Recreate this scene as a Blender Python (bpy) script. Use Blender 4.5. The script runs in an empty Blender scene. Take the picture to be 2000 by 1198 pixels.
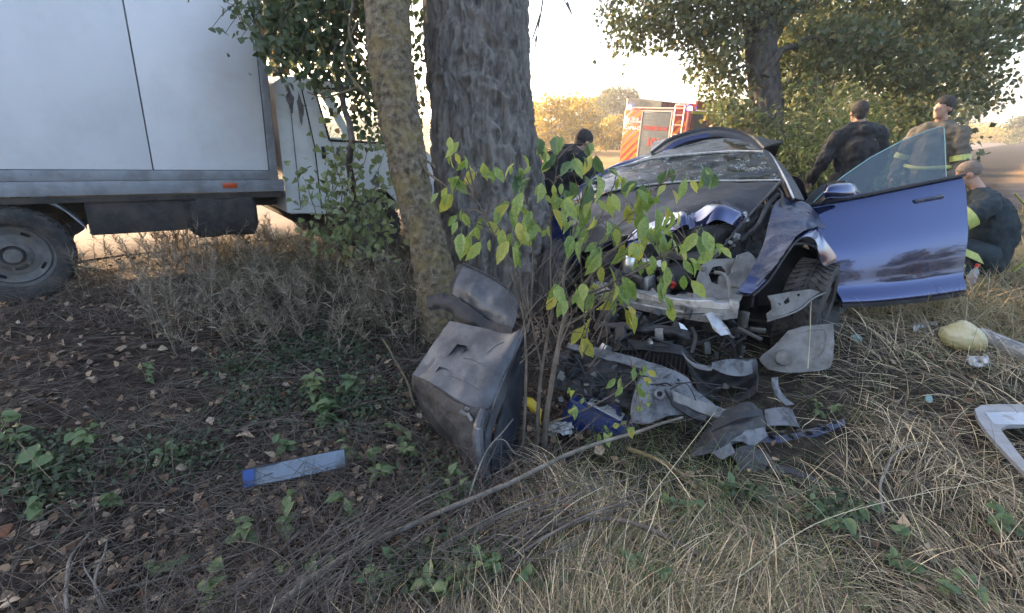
import bpy, bmesh, math, random
import numpy as np
from mathutils import Vector, Matrix
random.seed(7); rng = np.random.default_rng(7)
R = math.radians
sc = bpy.context.scene
COL = sc.collection
# ---------------------------------------------------------------- camera, sky, sun, exposure
FPX, VH, CH = 950.0, 265.0, 1.40                 # focal length and horizon row on the 2000 px wide photograph, eye height
PITCH = math.atan((599 - VH) / FPX)
cam = bpy.data.cameras.new('camera'); camo = bpy.data.objects.new('camera', cam); COL.objects.link(camo)
cam.lens = 36 * FPX / 2000; cam.sensor_width = 36; cam.clip_start = .05; cam.clip_end = 4000
camo.location = (0, 0, CH); camo.rotation_euler = (math.pi / 2 - PITCH, 0, 0); sc.camera = camo
SUN_AZ, SUN_EL = R(-50), R(12)                    # azimuth clockwise from +Y
world = bpy.data.worlds.new('World'); sc.world = world; world.use_nodes = True
wn = world.node_tree; bg = wn.nodes['Background']
sky = wn.nodes.new('ShaderNodeTexSky'); sky.sky_type = 'NISHITA'; sky.sun_disc = False
sky.sun_elevation = SUN_EL; sky.sun_rotation = SUN_AZ; sky.air_density = .65; sky.dust_density = 4.0; sky.ozone_density = .4
wn.links.new(sky.outputs[0], bg.inputs[0]); bg.inputs[1].default_value = 0.15
sl = bpy.data.lights.new('sun', 'SUN'); sl.energy = 3.2; sl.angle = R(.6); sl.color = (1, .66, .38)
so = bpy.data.objects.new('sun', sl); COL.objects.link(so)
sd = Vector((math.sin(SUN_AZ) * math.cos(SUN_EL), math.cos(SUN_AZ) * math.cos(SUN_EL), math.sin(SUN_EL)))
so.rotation_euler = sd.to_track_quat('Z', 'Y').to_euler()
vs = sc.view_settings; vs.view_transform = 'Standard'; vs.look = 'None'; vs.exposure = 2.78; vs.gamma = 1; vs.use_curve_mapping = False
sc.cycles.max_bounces = 6; sc.cycles.transparent_max_bounces = 12; sc.cycles.use_denoising = True
sc.cycles.caustics_reflective = False; sc.cycles.caustics_refractive = False
# ---------------------------------------------------------------- helpers
CP, SP = math.cos(PITCH), math.sin(PITCH)
def at(u, v, t):
    """world point at depth t metres on the line of sight of photograph point (u, v): how the site was surveyed"""
    x = (u - 1000) / FPX; y = (599 - v) / FPX
    return np.array([x * t, (CP + y * SP) * t, CH + (y * CP - SP) * t])
def _hash(i, j, k):
    n = (i * 374761393 + j * 668265263 + k * 1274126177) & 0xffffffff
    n = ((n ^ (n >> 13)) * 1103515245) & 0xffffffff
    n = ((n ^ (n >> 15)) * 668265263) & 0xffffffff
    return ((n ^ (n >> 16)) & 0xffff) / 65535.0
def vn(P, f=1.0, seed=0):
    P = np.asarray(P, float) * f + seed * 17.31
    I = np.floor(P).astype(np.int64); F = P - I; F = F * F * (3 - 2 * F)
    r = 0
    for a in (0, 1):
        for b in (0, 1):
            for c in (0, 1):
                w = (F[..., 0] if a else 1 - F[..., 0]) * (F[..., 1] if b else 1 - F[..., 1]) * (F[..., 2] if c else 1 - F[..., 2])
                r = r + w * _hash(I[..., 0] + a, I[..., 1] + b, I[..., 2] + c)
    return r * 2 - 1
def fbm(P, f, seed=0, o=3):
    return sum(vn(P, f * 2 ** i, seed + i) / 2 ** i for i in range(o))
def sstep(a, b, x):
    t = np.clip((x - a) / (b - a), 0, 1); return t * t * (3 - 2 * t)
RAZ = R(47); RD = np.array([math.sin(RAZ), math.cos(RAZ)]); RN = np.array([-math.cos(RAZ), math.sin(RAZ)])
def road_xy(a, s): return RD * a + RN * s
def hgt(x, y, road=False):
    x = np.asarray(x, float); y = np.asarray(y, float)
    s = x * RN[0] + y * RN[1]; a = x * RD[0] + y * RD[1]
    P = np.stack([x, y, x * 0], -1)
    z = -.23 * np.exp(-((s - 1.9) / .85) ** 2) * (1 - .75 * sstep(1.2, 3.0, a))
    z = z + .12 * sstep(3.2, 5.4, s)
    d = np.hypot(x, y)
    nf = 1 - sstep(6.3, 7.0, s) * (1 - sstep(13.5, 14.5, s))
    z = z + (.05 * vn(P, .9, 1) + .030 * vn(P, 2.6, 2) + .014 * vn(P, 7, 3)) * nf * (1 - .6 * sstep(20, 60, d))
    z = z - .30 * sstep(5, 20, a) - .5 * sstep(20, 90, d) * 0
    z = z + (.02 if road else -.03) * (1 - nf)
    return z
def gz(u, v, dz=0.0):
    """ground point seen at (u, v)"""
    x = (u - 1000) / FPX; y = (599 - v) / FPX
    d = np.array([x, CP + y * SP, y * CP - SP]); lo = .3
    t = np.concatenate([np.linspace(.5, 12, 1500), np.geomspace(12.01, 900, 1500)])
    P = np.array([0, 0, CH]) + t[:, None] * d
    below = P[:, 2] < hgt(P[:, 0], P[:, 1]) + dz
    i = int(np.argmax(below)) if below.any() else len(t) - 1
    return P[i]
def onground(x, y, dz=0): return np.array([x, y, float(hgt(x, y)) + dz])

def new_mesh(name, V, F, smooth=True, sharp=None, mats=(), mi=None):
    me = bpy.data.meshes.new(name)
    V = np.asarray(V, np.float32).reshape(-1, 3)
    if isinstance(F, np.ndarray):
        n, k = F.shape
        me.vertices.add(len(V)); me.vertices.foreach_set('co', V.ravel())
        me.loops.add(n * k); me.loops.foreach_set('vertex_index', F.astype(np.int32).ravel())
        me.polygons.add(n); me.polygons.foreach_set('loop_start', np.arange(0, n * k, k, dtype=np.int32))
        me.update(calc_edges=True)
    else:
        me.from_pydata(V.tolist(), [], [tuple(int(i) for i in f) for f in F]); me.update()
    if smooth: me.polygons.foreach_set('use_smooth', np.ones(len(me.polygons), bool))
    if sharp is not None: me.set_sharp_from_angle(angle=R(sharp))
    for m in mats: me.materials.append(m)
    if mi is not None: me.polygons.foreach_set('material_index', np.asarray(mi, np.int32))
    return me
def wloc(o):
    p = np.zeros(3)
    while o is not None: p += np.array(o.location); o = o.parent
    return p
def link(name, me, parent=None, loc=None):
    o = bpy.data.objects.new(name, me); COL.objects.link(o)
    if parent is not None: o.parent = parent
    if loc is not None: o.location = tuple(loc)
    return o
def tag(o, label=None, cat=None, group=None, kind=None):
    if label: o['label'] = label
    if cat: o['category'] = cat
    if group: o['group'] = group
    if kind: o['kind'] = kind
    return o
def thing(name, loc, label, cat, group=None):
    o = bpy.data.objects.new(name, None); COL.objects.link(o); o.location = tuple(loc); o.empty_display_size = .1
    return tag(o, label, cat, group)
class G:
    """collects pieces (world coordinates), then becomes ONE mesh object"""
    def __init__(s): s.V = []; s.F = []; s.n = 0
    def add(s, V, F):
        V = np.asarray(V, float).reshape(-1, 3); s.V.append(V)
        s.F += [tuple(int(i) + s.n for i in f) for f in F]; s.n += len(V); return s
    def obj(s, name, mat, parent=None, smooth=True, sharp=40, kind=None, label=None):
        V = np.concatenate(s.V)
        loc = wloc(parent) if parent is not None else V.mean(0)
        me = new_mesh(name, V - loc, s.F, smooth, sharp, [mat])
        o = link(name, me, parent, None if parent is not None else loc)
        if kind: o['kind'] = kind
        if label: o['label'] = label
        return o
def frames(P):
    P = np.asarray(P, float); T = np.gradient(P, axis=0); T /= np.linalg.norm(T, axis=1)[:, None] + 1e-9
    up = np.array([0, 0, 1.]) if abs(T[0][2]) < .9 else np.array([1., 0, 0])
    N = []; n = np.cross(T[0], np.cross(up, T[0])); n /= np.linalg.norm(n)
    for t in T:
        n = n - t * (n @ t); n /= np.linalg.norm(n) + 1e-9; N.append(n.copy())
    N = np.array(N); return T, N, np.cross(T, N)
def spline(P, n):
    """Catmull-Rom through rows of P"""
    P = np.asarray(P, float); m = len(P)
    if m < 3:
        w = np.linspace(0, 1, n).reshape((-1,) + (1,) * (P.ndim - 1)); return P[0] * (1 - w) + P[-1] * w
    Q = np.concatenate([2 * P[:1] - P[1:2], P, 2 * P[-1:] - P[-2:-1]])
    t = np.linspace(0, m - 1, n); i = np.minimum(t.astype(int), m - 2); f = (t - i).reshape((-1,) + (1,) * (P.ndim - 1))
    a, b, c, d = Q[i], Q[i + 1], Q[i + 2], Q[i + 3]
    return .5 * (2 * b + (c - a) * f + (2 * a - 5 * b + 4 * c - d) * f ** 2 + (3 * b - a - 3 * c + d) * f ** 3)
def tube(P, r, k=8, cap=True):
    P = np.asarray(P, float); n = len(P); r = np.broadcast_to(np.asarray(r, float), (n,))
    T, N, B = frames(P); an = np.linspace(0, 2 * np.pi, k, endpoint=False)
    V = P[:, None] + r[:, None, None] * (np.cos(an)[None, :, None] * N[:, None] + np.sin(an)[None, :, None] * B[:, None])
    F = [(i * k + j, i * k + (j + 1) % k, (i + 1) * k + (j + 1) % k, (i + 1) * k + j) for i in range(n - 1) for j in range(k)]
    if cap: F += [tuple(range(k - 1, -1, -1)), tuple((n - 1) * k + j for j in range(k))]
    return V.reshape(-1, 3), F
def ring_faces(n, k, closed=True):
    return [(i * k + j, i * k + (j + 1) % k, (i + 1) * k + (j + 1) % k, (i + 1) * k + j) for i in range(n - 1) for j in range(k if closed else k - 1)]
def grid_faces(n, m): return [(i * m + j, i * m + j + 1, (i + 1) * m + j + 1, (i + 1) * m + j) for i in range(n - 1) for j in range(m - 1)]
def sheet(C, n=24, m=24, thick=.004, crumple=0, cs=9, seed=0):
    """smooth sheet through a control net of world points, crumpled, with real thickness"""
    C = np.asarray(C, float)
    S = spline(C, n); S = np.swapaxes(spline(np.swapaxes(S, 0, 1), m), 0, 1)
    du = np.gradient(S, axis=0); dv = np.gradient(S, axis=1); N = np.cross(du, dv); N /= np.linalg.norm(N, axis=2)[..., None] + 1e-9
    if N[..., 1].mean() > 0: N = -N                      # thickness goes to the far side
    if crumple:
        q = 1 - np.abs(fbm(S, cs, seed)) * 2
        S = S + N * (q * crumple)[..., None]
    A = S.reshape(-1, 3); Bk = (S - N * thick).reshape(-1, 3); k = n * m
    F = grid_faces(n, m); F2 = [(d + k, c + k, b + k, a + k) for a, b, c, d in F]
    e = [i for i in range(m)] + [i * m + m - 1 for i in range(1, n)] + [(n - 1) * m + i for i in range(m - 2, -1, -1)] + [i * m for i in range(n - 2, 0, -1)]
    F3 = [(e[i], e[i] + k, e[(i + 1) % len(e)] + k, e[(i + 1) % len(e)]) for i in range(len(e))]
    return np.concatenate([A, Bk]), F + F2 + F3
def net(rows, **kw):
    return sheet([[at(*p) for p in r] for r in rows], **kw)
def plate(outline, holes=(), thick=.004):
    """flat-ish plate with holes from lists of world points"""
    bm = bmesh.new(); es = []
    for loop in [outline] + list(holes):
        vs_ = [bm.verts.new(p) for p in loop]
        es += [bm.edges.new((vs_[i], vs_[(i + 1) % len(vs_)])) for i in range(len(vs_))]
    c = np.mean(outline, 0); q = np.asarray(outline) - c
    nrm = np.linalg.svd(q)[2][2]
    if nrm[1] > 0: nrm = -nrm
    bmesh.ops.triangle_fill(bm, use_beauty=True, use_dissolve=False, edges=es, normal=nrm)
    r = bmesh.ops.extrude_face_region(bm, geom=bm.faces[:])
    bmesh.ops.translate(bm, verts=[g for g in r['geom'] if isinstance(g, bmesh.types.BMVert)], vec=-nrm * thick)
    bmesh.ops.recalc_face_normals(bm, faces=bm.faces)
    bm.verts.index_update(); V = np.array([v.co[:] for v in bm.verts]); F = [tuple(v.index for v in f.verts) for f in bm.faces]; bm.free()
    return V, F
def box(c, s, M=None, bev=0):
    """box of full size s, optional rotation, optional bevel"""
    bm = bmesh.new(); bmesh.ops.create_cube(bm, size=1); bmesh.ops.scale(bm, vec=s, verts=bm.verts)
    if bev: bmesh.ops.bevel(bm, geom=bm.edges[:], offset=bev, segments=2, affect='EDGES', profile=.5)
    bm.verts.index_update(); V = np.array([v.co[:] for v in bm.verts]); F = [tuple(v.index for v in f.verts) for f in bm.faces]; bm.free()
    if M is not None: V = V @ np.asarray(M).T
    return V + np.asarray(c), F
def lathe(prof, c, axis, k=32, closed=False):
    """profile of (radius, offset along axis) spun round the axis"""
    ax = np.asarray(axis, float); ax /= np.linalg.norm(ax)
    u = np.cross(ax, (0, 0, 1)) if abs(ax[2]) < .9 else np.cross(ax, (1, 0, 0)); u /= np.linalg.norm(u); w = np.cross(ax, u)
    an = np.linspace(0, 2 * np.pi, k, endpoint=False)
    V = np.array([[np.asarray(c) + ax * o + r * (np.cos(a) * u + np.sin(a) * w) for a in an] for r, o in prof])
    n = len(prof); F = ring_faces(n, k)
    if closed: F += [((n - 1) * k + j, (n - 1) * k + (j + 1) % k, (j + 1) % k, j) for j in range(k)]
    else: F += [tuple(range(k)), tuple((n - 1) * k + j for j in range(k - 1, -1, -1))]
    return V.reshape(-1, 3), F
def rotz(a): c, s = math.cos(a), math.sin(a); return np.array([[c, -s, 0], [s, c, 0], [0, 0, 1.]])
def basis(az, pitch=0, roll=0):
    """columns: right, forward, up for a heading az clockwise from +Y"""
    cb, sb = math.cos(pitch), math.sin(pitch); cg, sg = math.cos(roll), math.sin(roll)
    return rotz(-az) @ np.array([[1, 0, 0], [0, cb, -sb], [0, sb, cb]]) @ np.array([[cg, 0, sg], [0, 1, 0], [-sg, 0, cg]])
# ---------------------------------------------------------------- materials
MATS = {}
def mat(name, col=None, col2=None, scale=8, rough=.6, metal=0, bump=0, bscale=60, coat=0, island=0, trans=0, col3=None, detail=6, lo=.35, hi=.65, spec=.5, stretch=None, dirt=None, dirtamt=.5, dscale=5, orand=0, scratch=0, sccol=(.24, .235, .23)):
    if name in MATS: return MATS[name]
    m = bpy.data.materials.new(name); m.use_nodes = True; nt = m.node_tree; N = nt.nodes; L = nt.links
    b = N['Principled BSDF']; out = N['Material Output']
    b.inputs['Roughness'].default_value = rough; b.inputs['Metallic'].default_value = metal
    b.inputs['Coat Weight'].default_value = coat; b.inputs['Coat Roughness'].default_value = .04
    b.inputs['Specular IOR Level'].default_value = spec
    tc = N.new('ShaderNodeTexCoord'); src = tc.outputs['Object']
    if stretch:
        mp = N.new('ShaderNodeMapping'); mp.inputs['Scale'].default_value = stretch; L.new(src, mp.inputs['Vector']); src = mp.outputs[0]
    cs = None
    def noise(s, d=detail, r=.6):
        n = N.new('ShaderNodeTexNoise'); n.inputs['Scale'].default_value = s; n.inputs['Detail'].default_value = d; n.inputs['Roughness'].default_value = r
        L.new(src, n.inputs['Vector']); return n.outputs['Fac']
    if col2 is None: b.inputs['Base Color'].default_value = (*col, 1)
    else:
        rp = N.new('ShaderNodeValToRGB'); rp.color_ramp.elements[0].color = (*col, 1); rp.color_ramp.elements[1].color = (*col2, 1)
        if island:
            ge = N.new('ShaderNodeNewGeometry'); f = ge.outputs['Random Per Island']
            rp.color_ramp.elements[0].position = 0; rp.color_ramp.elements[1].position = 1
            if col3 is not None:
                e = rp.color_ramp.elements.new(1 - island if island < 1 else .5); e.color = (*col2, 1); rp.color_ramp.elements[-1].color = (*col3, 1)
        else:
            f = noise(scale)
            if orand:
                oi = N.new('ShaderNodeObjectInfo'); ma_ = N.new('ShaderNodeMath'); ma_.operation = 'MULTIPLY_ADD'; ma_.inputs[1].default_value = orand; L.new(oi.outputs['Random'], ma_.inputs[0])
                sb_ = N.new('ShaderNodeMath'); sb_.operation = 'SUBTRACT'; sb_.inputs[1].default_value = orand / 2; L.new(f, sb_.inputs[0]); L.new(sb_.outputs[0], ma_.inputs[2]); f = ma_.outputs[0]
            rp.color_ramp.elements[0].position = lo; rp.color_ramp.elements[1].position = hi
            if col3 is not None:
                e = rp.color_ramp.elements.new((lo + hi) / 2); e.color = (*col2, 1); rp.color_ramp.elements[-1].color = (*col3, 1)
        L.new(f, rp.inputs[0]); cs = rp.outputs[0]
    if dirt is not None:
        mx = N.new('ShaderNodeMix'); mx.data_type = 'RGBA'
        if cs is not None: L.new(cs, mx.inputs[6])
        else: mx.inputs[6].default_value = (*col, 1)
        mx.inputs[7].default_value = (*dirt, 1)
        mr = N.new('ShaderNodeMapRange'); mr.inputs[1].default_value = .46; mr.inputs[2].default_value = .60; mr.inputs[4].default_value = dirtamt
        L.new(noise(dscale, 8, .7), mr.inputs[0]); L.new(mr.outputs[0], mx.inputs[0]); cs = mx.outputs[2]
        ra = N.new('ShaderNodeMapRange'); ra.inputs[3].default_value = rough; ra.inputs[4].default_value = min(1, rough + .5); L.new(mr.outputs[0], ra.inputs[0]); L.new(ra.outputs[0], b.inputs['Roughness'])
        if coat:
            rc = N.new('ShaderNodeMapRange'); rc.inputs[3].default_value = coat; rc.inputs[4].default_value = 0; L.new(mr.outputs[0], rc.inputs[0]); L.new(rc.outputs[0], b.inputs['Coat Weight'])
    if scratch:
        for k_, (rot, st) in enumerate((((.3, .5, .9), (5, 210, 210)), ((1.2, -.4, 2.3), (8, 300, 300)))):
            mp2 = N.new('ShaderNodeMapping'); mp2.vector_type = 'TEXTURE' if False else 'POINT'; mp2.inputs['Rotation'].default_value = rot; mp2.inputs['Scale'].default_value = st; L.new(tc.outputs['Object'], mp2.inputs['Vector'])
            n3 = N.new('ShaderNodeTexNoise'); n3.inputs['Scale'].default_value = 1; n3.inputs['Detail'].default_value = 2; L.new(mp2.outputs[0], n3.inputs['Vector'])
            m3 = N.new('ShaderNodeMapRange'); m3.inputs[1].default_value = .66; m3.inputs[2].default_value = .70; m3.inputs[4].default_value = scratch; L.new(n3.outputs['Fac'], m3.inputs[0])
            x3 = N.new('ShaderNodeMix'); x3.data_type = 'RGBA'; L.new(m3.outputs[0], x3.inputs[0]); x3.inputs[7].default_value = (*sccol, 1)
            if cs is not None: L.new(cs, x3.inputs[6])
            else: x3.inputs[6].default_value = (*col, 1)
            cs = x3.outputs[2]
    if cs is not None: L.new(cs, b.inputs['Base Color'])
    if bump:
        bn = N.new('ShaderNodeBump'); bn.inputs['Strength'].default_value = min(1, bump); bn.inputs['Distance'].default_value = .01 if bump <= 1 else .01 * bump
        L.new(noise(bscale, 8, .65), bn.inputs['Height']); L.new(bn.outputs[0], b.inputs['Normal'])
    if trans:
        tr = N.new('ShaderNodeBsdfTranslucent'); ms = N.new('ShaderNodeMixShader'); ms.inputs[0].default_value = trans
        if cs is not None:
            hs = N.new('ShaderNodeHueSaturation'); hs.inputs['Value'].default_value = 1.5; hs.inputs['Saturation'].default_value = 1.1; L.new(cs, hs.inputs['Color']); L.new(hs.outputs[0], tr.inputs[0])
        else: tr.inputs[0].default_value = (*col, 1)
        L.new(b.outputs[0], ms.inputs[1]); L.new(tr.outputs[0], ms.inputs[2]); L.new(ms.outputs[0], out.inputs[0])
    MATS[name] = m; return m
def glass(name, tint, alpha, rough=.03, cracks=False):
    """thin glass: mostly clear with a mirror film; cracks are pale lines of crushed glass"""
    m = bpy.data.materials.new(name); m.use_nodes = True; N = m.node_tree.nodes; L = m.node_tree.links
    b = N['Principled BSDF']; out = N['Material Output']; b.inputs['Base Color'].default_value = (*tint, 1); b.inputs['Roughness'].default_value = rough
    b.inputs['Coat Weight'].default_value = 0 if cracks else .6
    if cracks: b.inputs['Specular IOR Level'].default_value = .3
    t = N.new('ShaderNodeBsdfTransparent'); t.inputs[0].default_value = (*[min(1, .75 + .25 * c) for c in tint], 1); ms = N.new('ShaderNodeMixShader'); ms.inputs[0].default_value = alpha
    L.new(t.outputs[0], ms.inputs[1]); L.new(b.outputs[0], ms.inputs[2]); L.new(ms.outputs[0], out.inputs[0])
    if cracks:
        tc = N.new('ShaderNodeTexCoord'); no = N.new('ShaderNodeTexNoise'); no.inputs['Scale'].default_value = 3; no.inputs['Detail'].default_value = 4
        ad = N.new('ShaderNodeVectorMath'); ad.operation = 'MULTIPLY_ADD'; ad.inputs[1].default_value = (.35,) * 3
        L.new(tc.outputs['Object'], no.inputs['Vector']); L.new(no.outputs['Color'], ad.inputs[0]); L.new(tc.outputs['Object'], ad.inputs[2])
        fac = None
        for s, w in ((13, .012), (34, .030), (85, .06)):
            v = N.new('ShaderNodeTexVoronoi'); v.feature = 'DISTANCE_TO_EDGE'; v.inputs['Scale'].default_value = s; L.new(ad.outputs[0], v.inputs['Vector'])
            lt = N.new('ShaderNodeMath'); lt.operation = 'LESS_THAN'; lt.inputs[1].default_value = w; L.new(v.outputs['Distance'], lt.inputs[0])
            n2 = N.new('ShaderNodeTexNoise'); n2.inputs['Scale'].default_value = 2.6 + s * .12; n2.inputs['Detail'].default_value = 5; L.new(tc.outputs['Object'], n2.inputs['Vector'])
            g = N.new('ShaderNodeMath'); g.operation = 'GREATER_THAN'; g.inputs[1].default_value = .585 + s * .0006; L.new(n2.outputs['Fac'], g.inputs[0])
            mu = N.new('ShaderNodeMath'); mu.operation = 'MULTIPLY'; L.new(lt.outputs[0], mu.inputs[0]); L.new(g.outputs[0], mu.inputs[1])
            if fac is None: fac = mu
            else:
                mx = N.new('ShaderNodeMath'); mx.operation = 'MAXIMUM'; L.new(fac.outputs[0], mx.inputs[0]); L.new(mu.outputs[0], mx.inputs[1]); fac = mx
        cm = N.new('ShaderNodeMix'); cm.data_type = 'RGBA'; cm.inputs[6].default_value = (*tint, 1); cm.inputs[7].default_value = (.34, .40, .40, 1)
        L.new(fac.outputs[0], cm.inputs[0]); L.new(cm.outputs[2], b.inputs['Base Color'])
        ma = N.new('ShaderNodeMath'); ma.operation = 'MAXIMUM'; ma.inputs[1].default_value = alpha; L.new(fac.outputs[0], ma.inputs[0]); L.new(ma.outputs[0], ms.inputs[0])
        rr = N.new('ShaderNodeMapRange'); rr.inputs[3].default_value = rough; rr.inputs[4].default_value = .6; L.new(fac.outputs[0], rr.inputs[0]); L.new(rr.outputs[0], b.inputs['Roughness'])
    MATS[name] = m; return m
BARK = mat('bark', (.058, .051, .045), (.20, .18, .158), 24, .95, bump=1.6, bscale=34, stretch=(1, 1, .16), dirt=(.19, .175, .15), dirtamt=.45, dscale=9)
BARKD = mat('dark_bark', (.030, .027, .023), (.10, .092, .08), 14, .95, bump=1.4, bscale=30, stretch=(1, 1, .35))
BARK2 = mat('lichen_bark', (.06, .047, .03), (.23, .185, .12), 26, .95, bump=1.4, bscale=60, dirt=(.22, .165, .055), dirtamt=.55, dscale=6)
TWIG = mat('twig', (.10, .085, .068), (.27, .235, .19), 9, .9, bump=.5, bscale=90)
DARKTWIG = mat('dark_twig', (.045, .036, .03), (.16, .13, .105), 12, .9)
STEM = mat('sapling_bark', (.07, .055, .04), (.17, .135, .10), 14, .85, bump=.4, bscale=80)
POP = mat('poplar_leaf', (.035, .058, .026), (.10, .13, .055), rough=.45, island=.06, col3=(.28, .15, .06), trans=.35)
POPN = mat('poplar_leaf_near', (.11, .145, .06), (.22, .25, .11), rough=.4, island=.05, col3=(.30, .17, .07), trans=.3)
CROWN = mat('crown_leaf', (.055, .075, .032), (.135, .155, .07), rough=.5, island=.05, col3=(.20, .14, .04), trans=.35)
BUSHL = mat('willow_leaf', (.05, .085, .025), (.13, .16, .055), rough=.5, island=.1, col3=(.24, .22, .07), trans=.35)
YEL = mat('autumn_leaf', (.20, .15, .02), (.40, .27, .03), rough=.6, island=.2, col3=(.16, .17, .04), trans=.4)
FAR = mat('far_leaf', (.035, .055, .018), (.10, .11, .03), rough=.7, island=.2, col3=(.18, .15, .04), trans=.3)
SAPL = mat('ash_maple_leaf', (.14, .22, .05), (.26, .34, .10), rough=.42, scale=9, trans=.38, col3=(.42, .42, .09), lo=.3, hi=.78, bump=.25, bscale=25, orand=.35)
SAPY = mat('yellowing_leaf', (.30, .32, .06), (.48, .44, .10), rough=.42, scale=11, trans=.38, col3=(.34, .22, .09), lo=.3, hi=.85, bump=.25, bscale=25, orand=.4)
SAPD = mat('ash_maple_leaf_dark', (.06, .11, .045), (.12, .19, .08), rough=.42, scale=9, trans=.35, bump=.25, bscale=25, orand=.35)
WEED = mat('weed_leaf', (.06, .10, .042), (.14, .20, .08), rough=.5, island=.1, col3=(.14, .19, .05), trans=.25)
DRYL = mat('dry_leaf', (.15, .085, .05), (.36, .25, .16), rough=.7, scale=5, col3=(.58, .45, .31), trans=.15, bump=.3, bscale=20, orand=.5)
DRYI = mat('litter_leaf', (.13, .08, .05), (.30, .21, .14), rough=.75, island=.4, col3=(.50, .40, .29))
DRYD = mat('dark_dry_leaf', (.05, .03, .018), (.17, .10, .06), rough=.8, island=.35, col3=(.38, .26, .155))
STRAW = mat('straw', (.055, .04, .025), (.27, .21, .13), rough=.6, island=.42, col3=(.92, .74, .47), trans=.10)
GREENB = mat('grass_blade', (.05, .085, .025), (.14, .18, .06), rough=.5, island=.3, col3=(.30, .28, .13), trans=.25)
DRYW = mat('dry_weed', (.09, .072, .05), (.22, .18, .125), rough=.9, island=.3, col3=(.30, .25, .18))
PAINT = mat('blue_paint', (.011, .022, .095), rough=.055, metal=.65, coat=1)
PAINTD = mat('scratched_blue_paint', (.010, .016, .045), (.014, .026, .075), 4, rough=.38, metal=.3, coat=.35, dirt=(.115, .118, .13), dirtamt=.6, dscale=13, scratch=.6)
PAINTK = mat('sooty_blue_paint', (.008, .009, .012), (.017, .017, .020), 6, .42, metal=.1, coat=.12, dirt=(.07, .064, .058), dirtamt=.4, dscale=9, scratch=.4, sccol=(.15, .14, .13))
BLACKP = mat('black_plastic', (.006, .006, .007), (.018, .018, .020), 12, .5, bump=.2, dirt=(.055, .052, .047), dirtamt=.35, dscale=9)
GREYP = mat('dusty_grey_plastic', (.10, .103, .11), (.175, .178, .185), 7, .5, bump=.2, bscale=80, dirt=(.025, .025, .027), dirtamt=.75, dscale=10, scratch=.3)
BUMPM = mat('scraped_bumper', (.042, .044, .050), (.085, .088, .097), 6, .36, bump=.25, bscale=70, dirt=(.025, .026, .03), dirtamt=.55, dscale=5, coat=.3)
BUMPD = mat('scuffed_dark_plastic', (.010, .010, .012), (.028, .028, .031), 9, .5, bump=.4, bscale=60, dirt=(.10, .095, .088), dirtamt=.4, dscale=14, scratch=.35)
ALU = mat('aluminium', (.38, .38, .38), (.56, .56, .55), 9, .42, metal=.75, dirt=(.16, .15, .135), dirtamt=.6, dscale=10, bump=.15)
LINER = mat('grey_felt_liner', (.15, .147, .14), (.235, .228, .215), 10, .9, bump=.4, bscale=150, dirt=(.10, .085, .065), dirtamt=.6, dscale=8)
STEEL = mat('dark_steel', (.05, .05, .052), (.12, .118, .112), 10, .5, metal=.5, dirt=(.12, .10, .08), dirtamt=.5)
SILV = mat('silver_part', (.55, .56, .57), rough=.3, metal=.9, dirt=(.25, .24, .22), dirtamt=.4)
WHITEP = mat('white_label', (.62, .63, .62), (.74, .74, .72), 20, .5)
RUB = mat('tyre_rubber', (.018, .018, .019), (.045, .043, .040), 10, .85, bump=.3, bscale=120, dirt=(.12, .10, .08), dirtamt=.5, dscale=9)
BLACKI = mat('cabin_dark', (.006, .006, .007), rough=.9)
DGLASS = mat('dark_glass', (.008, .010, .012), rough=.05, coat=1)
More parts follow.
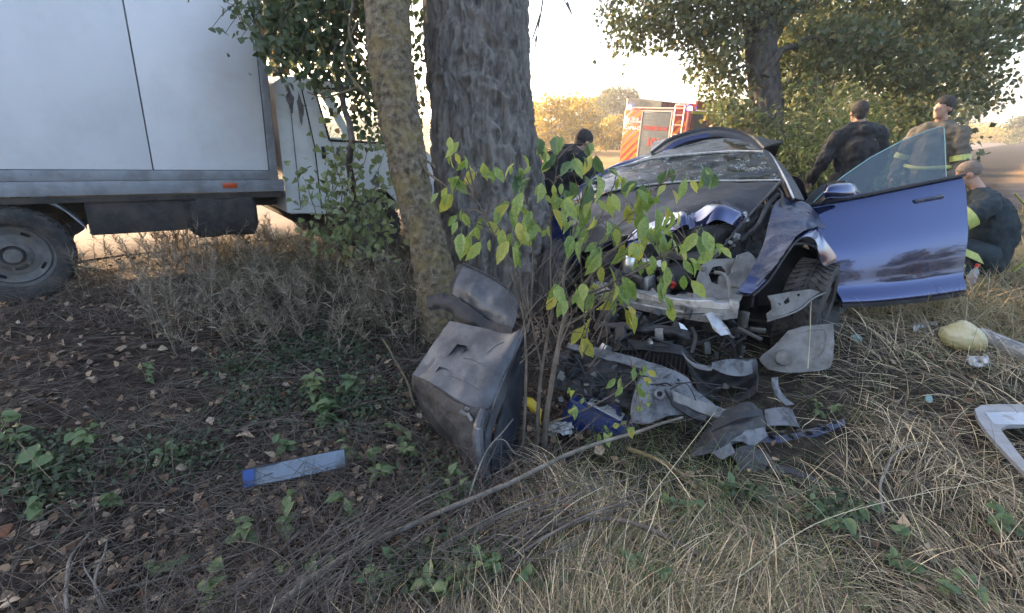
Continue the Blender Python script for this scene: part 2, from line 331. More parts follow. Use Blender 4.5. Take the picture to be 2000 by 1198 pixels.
# ---------------------------------------------------------------- the ground and the road
def ground():
    ang = np.concatenate([np.linspace(-64, 64, 360), np.linspace(66, 294, 70)]); ang = np.radians(ang)
    rad = np.concatenate([[.02], np.geomspace(.5, 9, 200), np.geomspace(9.4, 420, 80)])
    A, Rr = np.meshgrid(ang, rad); X = np.sin(A) * Rr; Y = np.cos(A) * Rr
    Z = hgt(X, Y); n, k = X.shape
    V = np.stack([X, Y, Z], -1).reshape(-1, 3)
    i, j = np.meshgrid(np.arange(n - 1), np.arange(k), indexing='ij'); j2 = (j + 1) % k
    F = np.stack([i * k + j, (i + 1) * k + j, (i + 1) * k + j2, i * k + j2], -1).reshape(-1, 4)
    m = bpy.data.materials.new('ground_soil'); m.use_nodes = True; N = m.node_tree.nodes; L = m.node_tree.links
    b = N['Principled BSDF']; b.inputs['Roughness'].default_value = .95; b.inputs['Specular IOR Level'].default_value = .2
    tc = N.new('ShaderNodeTexCoord')
    def nz(s, d=8):
        q = N.new('ShaderNodeTexNoise'); q.inputs['Scale'].default_value = s; q.inputs['Detail'].default_value = d; q.inputs['Roughness'].default_value = .7; L.new(tc.outputs['Object'], q.inputs['Vector']); return q.outputs['Fac']
    def ramp(f, *cs, lo=.35, hi=.65):
        r = N.new('ShaderNodeValToRGB'); r.color_ramp.elements[0].position = lo; r.color_ramp.elements[1].position = hi
        r.color_ramp.elements[0].color = (*cs[0], 1); r.color_ramp.elements[1].color = (*cs[-1], 1)
        if len(cs) > 2: e = r.color_ramp.elements.new((lo + hi) / 2); e.color = (*cs[1], 1)
        L.new(f, r.inputs[0]); return r.outputs[0]
    soil = ramp(nz(16), (.014, .0095, .007), (.042, .029, .021), (.095, .068, .05))
    straw = ramp(nz(14), (.014, .011, .008), (.034, .027, .019), (.075, .06, .042))
    field = ramp(nz(.9), (.085, .066, .055), (.13, .105, .088), (.19, .155, .125))
    meadow_sun_strip = ramp(nz(.25), (.26, .14, .05), (.34, .19, .06), (.20, .15, .06))
    at_ = N.new('ShaderNodeVertexColor'); at_.layer_name = 'cover'; sp = N.new('ShaderNodeSeparateColor'); L.new(at_.outputs[0], sp.inputs[0])
    cur = soil
    for f, c in ((sp.outputs[0], straw), (sp.outputs[1], field), (sp.outputs[2], meadow_sun_strip)):
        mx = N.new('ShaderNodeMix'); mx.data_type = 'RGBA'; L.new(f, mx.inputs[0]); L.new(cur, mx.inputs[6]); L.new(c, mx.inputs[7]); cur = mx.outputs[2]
    L.new(cur, b.inputs['Base Color'])
    bp = N.new('ShaderNodeBump'); bp.inputs['Strength'].default_value = .9; bp.inputs['Distance'].default_value = .03; L.new(nz(26), bp.inputs['Height']); L.new(bp.outputs[0], b.inputs['Normal'])
    s = V[:, 0] * RN[0] + V[:, 1] * RN[1]; a = V[:, 0] * RD[0] + V[:, 1] * RD[1]
    wob = fbm(V, .8, 40) * .35
    st = sstep(1.15, .15, s + wob * 1.2 - .24 * a); st = np.maximum(st, sstep(4.5, 6, a) * (s < 6.5))
    # ploughed field beyond a diagonal grass edge on the right
    q = field_q(V[:, 0], V[:, 1]) + wob * .6
    fl = sstep(-.3, .5, q)
    md = np.maximum(sstep(14, 16, s), fl * sstep(24, 34, np.hypot(V[:, 0], V[:, 1])) * (s < 6))  # meadow beyond the road, plus an orange sunlit strip painted on the far field
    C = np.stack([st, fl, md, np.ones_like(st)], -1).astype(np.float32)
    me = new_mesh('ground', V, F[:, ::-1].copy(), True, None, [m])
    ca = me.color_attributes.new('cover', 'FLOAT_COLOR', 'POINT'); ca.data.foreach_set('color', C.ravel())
    return tag(link('ground', me), kind='structure')
def field_q(x, y):
    # grass edge through two surveyed points
    p0 = gz(1905, 352)[:2]; p1 = gz(2000, 415)[:2]; d = (p1 - p0) / np.linalg.norm(p1 - p0); nn = np.array([-d[1], d[0]])
    if nn @ p0 < 0: nn = -nn
    r = (np.asarray(x) - p0[0]) * nn[0] + (np.asarray(y) - p0[1]) * nn[1]
    s = np.asarray(x) * RN[0] + np.asarray(y) * RN[1]
    return np.minimum(r, 1.2 - s)
GROUND = ground()
def road():
    a = np.concatenate([np.linspace(-25, 40, 200), np.linspace(42, 400, 50)]); ss = np.linspace(6.98, 13.5, 16)
    V = []
    for ai in a:
        for j, s_ in enumerate(ss):
            e = .10 * math.sin(ai * 2.1) + .06 * math.sin(ai * 5.3) if j in (0, 15) else 0
            x, y = road_xy(ai, s_ + e); V.append((x, y, 0))
    V = np.array(V); V[:, 2] = hgt(V[:, 0], V[:, 1], road=True) + .012 + .01 * fbm(V, .7, 9)
    V.reshape(len(a), 16, 3)[:, 0, 2] -= .05; V.reshape(len(a), 16, 3)[:, -1, 2] -= .05
    m = mat('asphalt', (.11, .085, .07), (.18, .145, .12), 60, .9, bump=.5, bscale=180, dirt=(.24, .17, .125), dirtamt=.6, dscale=1.2)
    return tag(link('road', new_mesh('road', V, np.array(grid_faces(len(a), 16)), True, None, [m])), kind='structure')
ROAD = road()
# ---------------------------------------------------------------- leaves and trees
def leaf_tpl(kind):
    if kind == 'poplar': v = [(0, 0, 0), (-.42, .22, .05), (0, .3, -.04), (.42, .22, .05), (-.3, .6, .02), (.3, .6, .02), (0, 1, -.06)]; f = [(0, 2, 1), (0, 3, 2), (1, 2, 4), (2, 3, 5), (2, 6, 4), (2, 5, 6)]
    elif kind == 'lance': v = [(0, 0, 0), (-.13, .45, .03), (.13, .45, .03), (0, 1, -.05), (0, .45, -.01)]; f = [(0, 4, 1), (0, 2, 4), (1, 4, 3), (4, 2, 3)]
    elif kind == 'simple': v = [(0, 0, 0), (-.36, .4, .05), (.36, .4, .05), (0, 1, 0)]; f = [(0, 3, 1), (0, 2, 3)]
    else: v = [(0, 0, 0), (-.30, .3, .04), (0, .35, -.03), (.30, .3, .04), (-.22, .65, 0), (.22, .65, 0), (0, 1, -.1)]; f = [(0, 2, 1), (0, 3, 2), (1, 2, 4), (2, 3, 5), (2, 6, 4), (2, 5, 6)]
    return np.array(v), np.array(f)
def orient(n, down=.5, flat=.3, g=rng):
    """random leaf frames: tip direction y (biased down), normal z (biased up)"""
    y = g.normal(size=(n, 3)); y[:, 2] -= down * 2; y /= np.linalg.norm(y, axis=1)[:, None]
    z = g.normal(size=(n, 3)); z[:, 2] += flat * 3; z -= y * (z * y).sum(1)[:, None]; z /= np.linalg.norm(z, axis=1)[:, None] + 1e-9
    x = np.cross(y, z); return np.stack([x, y, z], -1)
def leaves_mesh(P, size, kind='simple', down=.5, flat=.3, g=rng):
    P = np.asarray(P); n = len(P); v, f = leaf_tpl(kind); sz = size * g.uniform(.6, 1.25, n)
    M = orient(n, down, flat, g)
    V = np.einsum('nij,kj->nki', M, v) * sz[:, None, None] + P[:, None]
    if f.shape[1] == 3: F = f[None] + (np.arange(n) * len(v))[:, None, None]
    return V.reshape(-1, 3), F.reshape(-1, f.shape[1])
def leaves(name, P, size, m, parent=None, kind='simple', down=.5, flat=.3, stuff=True, g=rng):
    V, F = leaves_mesh(P, size, kind, down, flat, g)
    loc = wloc(parent) if parent is not None else np.zeros(3)
    o = link(name, new_mesh(name, V - loc, F, False, None, [m]), parent)
    if stuff: o['kind'] = 'stuff'
    return o
def branchy(pts, r0, r1, k=6, wob=.0, n=12, seed=0):
    P = spline(np.array(pts), n)
    if wob: P[1:-1] += np.stack([vn(P[1:-1] * 1.0, 5, seed + i) for i in range(3)], -1) * wob
    return tube(P, np.linspace(r0, r1, n), k)
def trunk_mesh(pts, radii, k=220, n=330, furrow=.03, seed=3, flare=0, scales=(9, 2.2)):
    C = spline(np.array(pts), n); rr = spline(np.array(radii)[:, None], n)[:, 0]
    T, Nn, B = frames(C); an = np.linspace(0, 2 * np.pi, k, endpoint=False)
    D = np.cos(an)[None, :, None] * Nn[:, None] + np.sin(an)[None, :, None] * B[:, None]
    V0 = C[:, None] + rr[:, None, None] * D
    Q = V0.copy(); Q[..., 2] *= scales[1] / scales[0]                      # furrows run along the trunk
    warp = np.stack([vn(V0, 4, seed + 7), vn(V0, 4, seed + 8), vn(V0, 4, seed + 9)], -1) * .05
    rid = 1 - np.abs(vn(Q + warp, scales[0] * 1.5, seed)) * 2.2; rid2 = 1 - np.abs(vn(Q + warp * .7, scales[0] * 3.6, seed + 1)) * 2
    pl = np.abs(vn(V0 * np.array([1, 1, .8]), 26, seed + 5))
    big = vn(V0 * np.array([1, 1, .5]), 1.6, seed + 2)
    d = furrow * (.62 * rid + .28 * rid2 - .25 * pl) + .10 * rr[:, None] * big
    if flare:
        h = (C[:, 2] - C[0, 2]); fl = np.exp(-h / .45) * flare
        d = d + fl[:, None] * (.55 + .45 * np.cos(an * 4 + 1.1 + vn(V0, 1, 5) * 1.2))
    V = V0 + D * d[..., None]
    return V.reshape(-1, 3), ring_faces(n, k)
def add_trunk(parent, pts, radii, m, **kw):
    g = G(); g.add(*trunk_mesh(pts, radii, **kw)); return g.obj('trunk', m, parent, True, None)
def blob(u, v, t, ru, rv, rt, n, g=rng):
    """n leaf points round a surveyed clump: a lumpy ellipsoid shell in space"""
    c = at(u, v, t); sx = ru * t / FPX; sz_ = rv * t / FPX
    q = g.normal(size=(n, 3)); q /= np.linalg.norm(q, axis=1)[:, None]; q *= g.uniform(.25, 1, n)[:, None] ** .6
    return c + q * np.array([sx, rt, sz_])
def spray(p0, p1, sag, n, spread, g=rng):
    """leaf points along a drooping twig"""
    w = g.uniform(0.05, 1, n)[:, None]; p = np.asarray(p0) * (1 - w) + np.asarray(p1) * w
    p[:, 2] -= (sag * (w[:, 0]) ** 2); return p + g.normal(size=(n, 3)) * spread
# -- the big poplar the car struck
def big_poplar():
    b = onground(.02, 4.34)
    t = thing('poplar_tree', b, 'thick furrowed grey poplar trunk that the blue car struck', 'tree')
    top = at(930, -260, 4.55)
    pts = [b + (0, 0, -.35), b + (-.01, 0, .05), at(962, 440, 4.42), at(945, 250, 4.42), at(932, 60, 4.45), at(930, -120, 4.5), at(925, -330, 4.6)]
    rad = [.56, .50, .455, .435, .43, .45, .40]
    add_trunk(t, pts, rad, BARK, k=340, n=440, furrow=.075, flare=.13, scales=(9, 1.1))
    br = G()
    for i, (p, r) in enumerate([([at(1030, -300, 4.6), at(1250, -480, 5.2), at(1500, -560, 6)], .12), ([at(860, -350, 4.6), at(600, -560, 4.6), at(300, -620, 4.5)], .14), ([at(926, -310, 4.6), at(960, -900, 4.9), at(1000, -1500, 5.2), at(950, -2200, 6)], .38)]):
        br = G(); br.add(*branchy(p, r, .02, 8, .1, 14, i)); br.obj('branch', BARK, t)
    br = G()
    # bare dead twig hanging beside the trunk at the top of the picture
    tw = [[(1068, -60), (1058, 15), (1050, 60), (1040, 95)], [(1055, 30), (1042, 70), (1033, 92)], [(1048, 72), (1045, 100)], [(1112, -60), (1100, -10), (1116, 28)], [(1108, 5), (1118, 30)]]
    for q in tw: br = G(); br.add(*tube(spline([at(u, v, 4.4) for u, v in q], 9), np.linspace(.011, .003, 9), 5)); br.obj('dead_twig', BARK, t)
    P = [blob(u, v, tt, 260, 170, 1.0, n) for u, v, tt, n in ((250, -700, 4.7, 900), (1350, -760, 5.6, 900), (950, -1250, 5.2, 1500), (700, -1700, 5.5, 1600), (1250, -1800, 6, 1600), (950, -2400, 6.5, 1600))]
    leaves('crown', np.concatenate(P), .09, CROWN, t, 'simple')
    return t
BIGTREE = big_poplar()
def leaning_tree():
    b = onground(*gz(864, 645)[:2])
    t = thing('leaning_tree', b, 'slim leaning trunk crusted with ochre lichen beside the thick poplar', 'tree')
    pts = [b + (0, 0, -.2), b + (0, 0, .03), at(845, 520, 3.72), at(815, 400, 3.7), at(785, 260, 3.7), at(765, 130, 3.72), at(758, 20, 3.75), at(752, -150, 3.8), at(735, -420, 3.9)]
    add_trunk(t, pts, [.165, .155, .142, .132, .145, .155, .16, .16, .14], BARK2, k=170, n=330, furrow=.022, seed=21, flare=.03, scales=(14, 6))
    br = G()
    for i, q in enumerate([[(700, 40, 3.9), (670, 110, 3.95), (700, 170, 3.9), (762, 215, 3.76)], [(690, 0, 3.9), (683, 70, 3.9), (720, 130, 3.85), (745, 165, 3.78)], [(823, 310, 3.66), (842, 320, 3.6), (850, 328, 3.56)],
                           [(826, 328, 3.64), (850, 350, 3.5), (872, 365, 3.44)], [(790, -120, 3.85), (800, -30, 3.9), (812, 60, 3.95)], [(700, 170, 3.9), (640, 190, 4.0), (600, 180, 4.1)]]):
        br = G(); br.add(*branchy([at(*p) for p in q], .012, .004 + .008 * (i < 2), 6, .01, 12, i)); br.obj('branch', BARK2, t)
    return t
LEAN = leaning_tree()
# -- young poplar whose leaves fill the upper left; near leaves are pieces of their own
def leaf_mesh_near(name, m, kind='poplar', fold=.12, curl=.25, n=5, w=.42, teeth=0.0):
    """curved leaf blade with a midrib fold, unit length along y, 5 cross rows"""
    rows = np.linspace(0, 1, n + 2); V = []; F = []
    for i, y in enumerate(rows):
        if kind == 'poplar': hw = w * (np.sin(np.pi * min(1, y * 1.0) ** .62)) * (1 - .25 * y) * (1.15 if y < .5 else 1)
        else: hw = w * np.sin(np.pi * y ** .85)
        hw = max(hw, .004) * (1 + (teeth if i % 2 else -teeth)); z = -curl * y ** 2
        V += [(-hw, y, z + fold * hw / .4), (0, y, z), (hw, y, z + fold * hw / .4)]
    for i in range(n + 1): a = i * 3; F += [(a, a + 1, a + 4, a + 3), (a + 1, a + 2, a + 5, a + 4)]
    V += [(-.006, -.25, .03), (.006, -.25, .03), (.006, 0.02, 0), (-.006, .02, 0)]; k = len(V) - 4; F.append((k, k + 1, k + 2, k + 3))
    return new_mesh(name, V, F, True, None, [m])
def leaf_obj(parent, me, p, M, s, name='leaf'):
    o = bpy.data.objects.new(name, me); COL.objects.link(o); o.parent = parent
    T = Matrix([list(r) for r in np.asarray(M)]).to_4x4() @ Matrix.Scale(s, 4); T.translation = Vector(np.asarray(p) - wloc(parent))
    o.matrix_basis = T; return o
def young_poplar():
    b = onground(*gz(690, 455)[:2]); g = np.random.default_rng(11)
    t = thing('young_poplar', b, 'young poplar whose green leaves hang in front of the white truck cab', 'tree')
    st = G()
    st.add(*branchy([b + (0, 0, -.1), at(690, 330, 4.3), at(665, 150, 4.3), at(640, -60, 4.2), at(600, -260, 4.1)], .035, .012, 8, .05, 20, 3))
    ends = [(470, 75, 3.9), (410, 60, 3.8), (520, 30, 4.0), (560, 90, 4.1), (600, 60, 4.2), (540, 150, 4.0), (600, 170, 4.1), (650, 120, 4.2), (700, 100, 4.2), (690, 200, 4.3), (720, 220, 4.3), (440, 65, 3.85), (540, 60, 3.9), (780, 160, 4.6), (800, 230, 4.6), (700, 20, 4.2), (790, 40, 4.5), (800, 120, 4.6), (820, 180, 4.6), (805, 0, 4.5), (480, 10, 3.9), (560, 5, 4.0), (740, 300, 4.3), (620, 20, 4.0), (580, 120, 4.0), (680, 60, 4.0), (720, 160, 4.1), (650, 190, 4.0), (730, 60, 4.1), (520, 110, 3.9), (570, 140, 3.9)]
    P = []
    for i, (u, v, tt) in enumerate(ends):
        src = at(660 + (u - 660) * .25, v - 110 - .15 * abs(u - 660), tt + .1); e = at(u, v, tt)
        st.add(*branchy([src, (src + e) / 2 + (0, 0, .08), e], .008, .002, 4, .02, 8, i))
        P.append(spray(src, e, .0, 46 if 500 < u else 24, .10, g))
    for u, v, tt, ru, rv, n in ((500, 15, 3.95, 70, 45, 110), (545, 70, 3.95, 60, 50, 120), (600, 35, 4.1, 115, 75, 300), (690, 90, 4.3, 105, 85, 300), (585, 120, 4.1, 80, 50, 120), (720, 200, 4.4, 60, 70, 130), (800, 70, 4.7, 45, 110, 170), (810, 200, 4.7, 25, 70, 60), (640, -40, 4.1, 190, 70, 330), (700, -150, 4.1, 230, 110, 500)):
        P.append(blob(u, v, tt, ru, rv, .28, n, g))
    st.obj('branch', DARKTWIG, t)
    P = np.concatenate(P)
    d = P @ np.array([0, CP, -SP]); vis = (P[:, 2] < CH + d * .98) ; idx = np.where(vis)[0]; idx = idx[np.argsort(d[idx])][:260]
    meshes = [leaf_mesh_near('poplar_leaf_blade', POP, 'poplar', f_, c_) for f_, c_ in ((.12, .1), (.2, .3), (-.1, .2))]
    M = orient(len(P), .55, .1, g)
    for i in idx: leaf_obj(t, meshes[i % 3], P[i], M[i], g.uniform(.045, .075))
    rest = np.delete(P, idx, 0); leaves('foliage', rest, .068, POP, t, 'poplar', .55, .1, g=g)
    return t
young_poplar()
def poplar_bush():
    """light green suckers under the young poplar and round the slim trunk"""
    b = onground(*gz(640, 490)[:2]); g = np.random.default_rng(12)
    t = thing('poplar_sucker', b, 'bushy light green poplar suckers left of the lichen covered trunk', 'shrub')
    st = G(); P = []
    ends = [(600, 395), (590, 345), (640, 330), (640, 350), (660, 300), (640, 405), (600, 440), (625, 470), (660, 440), (680, 350), (700, 390), (690, 310), (720, 420), (740, 360), (715, 460), (650, 490), (690, 500), (760, 430), (750, 300), (700, 270), (670, 390), (735, 480), (770, 500), (640, 260), (770, 380), (745, 250)]
    for i, (u, v) in enumerate(ends):
        e = at(u, v, g.uniform(3.75, 4.15)); root = b + (g.uniform(-.1, .55), g.uniform(-.1, .2), 0)
        mid = root * .45 + e * .55 + (0, 0, .12)
        st.add(*branchy([root, mid, e], .007, .002, 4, .03, 10, i))
        P.append(spray(mid, e, 0, 11, .075, g)); P.append(e + g.normal(size=(7, 3)) * .06)
    P.append(blob(710, 410, 4.1, 80, 90, .22, 90, g))
    st.obj('stem', TWIG, t); P = np.concatenate(P)
    d = P @ np.array([0, CP, -SP]); idx = np.argsort(d)[:220]
    meshes = [leaf_mesh_near('sucker_leaf_blade', POPN, 'poplar', f_, c_) for f_, c_ in ((.1, .1), (.22, .25), (-.08, .2))]
    M = orient(len(P), .35, .35, g)
    for i in idx: leaf_obj(t, meshes[i % 3], P[i], M[i], g.uniform(.05, .085))
    leaves('foliage', np.delete(P, idx, 0), .07, POPN, t, 'poplar', .35, .3, g=g)
poplar_bush()
# -- the second tree of the row and its drooping crown
def row_tree():
    b = onground(*at(1505, 330, 9.9)[:2]); g = np.random.default_rng(21)
    t = thing('roadside_tree', b, 'broad leafy tree behind the wrecked car with drooping branches', 'tree')
    tt = 9.9
    add_trunk(t, [b + (0, 0, -.2), b, at(1497, 230, tt), at(1488, 110, tt), at(1490, 0, tt), at(1500, -200, tt + .1), at(1490, -500, tt + .2)], [.42, .37, .31, .29, .28, .26, .2], BARKD, k=90, n=140, furrow=.03, seed=31, flare=.1)
    br = G(); q = [[(1490, 60), (1400, -40), (1260, -60), (1190, 20)], [(1490, 120), (1560, 20), (1680, -40), (1820, 0), (1930, 70)], [(1490, 90), (1440, 40), (1370, 60), (1330, 110)], [(1495, 150), (1545, 90), (1620, 80), (1760, 110)], [(1500, 40), (1600, -100), (1750, -160)], [(1820, 0), (1870, 60), (1920, 130), (1940, 180)], [(1495, 170), (1450, 130), (1420, 160)]]
    for i, l in enumerate(q): br.add(*branchy([at(u, v, tt + .3 * ((i % 3) - 1)) for u, v in l], .085 if i < 5 else .04, .015, 6, .1, 14, i))
    br.obj('limb', BARKD, t)
    P = []
    B = [(1240, 20, 80, 45, 800), (1300, 60, 60, 45, 550), (1220, 70, 45, 40, 300), (1360, 30, 90, 60, 1000), (1390, 110, 50, 50, 600), (1430, 60, 80, 70, 1000), (1460, 0, 160, 60, 1700), (1600, 20, 150, 70, 2200), (1570, 110, 90, 60, 1500), (1660, 90, 100, 60, 1500), (1750, 40, 110, 60, 1500), (1760, 130, 80, 50, 900), (1720, 180, 80, 50, 700), (1850, 20, 90, 40, 800), (1900, 110, 60, 40, 380), (1920, 160, 40, 25, 130), (1830, 160, 60, 40, 320), (1960, 20, 60, 40, 420), (1985, 45, 50, 45, 420), (1930, 70, 60, 45, 420), (1880, 60, 70, 40, 420), (1905, 190, 35, 22, 90), (1420, 170, 50, 50, 600), (1430, 225, 45, 35, 420), (1540, 180, 70, 60, 900), (1300, -80, 200, 80, 1500), (1600, -120, 260, 110, 2500), (1850, -110, 170, 80, 1300), (1480, -320, 330, 130, 2600), (1700, -420, 260, 130, 1800), (1480, -620, 260, 140, 1800)]
    for u, v, ru, rv, n in B:
        d_ = tt + g.uniform(-.9, .9); P.append(blob(u, v, d_, ru, rv, .9, int(n * .95), g))
        for k in range(4):
            a0 = g.uniform(0, 2 * np.pi); e = (u + ru * 1.15 * math.cos(a0), v + rv * 1.2 * math.sin(a0) + 14)
            P.append(spray(at(u, v, d_), at(*e, d_ + g.uniform(-.5, .5)), .15, max(12, int(n * .035)), .09, g))
    P = np.concatenate(P)
    leaves('crown', P, .098, CROWN, t, 'poplar', .5, .2, g=g)
    return t
row_tree()
def willow(u, v, t, ru, h, n, label, m=BUSHL, size=.085, name='willow_shrub', group=None, seed=0, kind='lance', base=None):
    g = np.random.default_rng(seed); gb = gz(u, v) if base is None else base
    b = onground(gb[0], gb[1]); o = thing(name, b, label, 'shrub', group)
    st = G(); P = []
    k = max(10, n // 120)
    for i in range(k):
        a = g.uniform(0, 2 * np.pi); rr = ru * math.sqrt(g.uniform(0, 1)); hh = h * (1 - .45 * (rr / ru) ** 2) * g.uniform(.55, 1)
        e = b + (rr * math.cos(a), rr * math.sin(a), hh)
        st.add(*branchy([b + (rr * .25 * math.cos(a), rr * .25 * math.sin(a), 0), b + (rr * .6 * math.cos(a), rr * .6 * math.sin(a), hh * .6), e], .015, .004, 4, .04, 8, i))
        P.append(spray(b + (rr * .4 * math.cos(a), rr * .4 * math.sin(a), hh * .15), e, 0, n // k, ru * .17, g))
    st.obj('stem', TWIG, o); leaves('foliage', np.concatenate(P), size, m, o, kind, .1, .2, g=g)
    return o
willow(1600, 400, 0, 1.25, 2.6, 9000, 'dense willow shrub between the wrecked car and the man in black', size=.13, seed=3, base=at(1600, 330, 8.6))
willow(1500, 400, 0, .9, 2.2, 4500, 'darker shrub at the foot of the broad tree behind the windscreen', m=CROWN, size=.12, seed=4, base=at(1480, 330, 9.4), kind='simple')
willow(1700, 400, 0, 1.4, 2.5, 7000, 'tall shrub filling the gap behind the man in black jacket', m=CROWN, size=.14, seed=5, base=at(1730, 330, 10.5), kind='simple')
# -- row trees further along, hidden or half hidden, that shade the near field
def simple_tree(base, h, rad, n, m, label, name, group=None, seed=0, leaf=.3, low=.25):
    g = np.random.default_rng(seed); o = thing(name, base, label, 'tree', group); s = G()
    s.add(*tube(spline([base + (0, 0, -.2), base + (.1, 0, h * .4), base + (0, .1, h * .8)], 8), np.linspace(h * .025, h * .006, 8), 8))
    for i in range(7):
        a = g.uniform(0, 6.28); z0 = h * g.uniform(.25, .6); s.add(*tube(spline([base + (0, 0, z0), base + (rad * .5 * math.cos(a), rad * .5 * math.sin(a), z0 + h * .12), base + (rad * .9 * math.cos(a), rad * .9 * math.sin(a), z0 + h * .2)], 6), np.linspace(h * .009, .01, 6), 5))
    s.obj('trunk', BARK, o); P = []
    for i in range(26):
        a = g.uniform(0, 6.28); w = g.uniform(low, 1); r = rad * math.sqrt(g.uniform(0, 1)) * (1.1 - .75 * abs(w - .5) - .2 * w)
        c = base + (r * math.cos(a), r * math.sin(a), h * w); q = g.normal(size=(n // 26, 3)); q *= (g.uniform(.2, 1, n // 26) / (np.linalg.norm(q, axis=1) + 1e-9))[:, None]
        P.append(c + q * rad * np.array([.42, .42, .30]))
    leaves('crown', np.concatenate(P), leaf, m, o, 'simple', .3, .2, g=g); return o
for i, (a, s_, h) in enumerate(((17.5, 5.2, 6.5), (24, 5.6, 7.5), (31, 5.4, 6.5), (38, 5.8, 7))):
    simple_tree(onground(*road_xy(a, s_)), h, 2.6, 4200, CROWN, ('leafy tree next along the row behind the broad tree', 'tallest leafy tree of the row, beyond the tree behind the broad one', 'lower leafy tree further along the row towards the field', 'last leafy tree of the row before the open field')[i], 'row_tree', 'trees further along the roadside row', 60 + i, .26, .08)
for i, (x, y, h) in enumerate(((-10.2, 12.4, 9.5), (-14.6, 10.2, 9.5), (-7.2, 16.2, 9))):  # unseen trees added behind the truck to shade the car and people
    simple_tree(onground(x, y), h, 3.3, 5200, CROWN, ('added shade tree across the road behind the middle of the truck box', 'added shade tree across the road behind the rear of the truck box', 'added shade tree across the road behind the truck cab')[i], 'row_tree', 'added shade trees on the far side of the road', 160 + i, .26, .36)
def pick(u, dist): 
    x = (u - 1000) / FPX; y = dist; return onground(x * y * (CP + (599 - VH) / FPX * SP) ** -1, y)
Yb = [(1075, 46, 4.6, 2.6), (1130, 50, 5.2, 3.0), (1035, 56, 5, 3), (1185, 60, 3.4, 2.4), (985, 52, 4.6, 2.8)]
lab = ['rounded yellow autumn bush nearest the big poplar trunk', 'largest yellow autumn bush between the poplar trunk and fire engine', 'yellow bush half hidden behind the poplar trunk', 'low yellow bush against the fire engine', 'yellow bush seen past the trunk of the big poplar']
for i, (u, d, h, r) in enumerate(Yb): simple_tree(pick(u, d), h, r, 3200, YEL, lab[i], 'autumn_bush', None, 80 + i, .30, .05)
labs = ['dark green conical tree just left of the fire engine', 'green tree beyond the yellow bushes, taller than its neighbour', 'green tree left of the fire engine, further off', 'dark tree directly behind the fire engine']
for i, (u, d, h, r) in enumerate(((1202, 74, 7.6, 3.4), (1168, 80, 7.4, 3.6), (1140, 85, 7.0, 4), (1230, 78, 6.2, 3.5))): simple_tree(pick(u, d), h, r, 2600, FAR, labs[i], 'far_tree', None, 95 + i, .45, .05)
def far_wood(u0, u1, dist, h, n, m, name='far_wood', seed=5):
    g = np.random.default_rng(seed); u = g.uniform(u0, u1, n); c = np.array([pick(x, dist * g.uniform(.9, 1.15)) for x in np.linspace(u0, u1, 60)])
    i = g.integers(0, 60, n); k = h * (.55 + .45 * g.random(60))[i]
    P = c[i] + np.stack([g.normal(size=n) * dist * .012, g.normal(size=n) * dist * .02, g.uniform(0, 1, n) ** .8 * k], -1)
    o = leaves(name, P, h * .14, m, None, 'simple', .2, .2, g=g); return tag(o, kind='stuff')
far_wood(450, 860, 150, 7.5, 7000, FAR, seed=6)
far_wood(1840, 2120, 120, 4.2, 6000, YEL, 'far_scrub', seed=7)
g_ = np.random.default_rng(44)
for k in range(5):
    simple_tree(onground(18 + 11 * k + g_.uniform(-2, 2), -34 + 5.5 * k), 6.5 + g_.uniform(-1, 2), 4.2, 1500, FAR, 'tree of the wood behind the viewpoint', 'field_edge_tree', 'trees beyond the field behind the viewpoint', 300 + k, .5, .08)
far_wood(1300, 1900, 190, 7, 7000, FAR, seed=8)
far_wood(900, 1300, 110, 3.2, 6000, YEL, 'tall_dry_grass', seed=9)
simple_tree(pick(1996, 95), 4.6, 3.2, 1500, FAR, 'lone rounded bush on the skyline at the right edge of the field', 'field_bush', None, 120, .45, .05)
# ---------------------------------------------------------------- vehicles
class Frame:
    """a local frame: right, forward, up"""
    def __init__(s, base, az, pitch=0, roll=0): s.b = np.asarray(base, float); s.M = basis(az, pitch, roll)
    def __call__(s, r, f, z): return s.b + s.M @ np.array([r, f, z], float)
    def pts(s, L): return [s(*p) for p in L]
    def box(s, c, size, bev=0): return box(s(*c), size, s.M, bev)
    def dir(s, r, f, z): return s.M @ np.array([r, f, z], float)
def tyre_geo(c, ax, r, w, rim_r, k=56, lugs=0):
    h = w / 2
    prof = [(rim_r, -h * .75), (rim_r + .02, -h * .92), (r - .055, -h), (r - .022, -h * .93), (r - .006, -h * .8)]
    for x in (-.55, -.12, .12, .55): prof += [(r, h * (x - .13)), (r - .009, h * (x - .10)), (r - .009, h * (x + .02)), (r, h * (x + .05))]
    prof += [(r - .006, h * .8), (r - .022, h * .93), (r - .055, h), (rim_r + .02, h * .92), (rim_r, h * .75)]
    V, F = lathe(prof, c, ax, k, closed=True)
    if lugs:
        g = G(); g.add(V, F); axn = np.asarray(ax) / np.linalg.norm(ax); u = np.cross(axn, (0, 0, 1)); u /= np.linalg.norm(u); q = np.cross(axn, u)
        for i in range(lugs):
            a = 2 * np.pi * i / lugs
            for sgn in (-1, 1):
                rad = math.cos(a) * u + math.sin(a) * q; tan = -math.sin(a) * u + math.cos(a) * q
                d = axn * sgn * .8 + tan * .6; d /= np.linalg.norm(d); M = np.stack([d, np.cross(rad, d), rad], 1)
                g.add(*box(np.asarray(c) + rad * (r - .004) + axn * sgn * h * .48, (w * .44, .018, .016), M))
        return np.concatenate(g.V), g.F
    return V, F
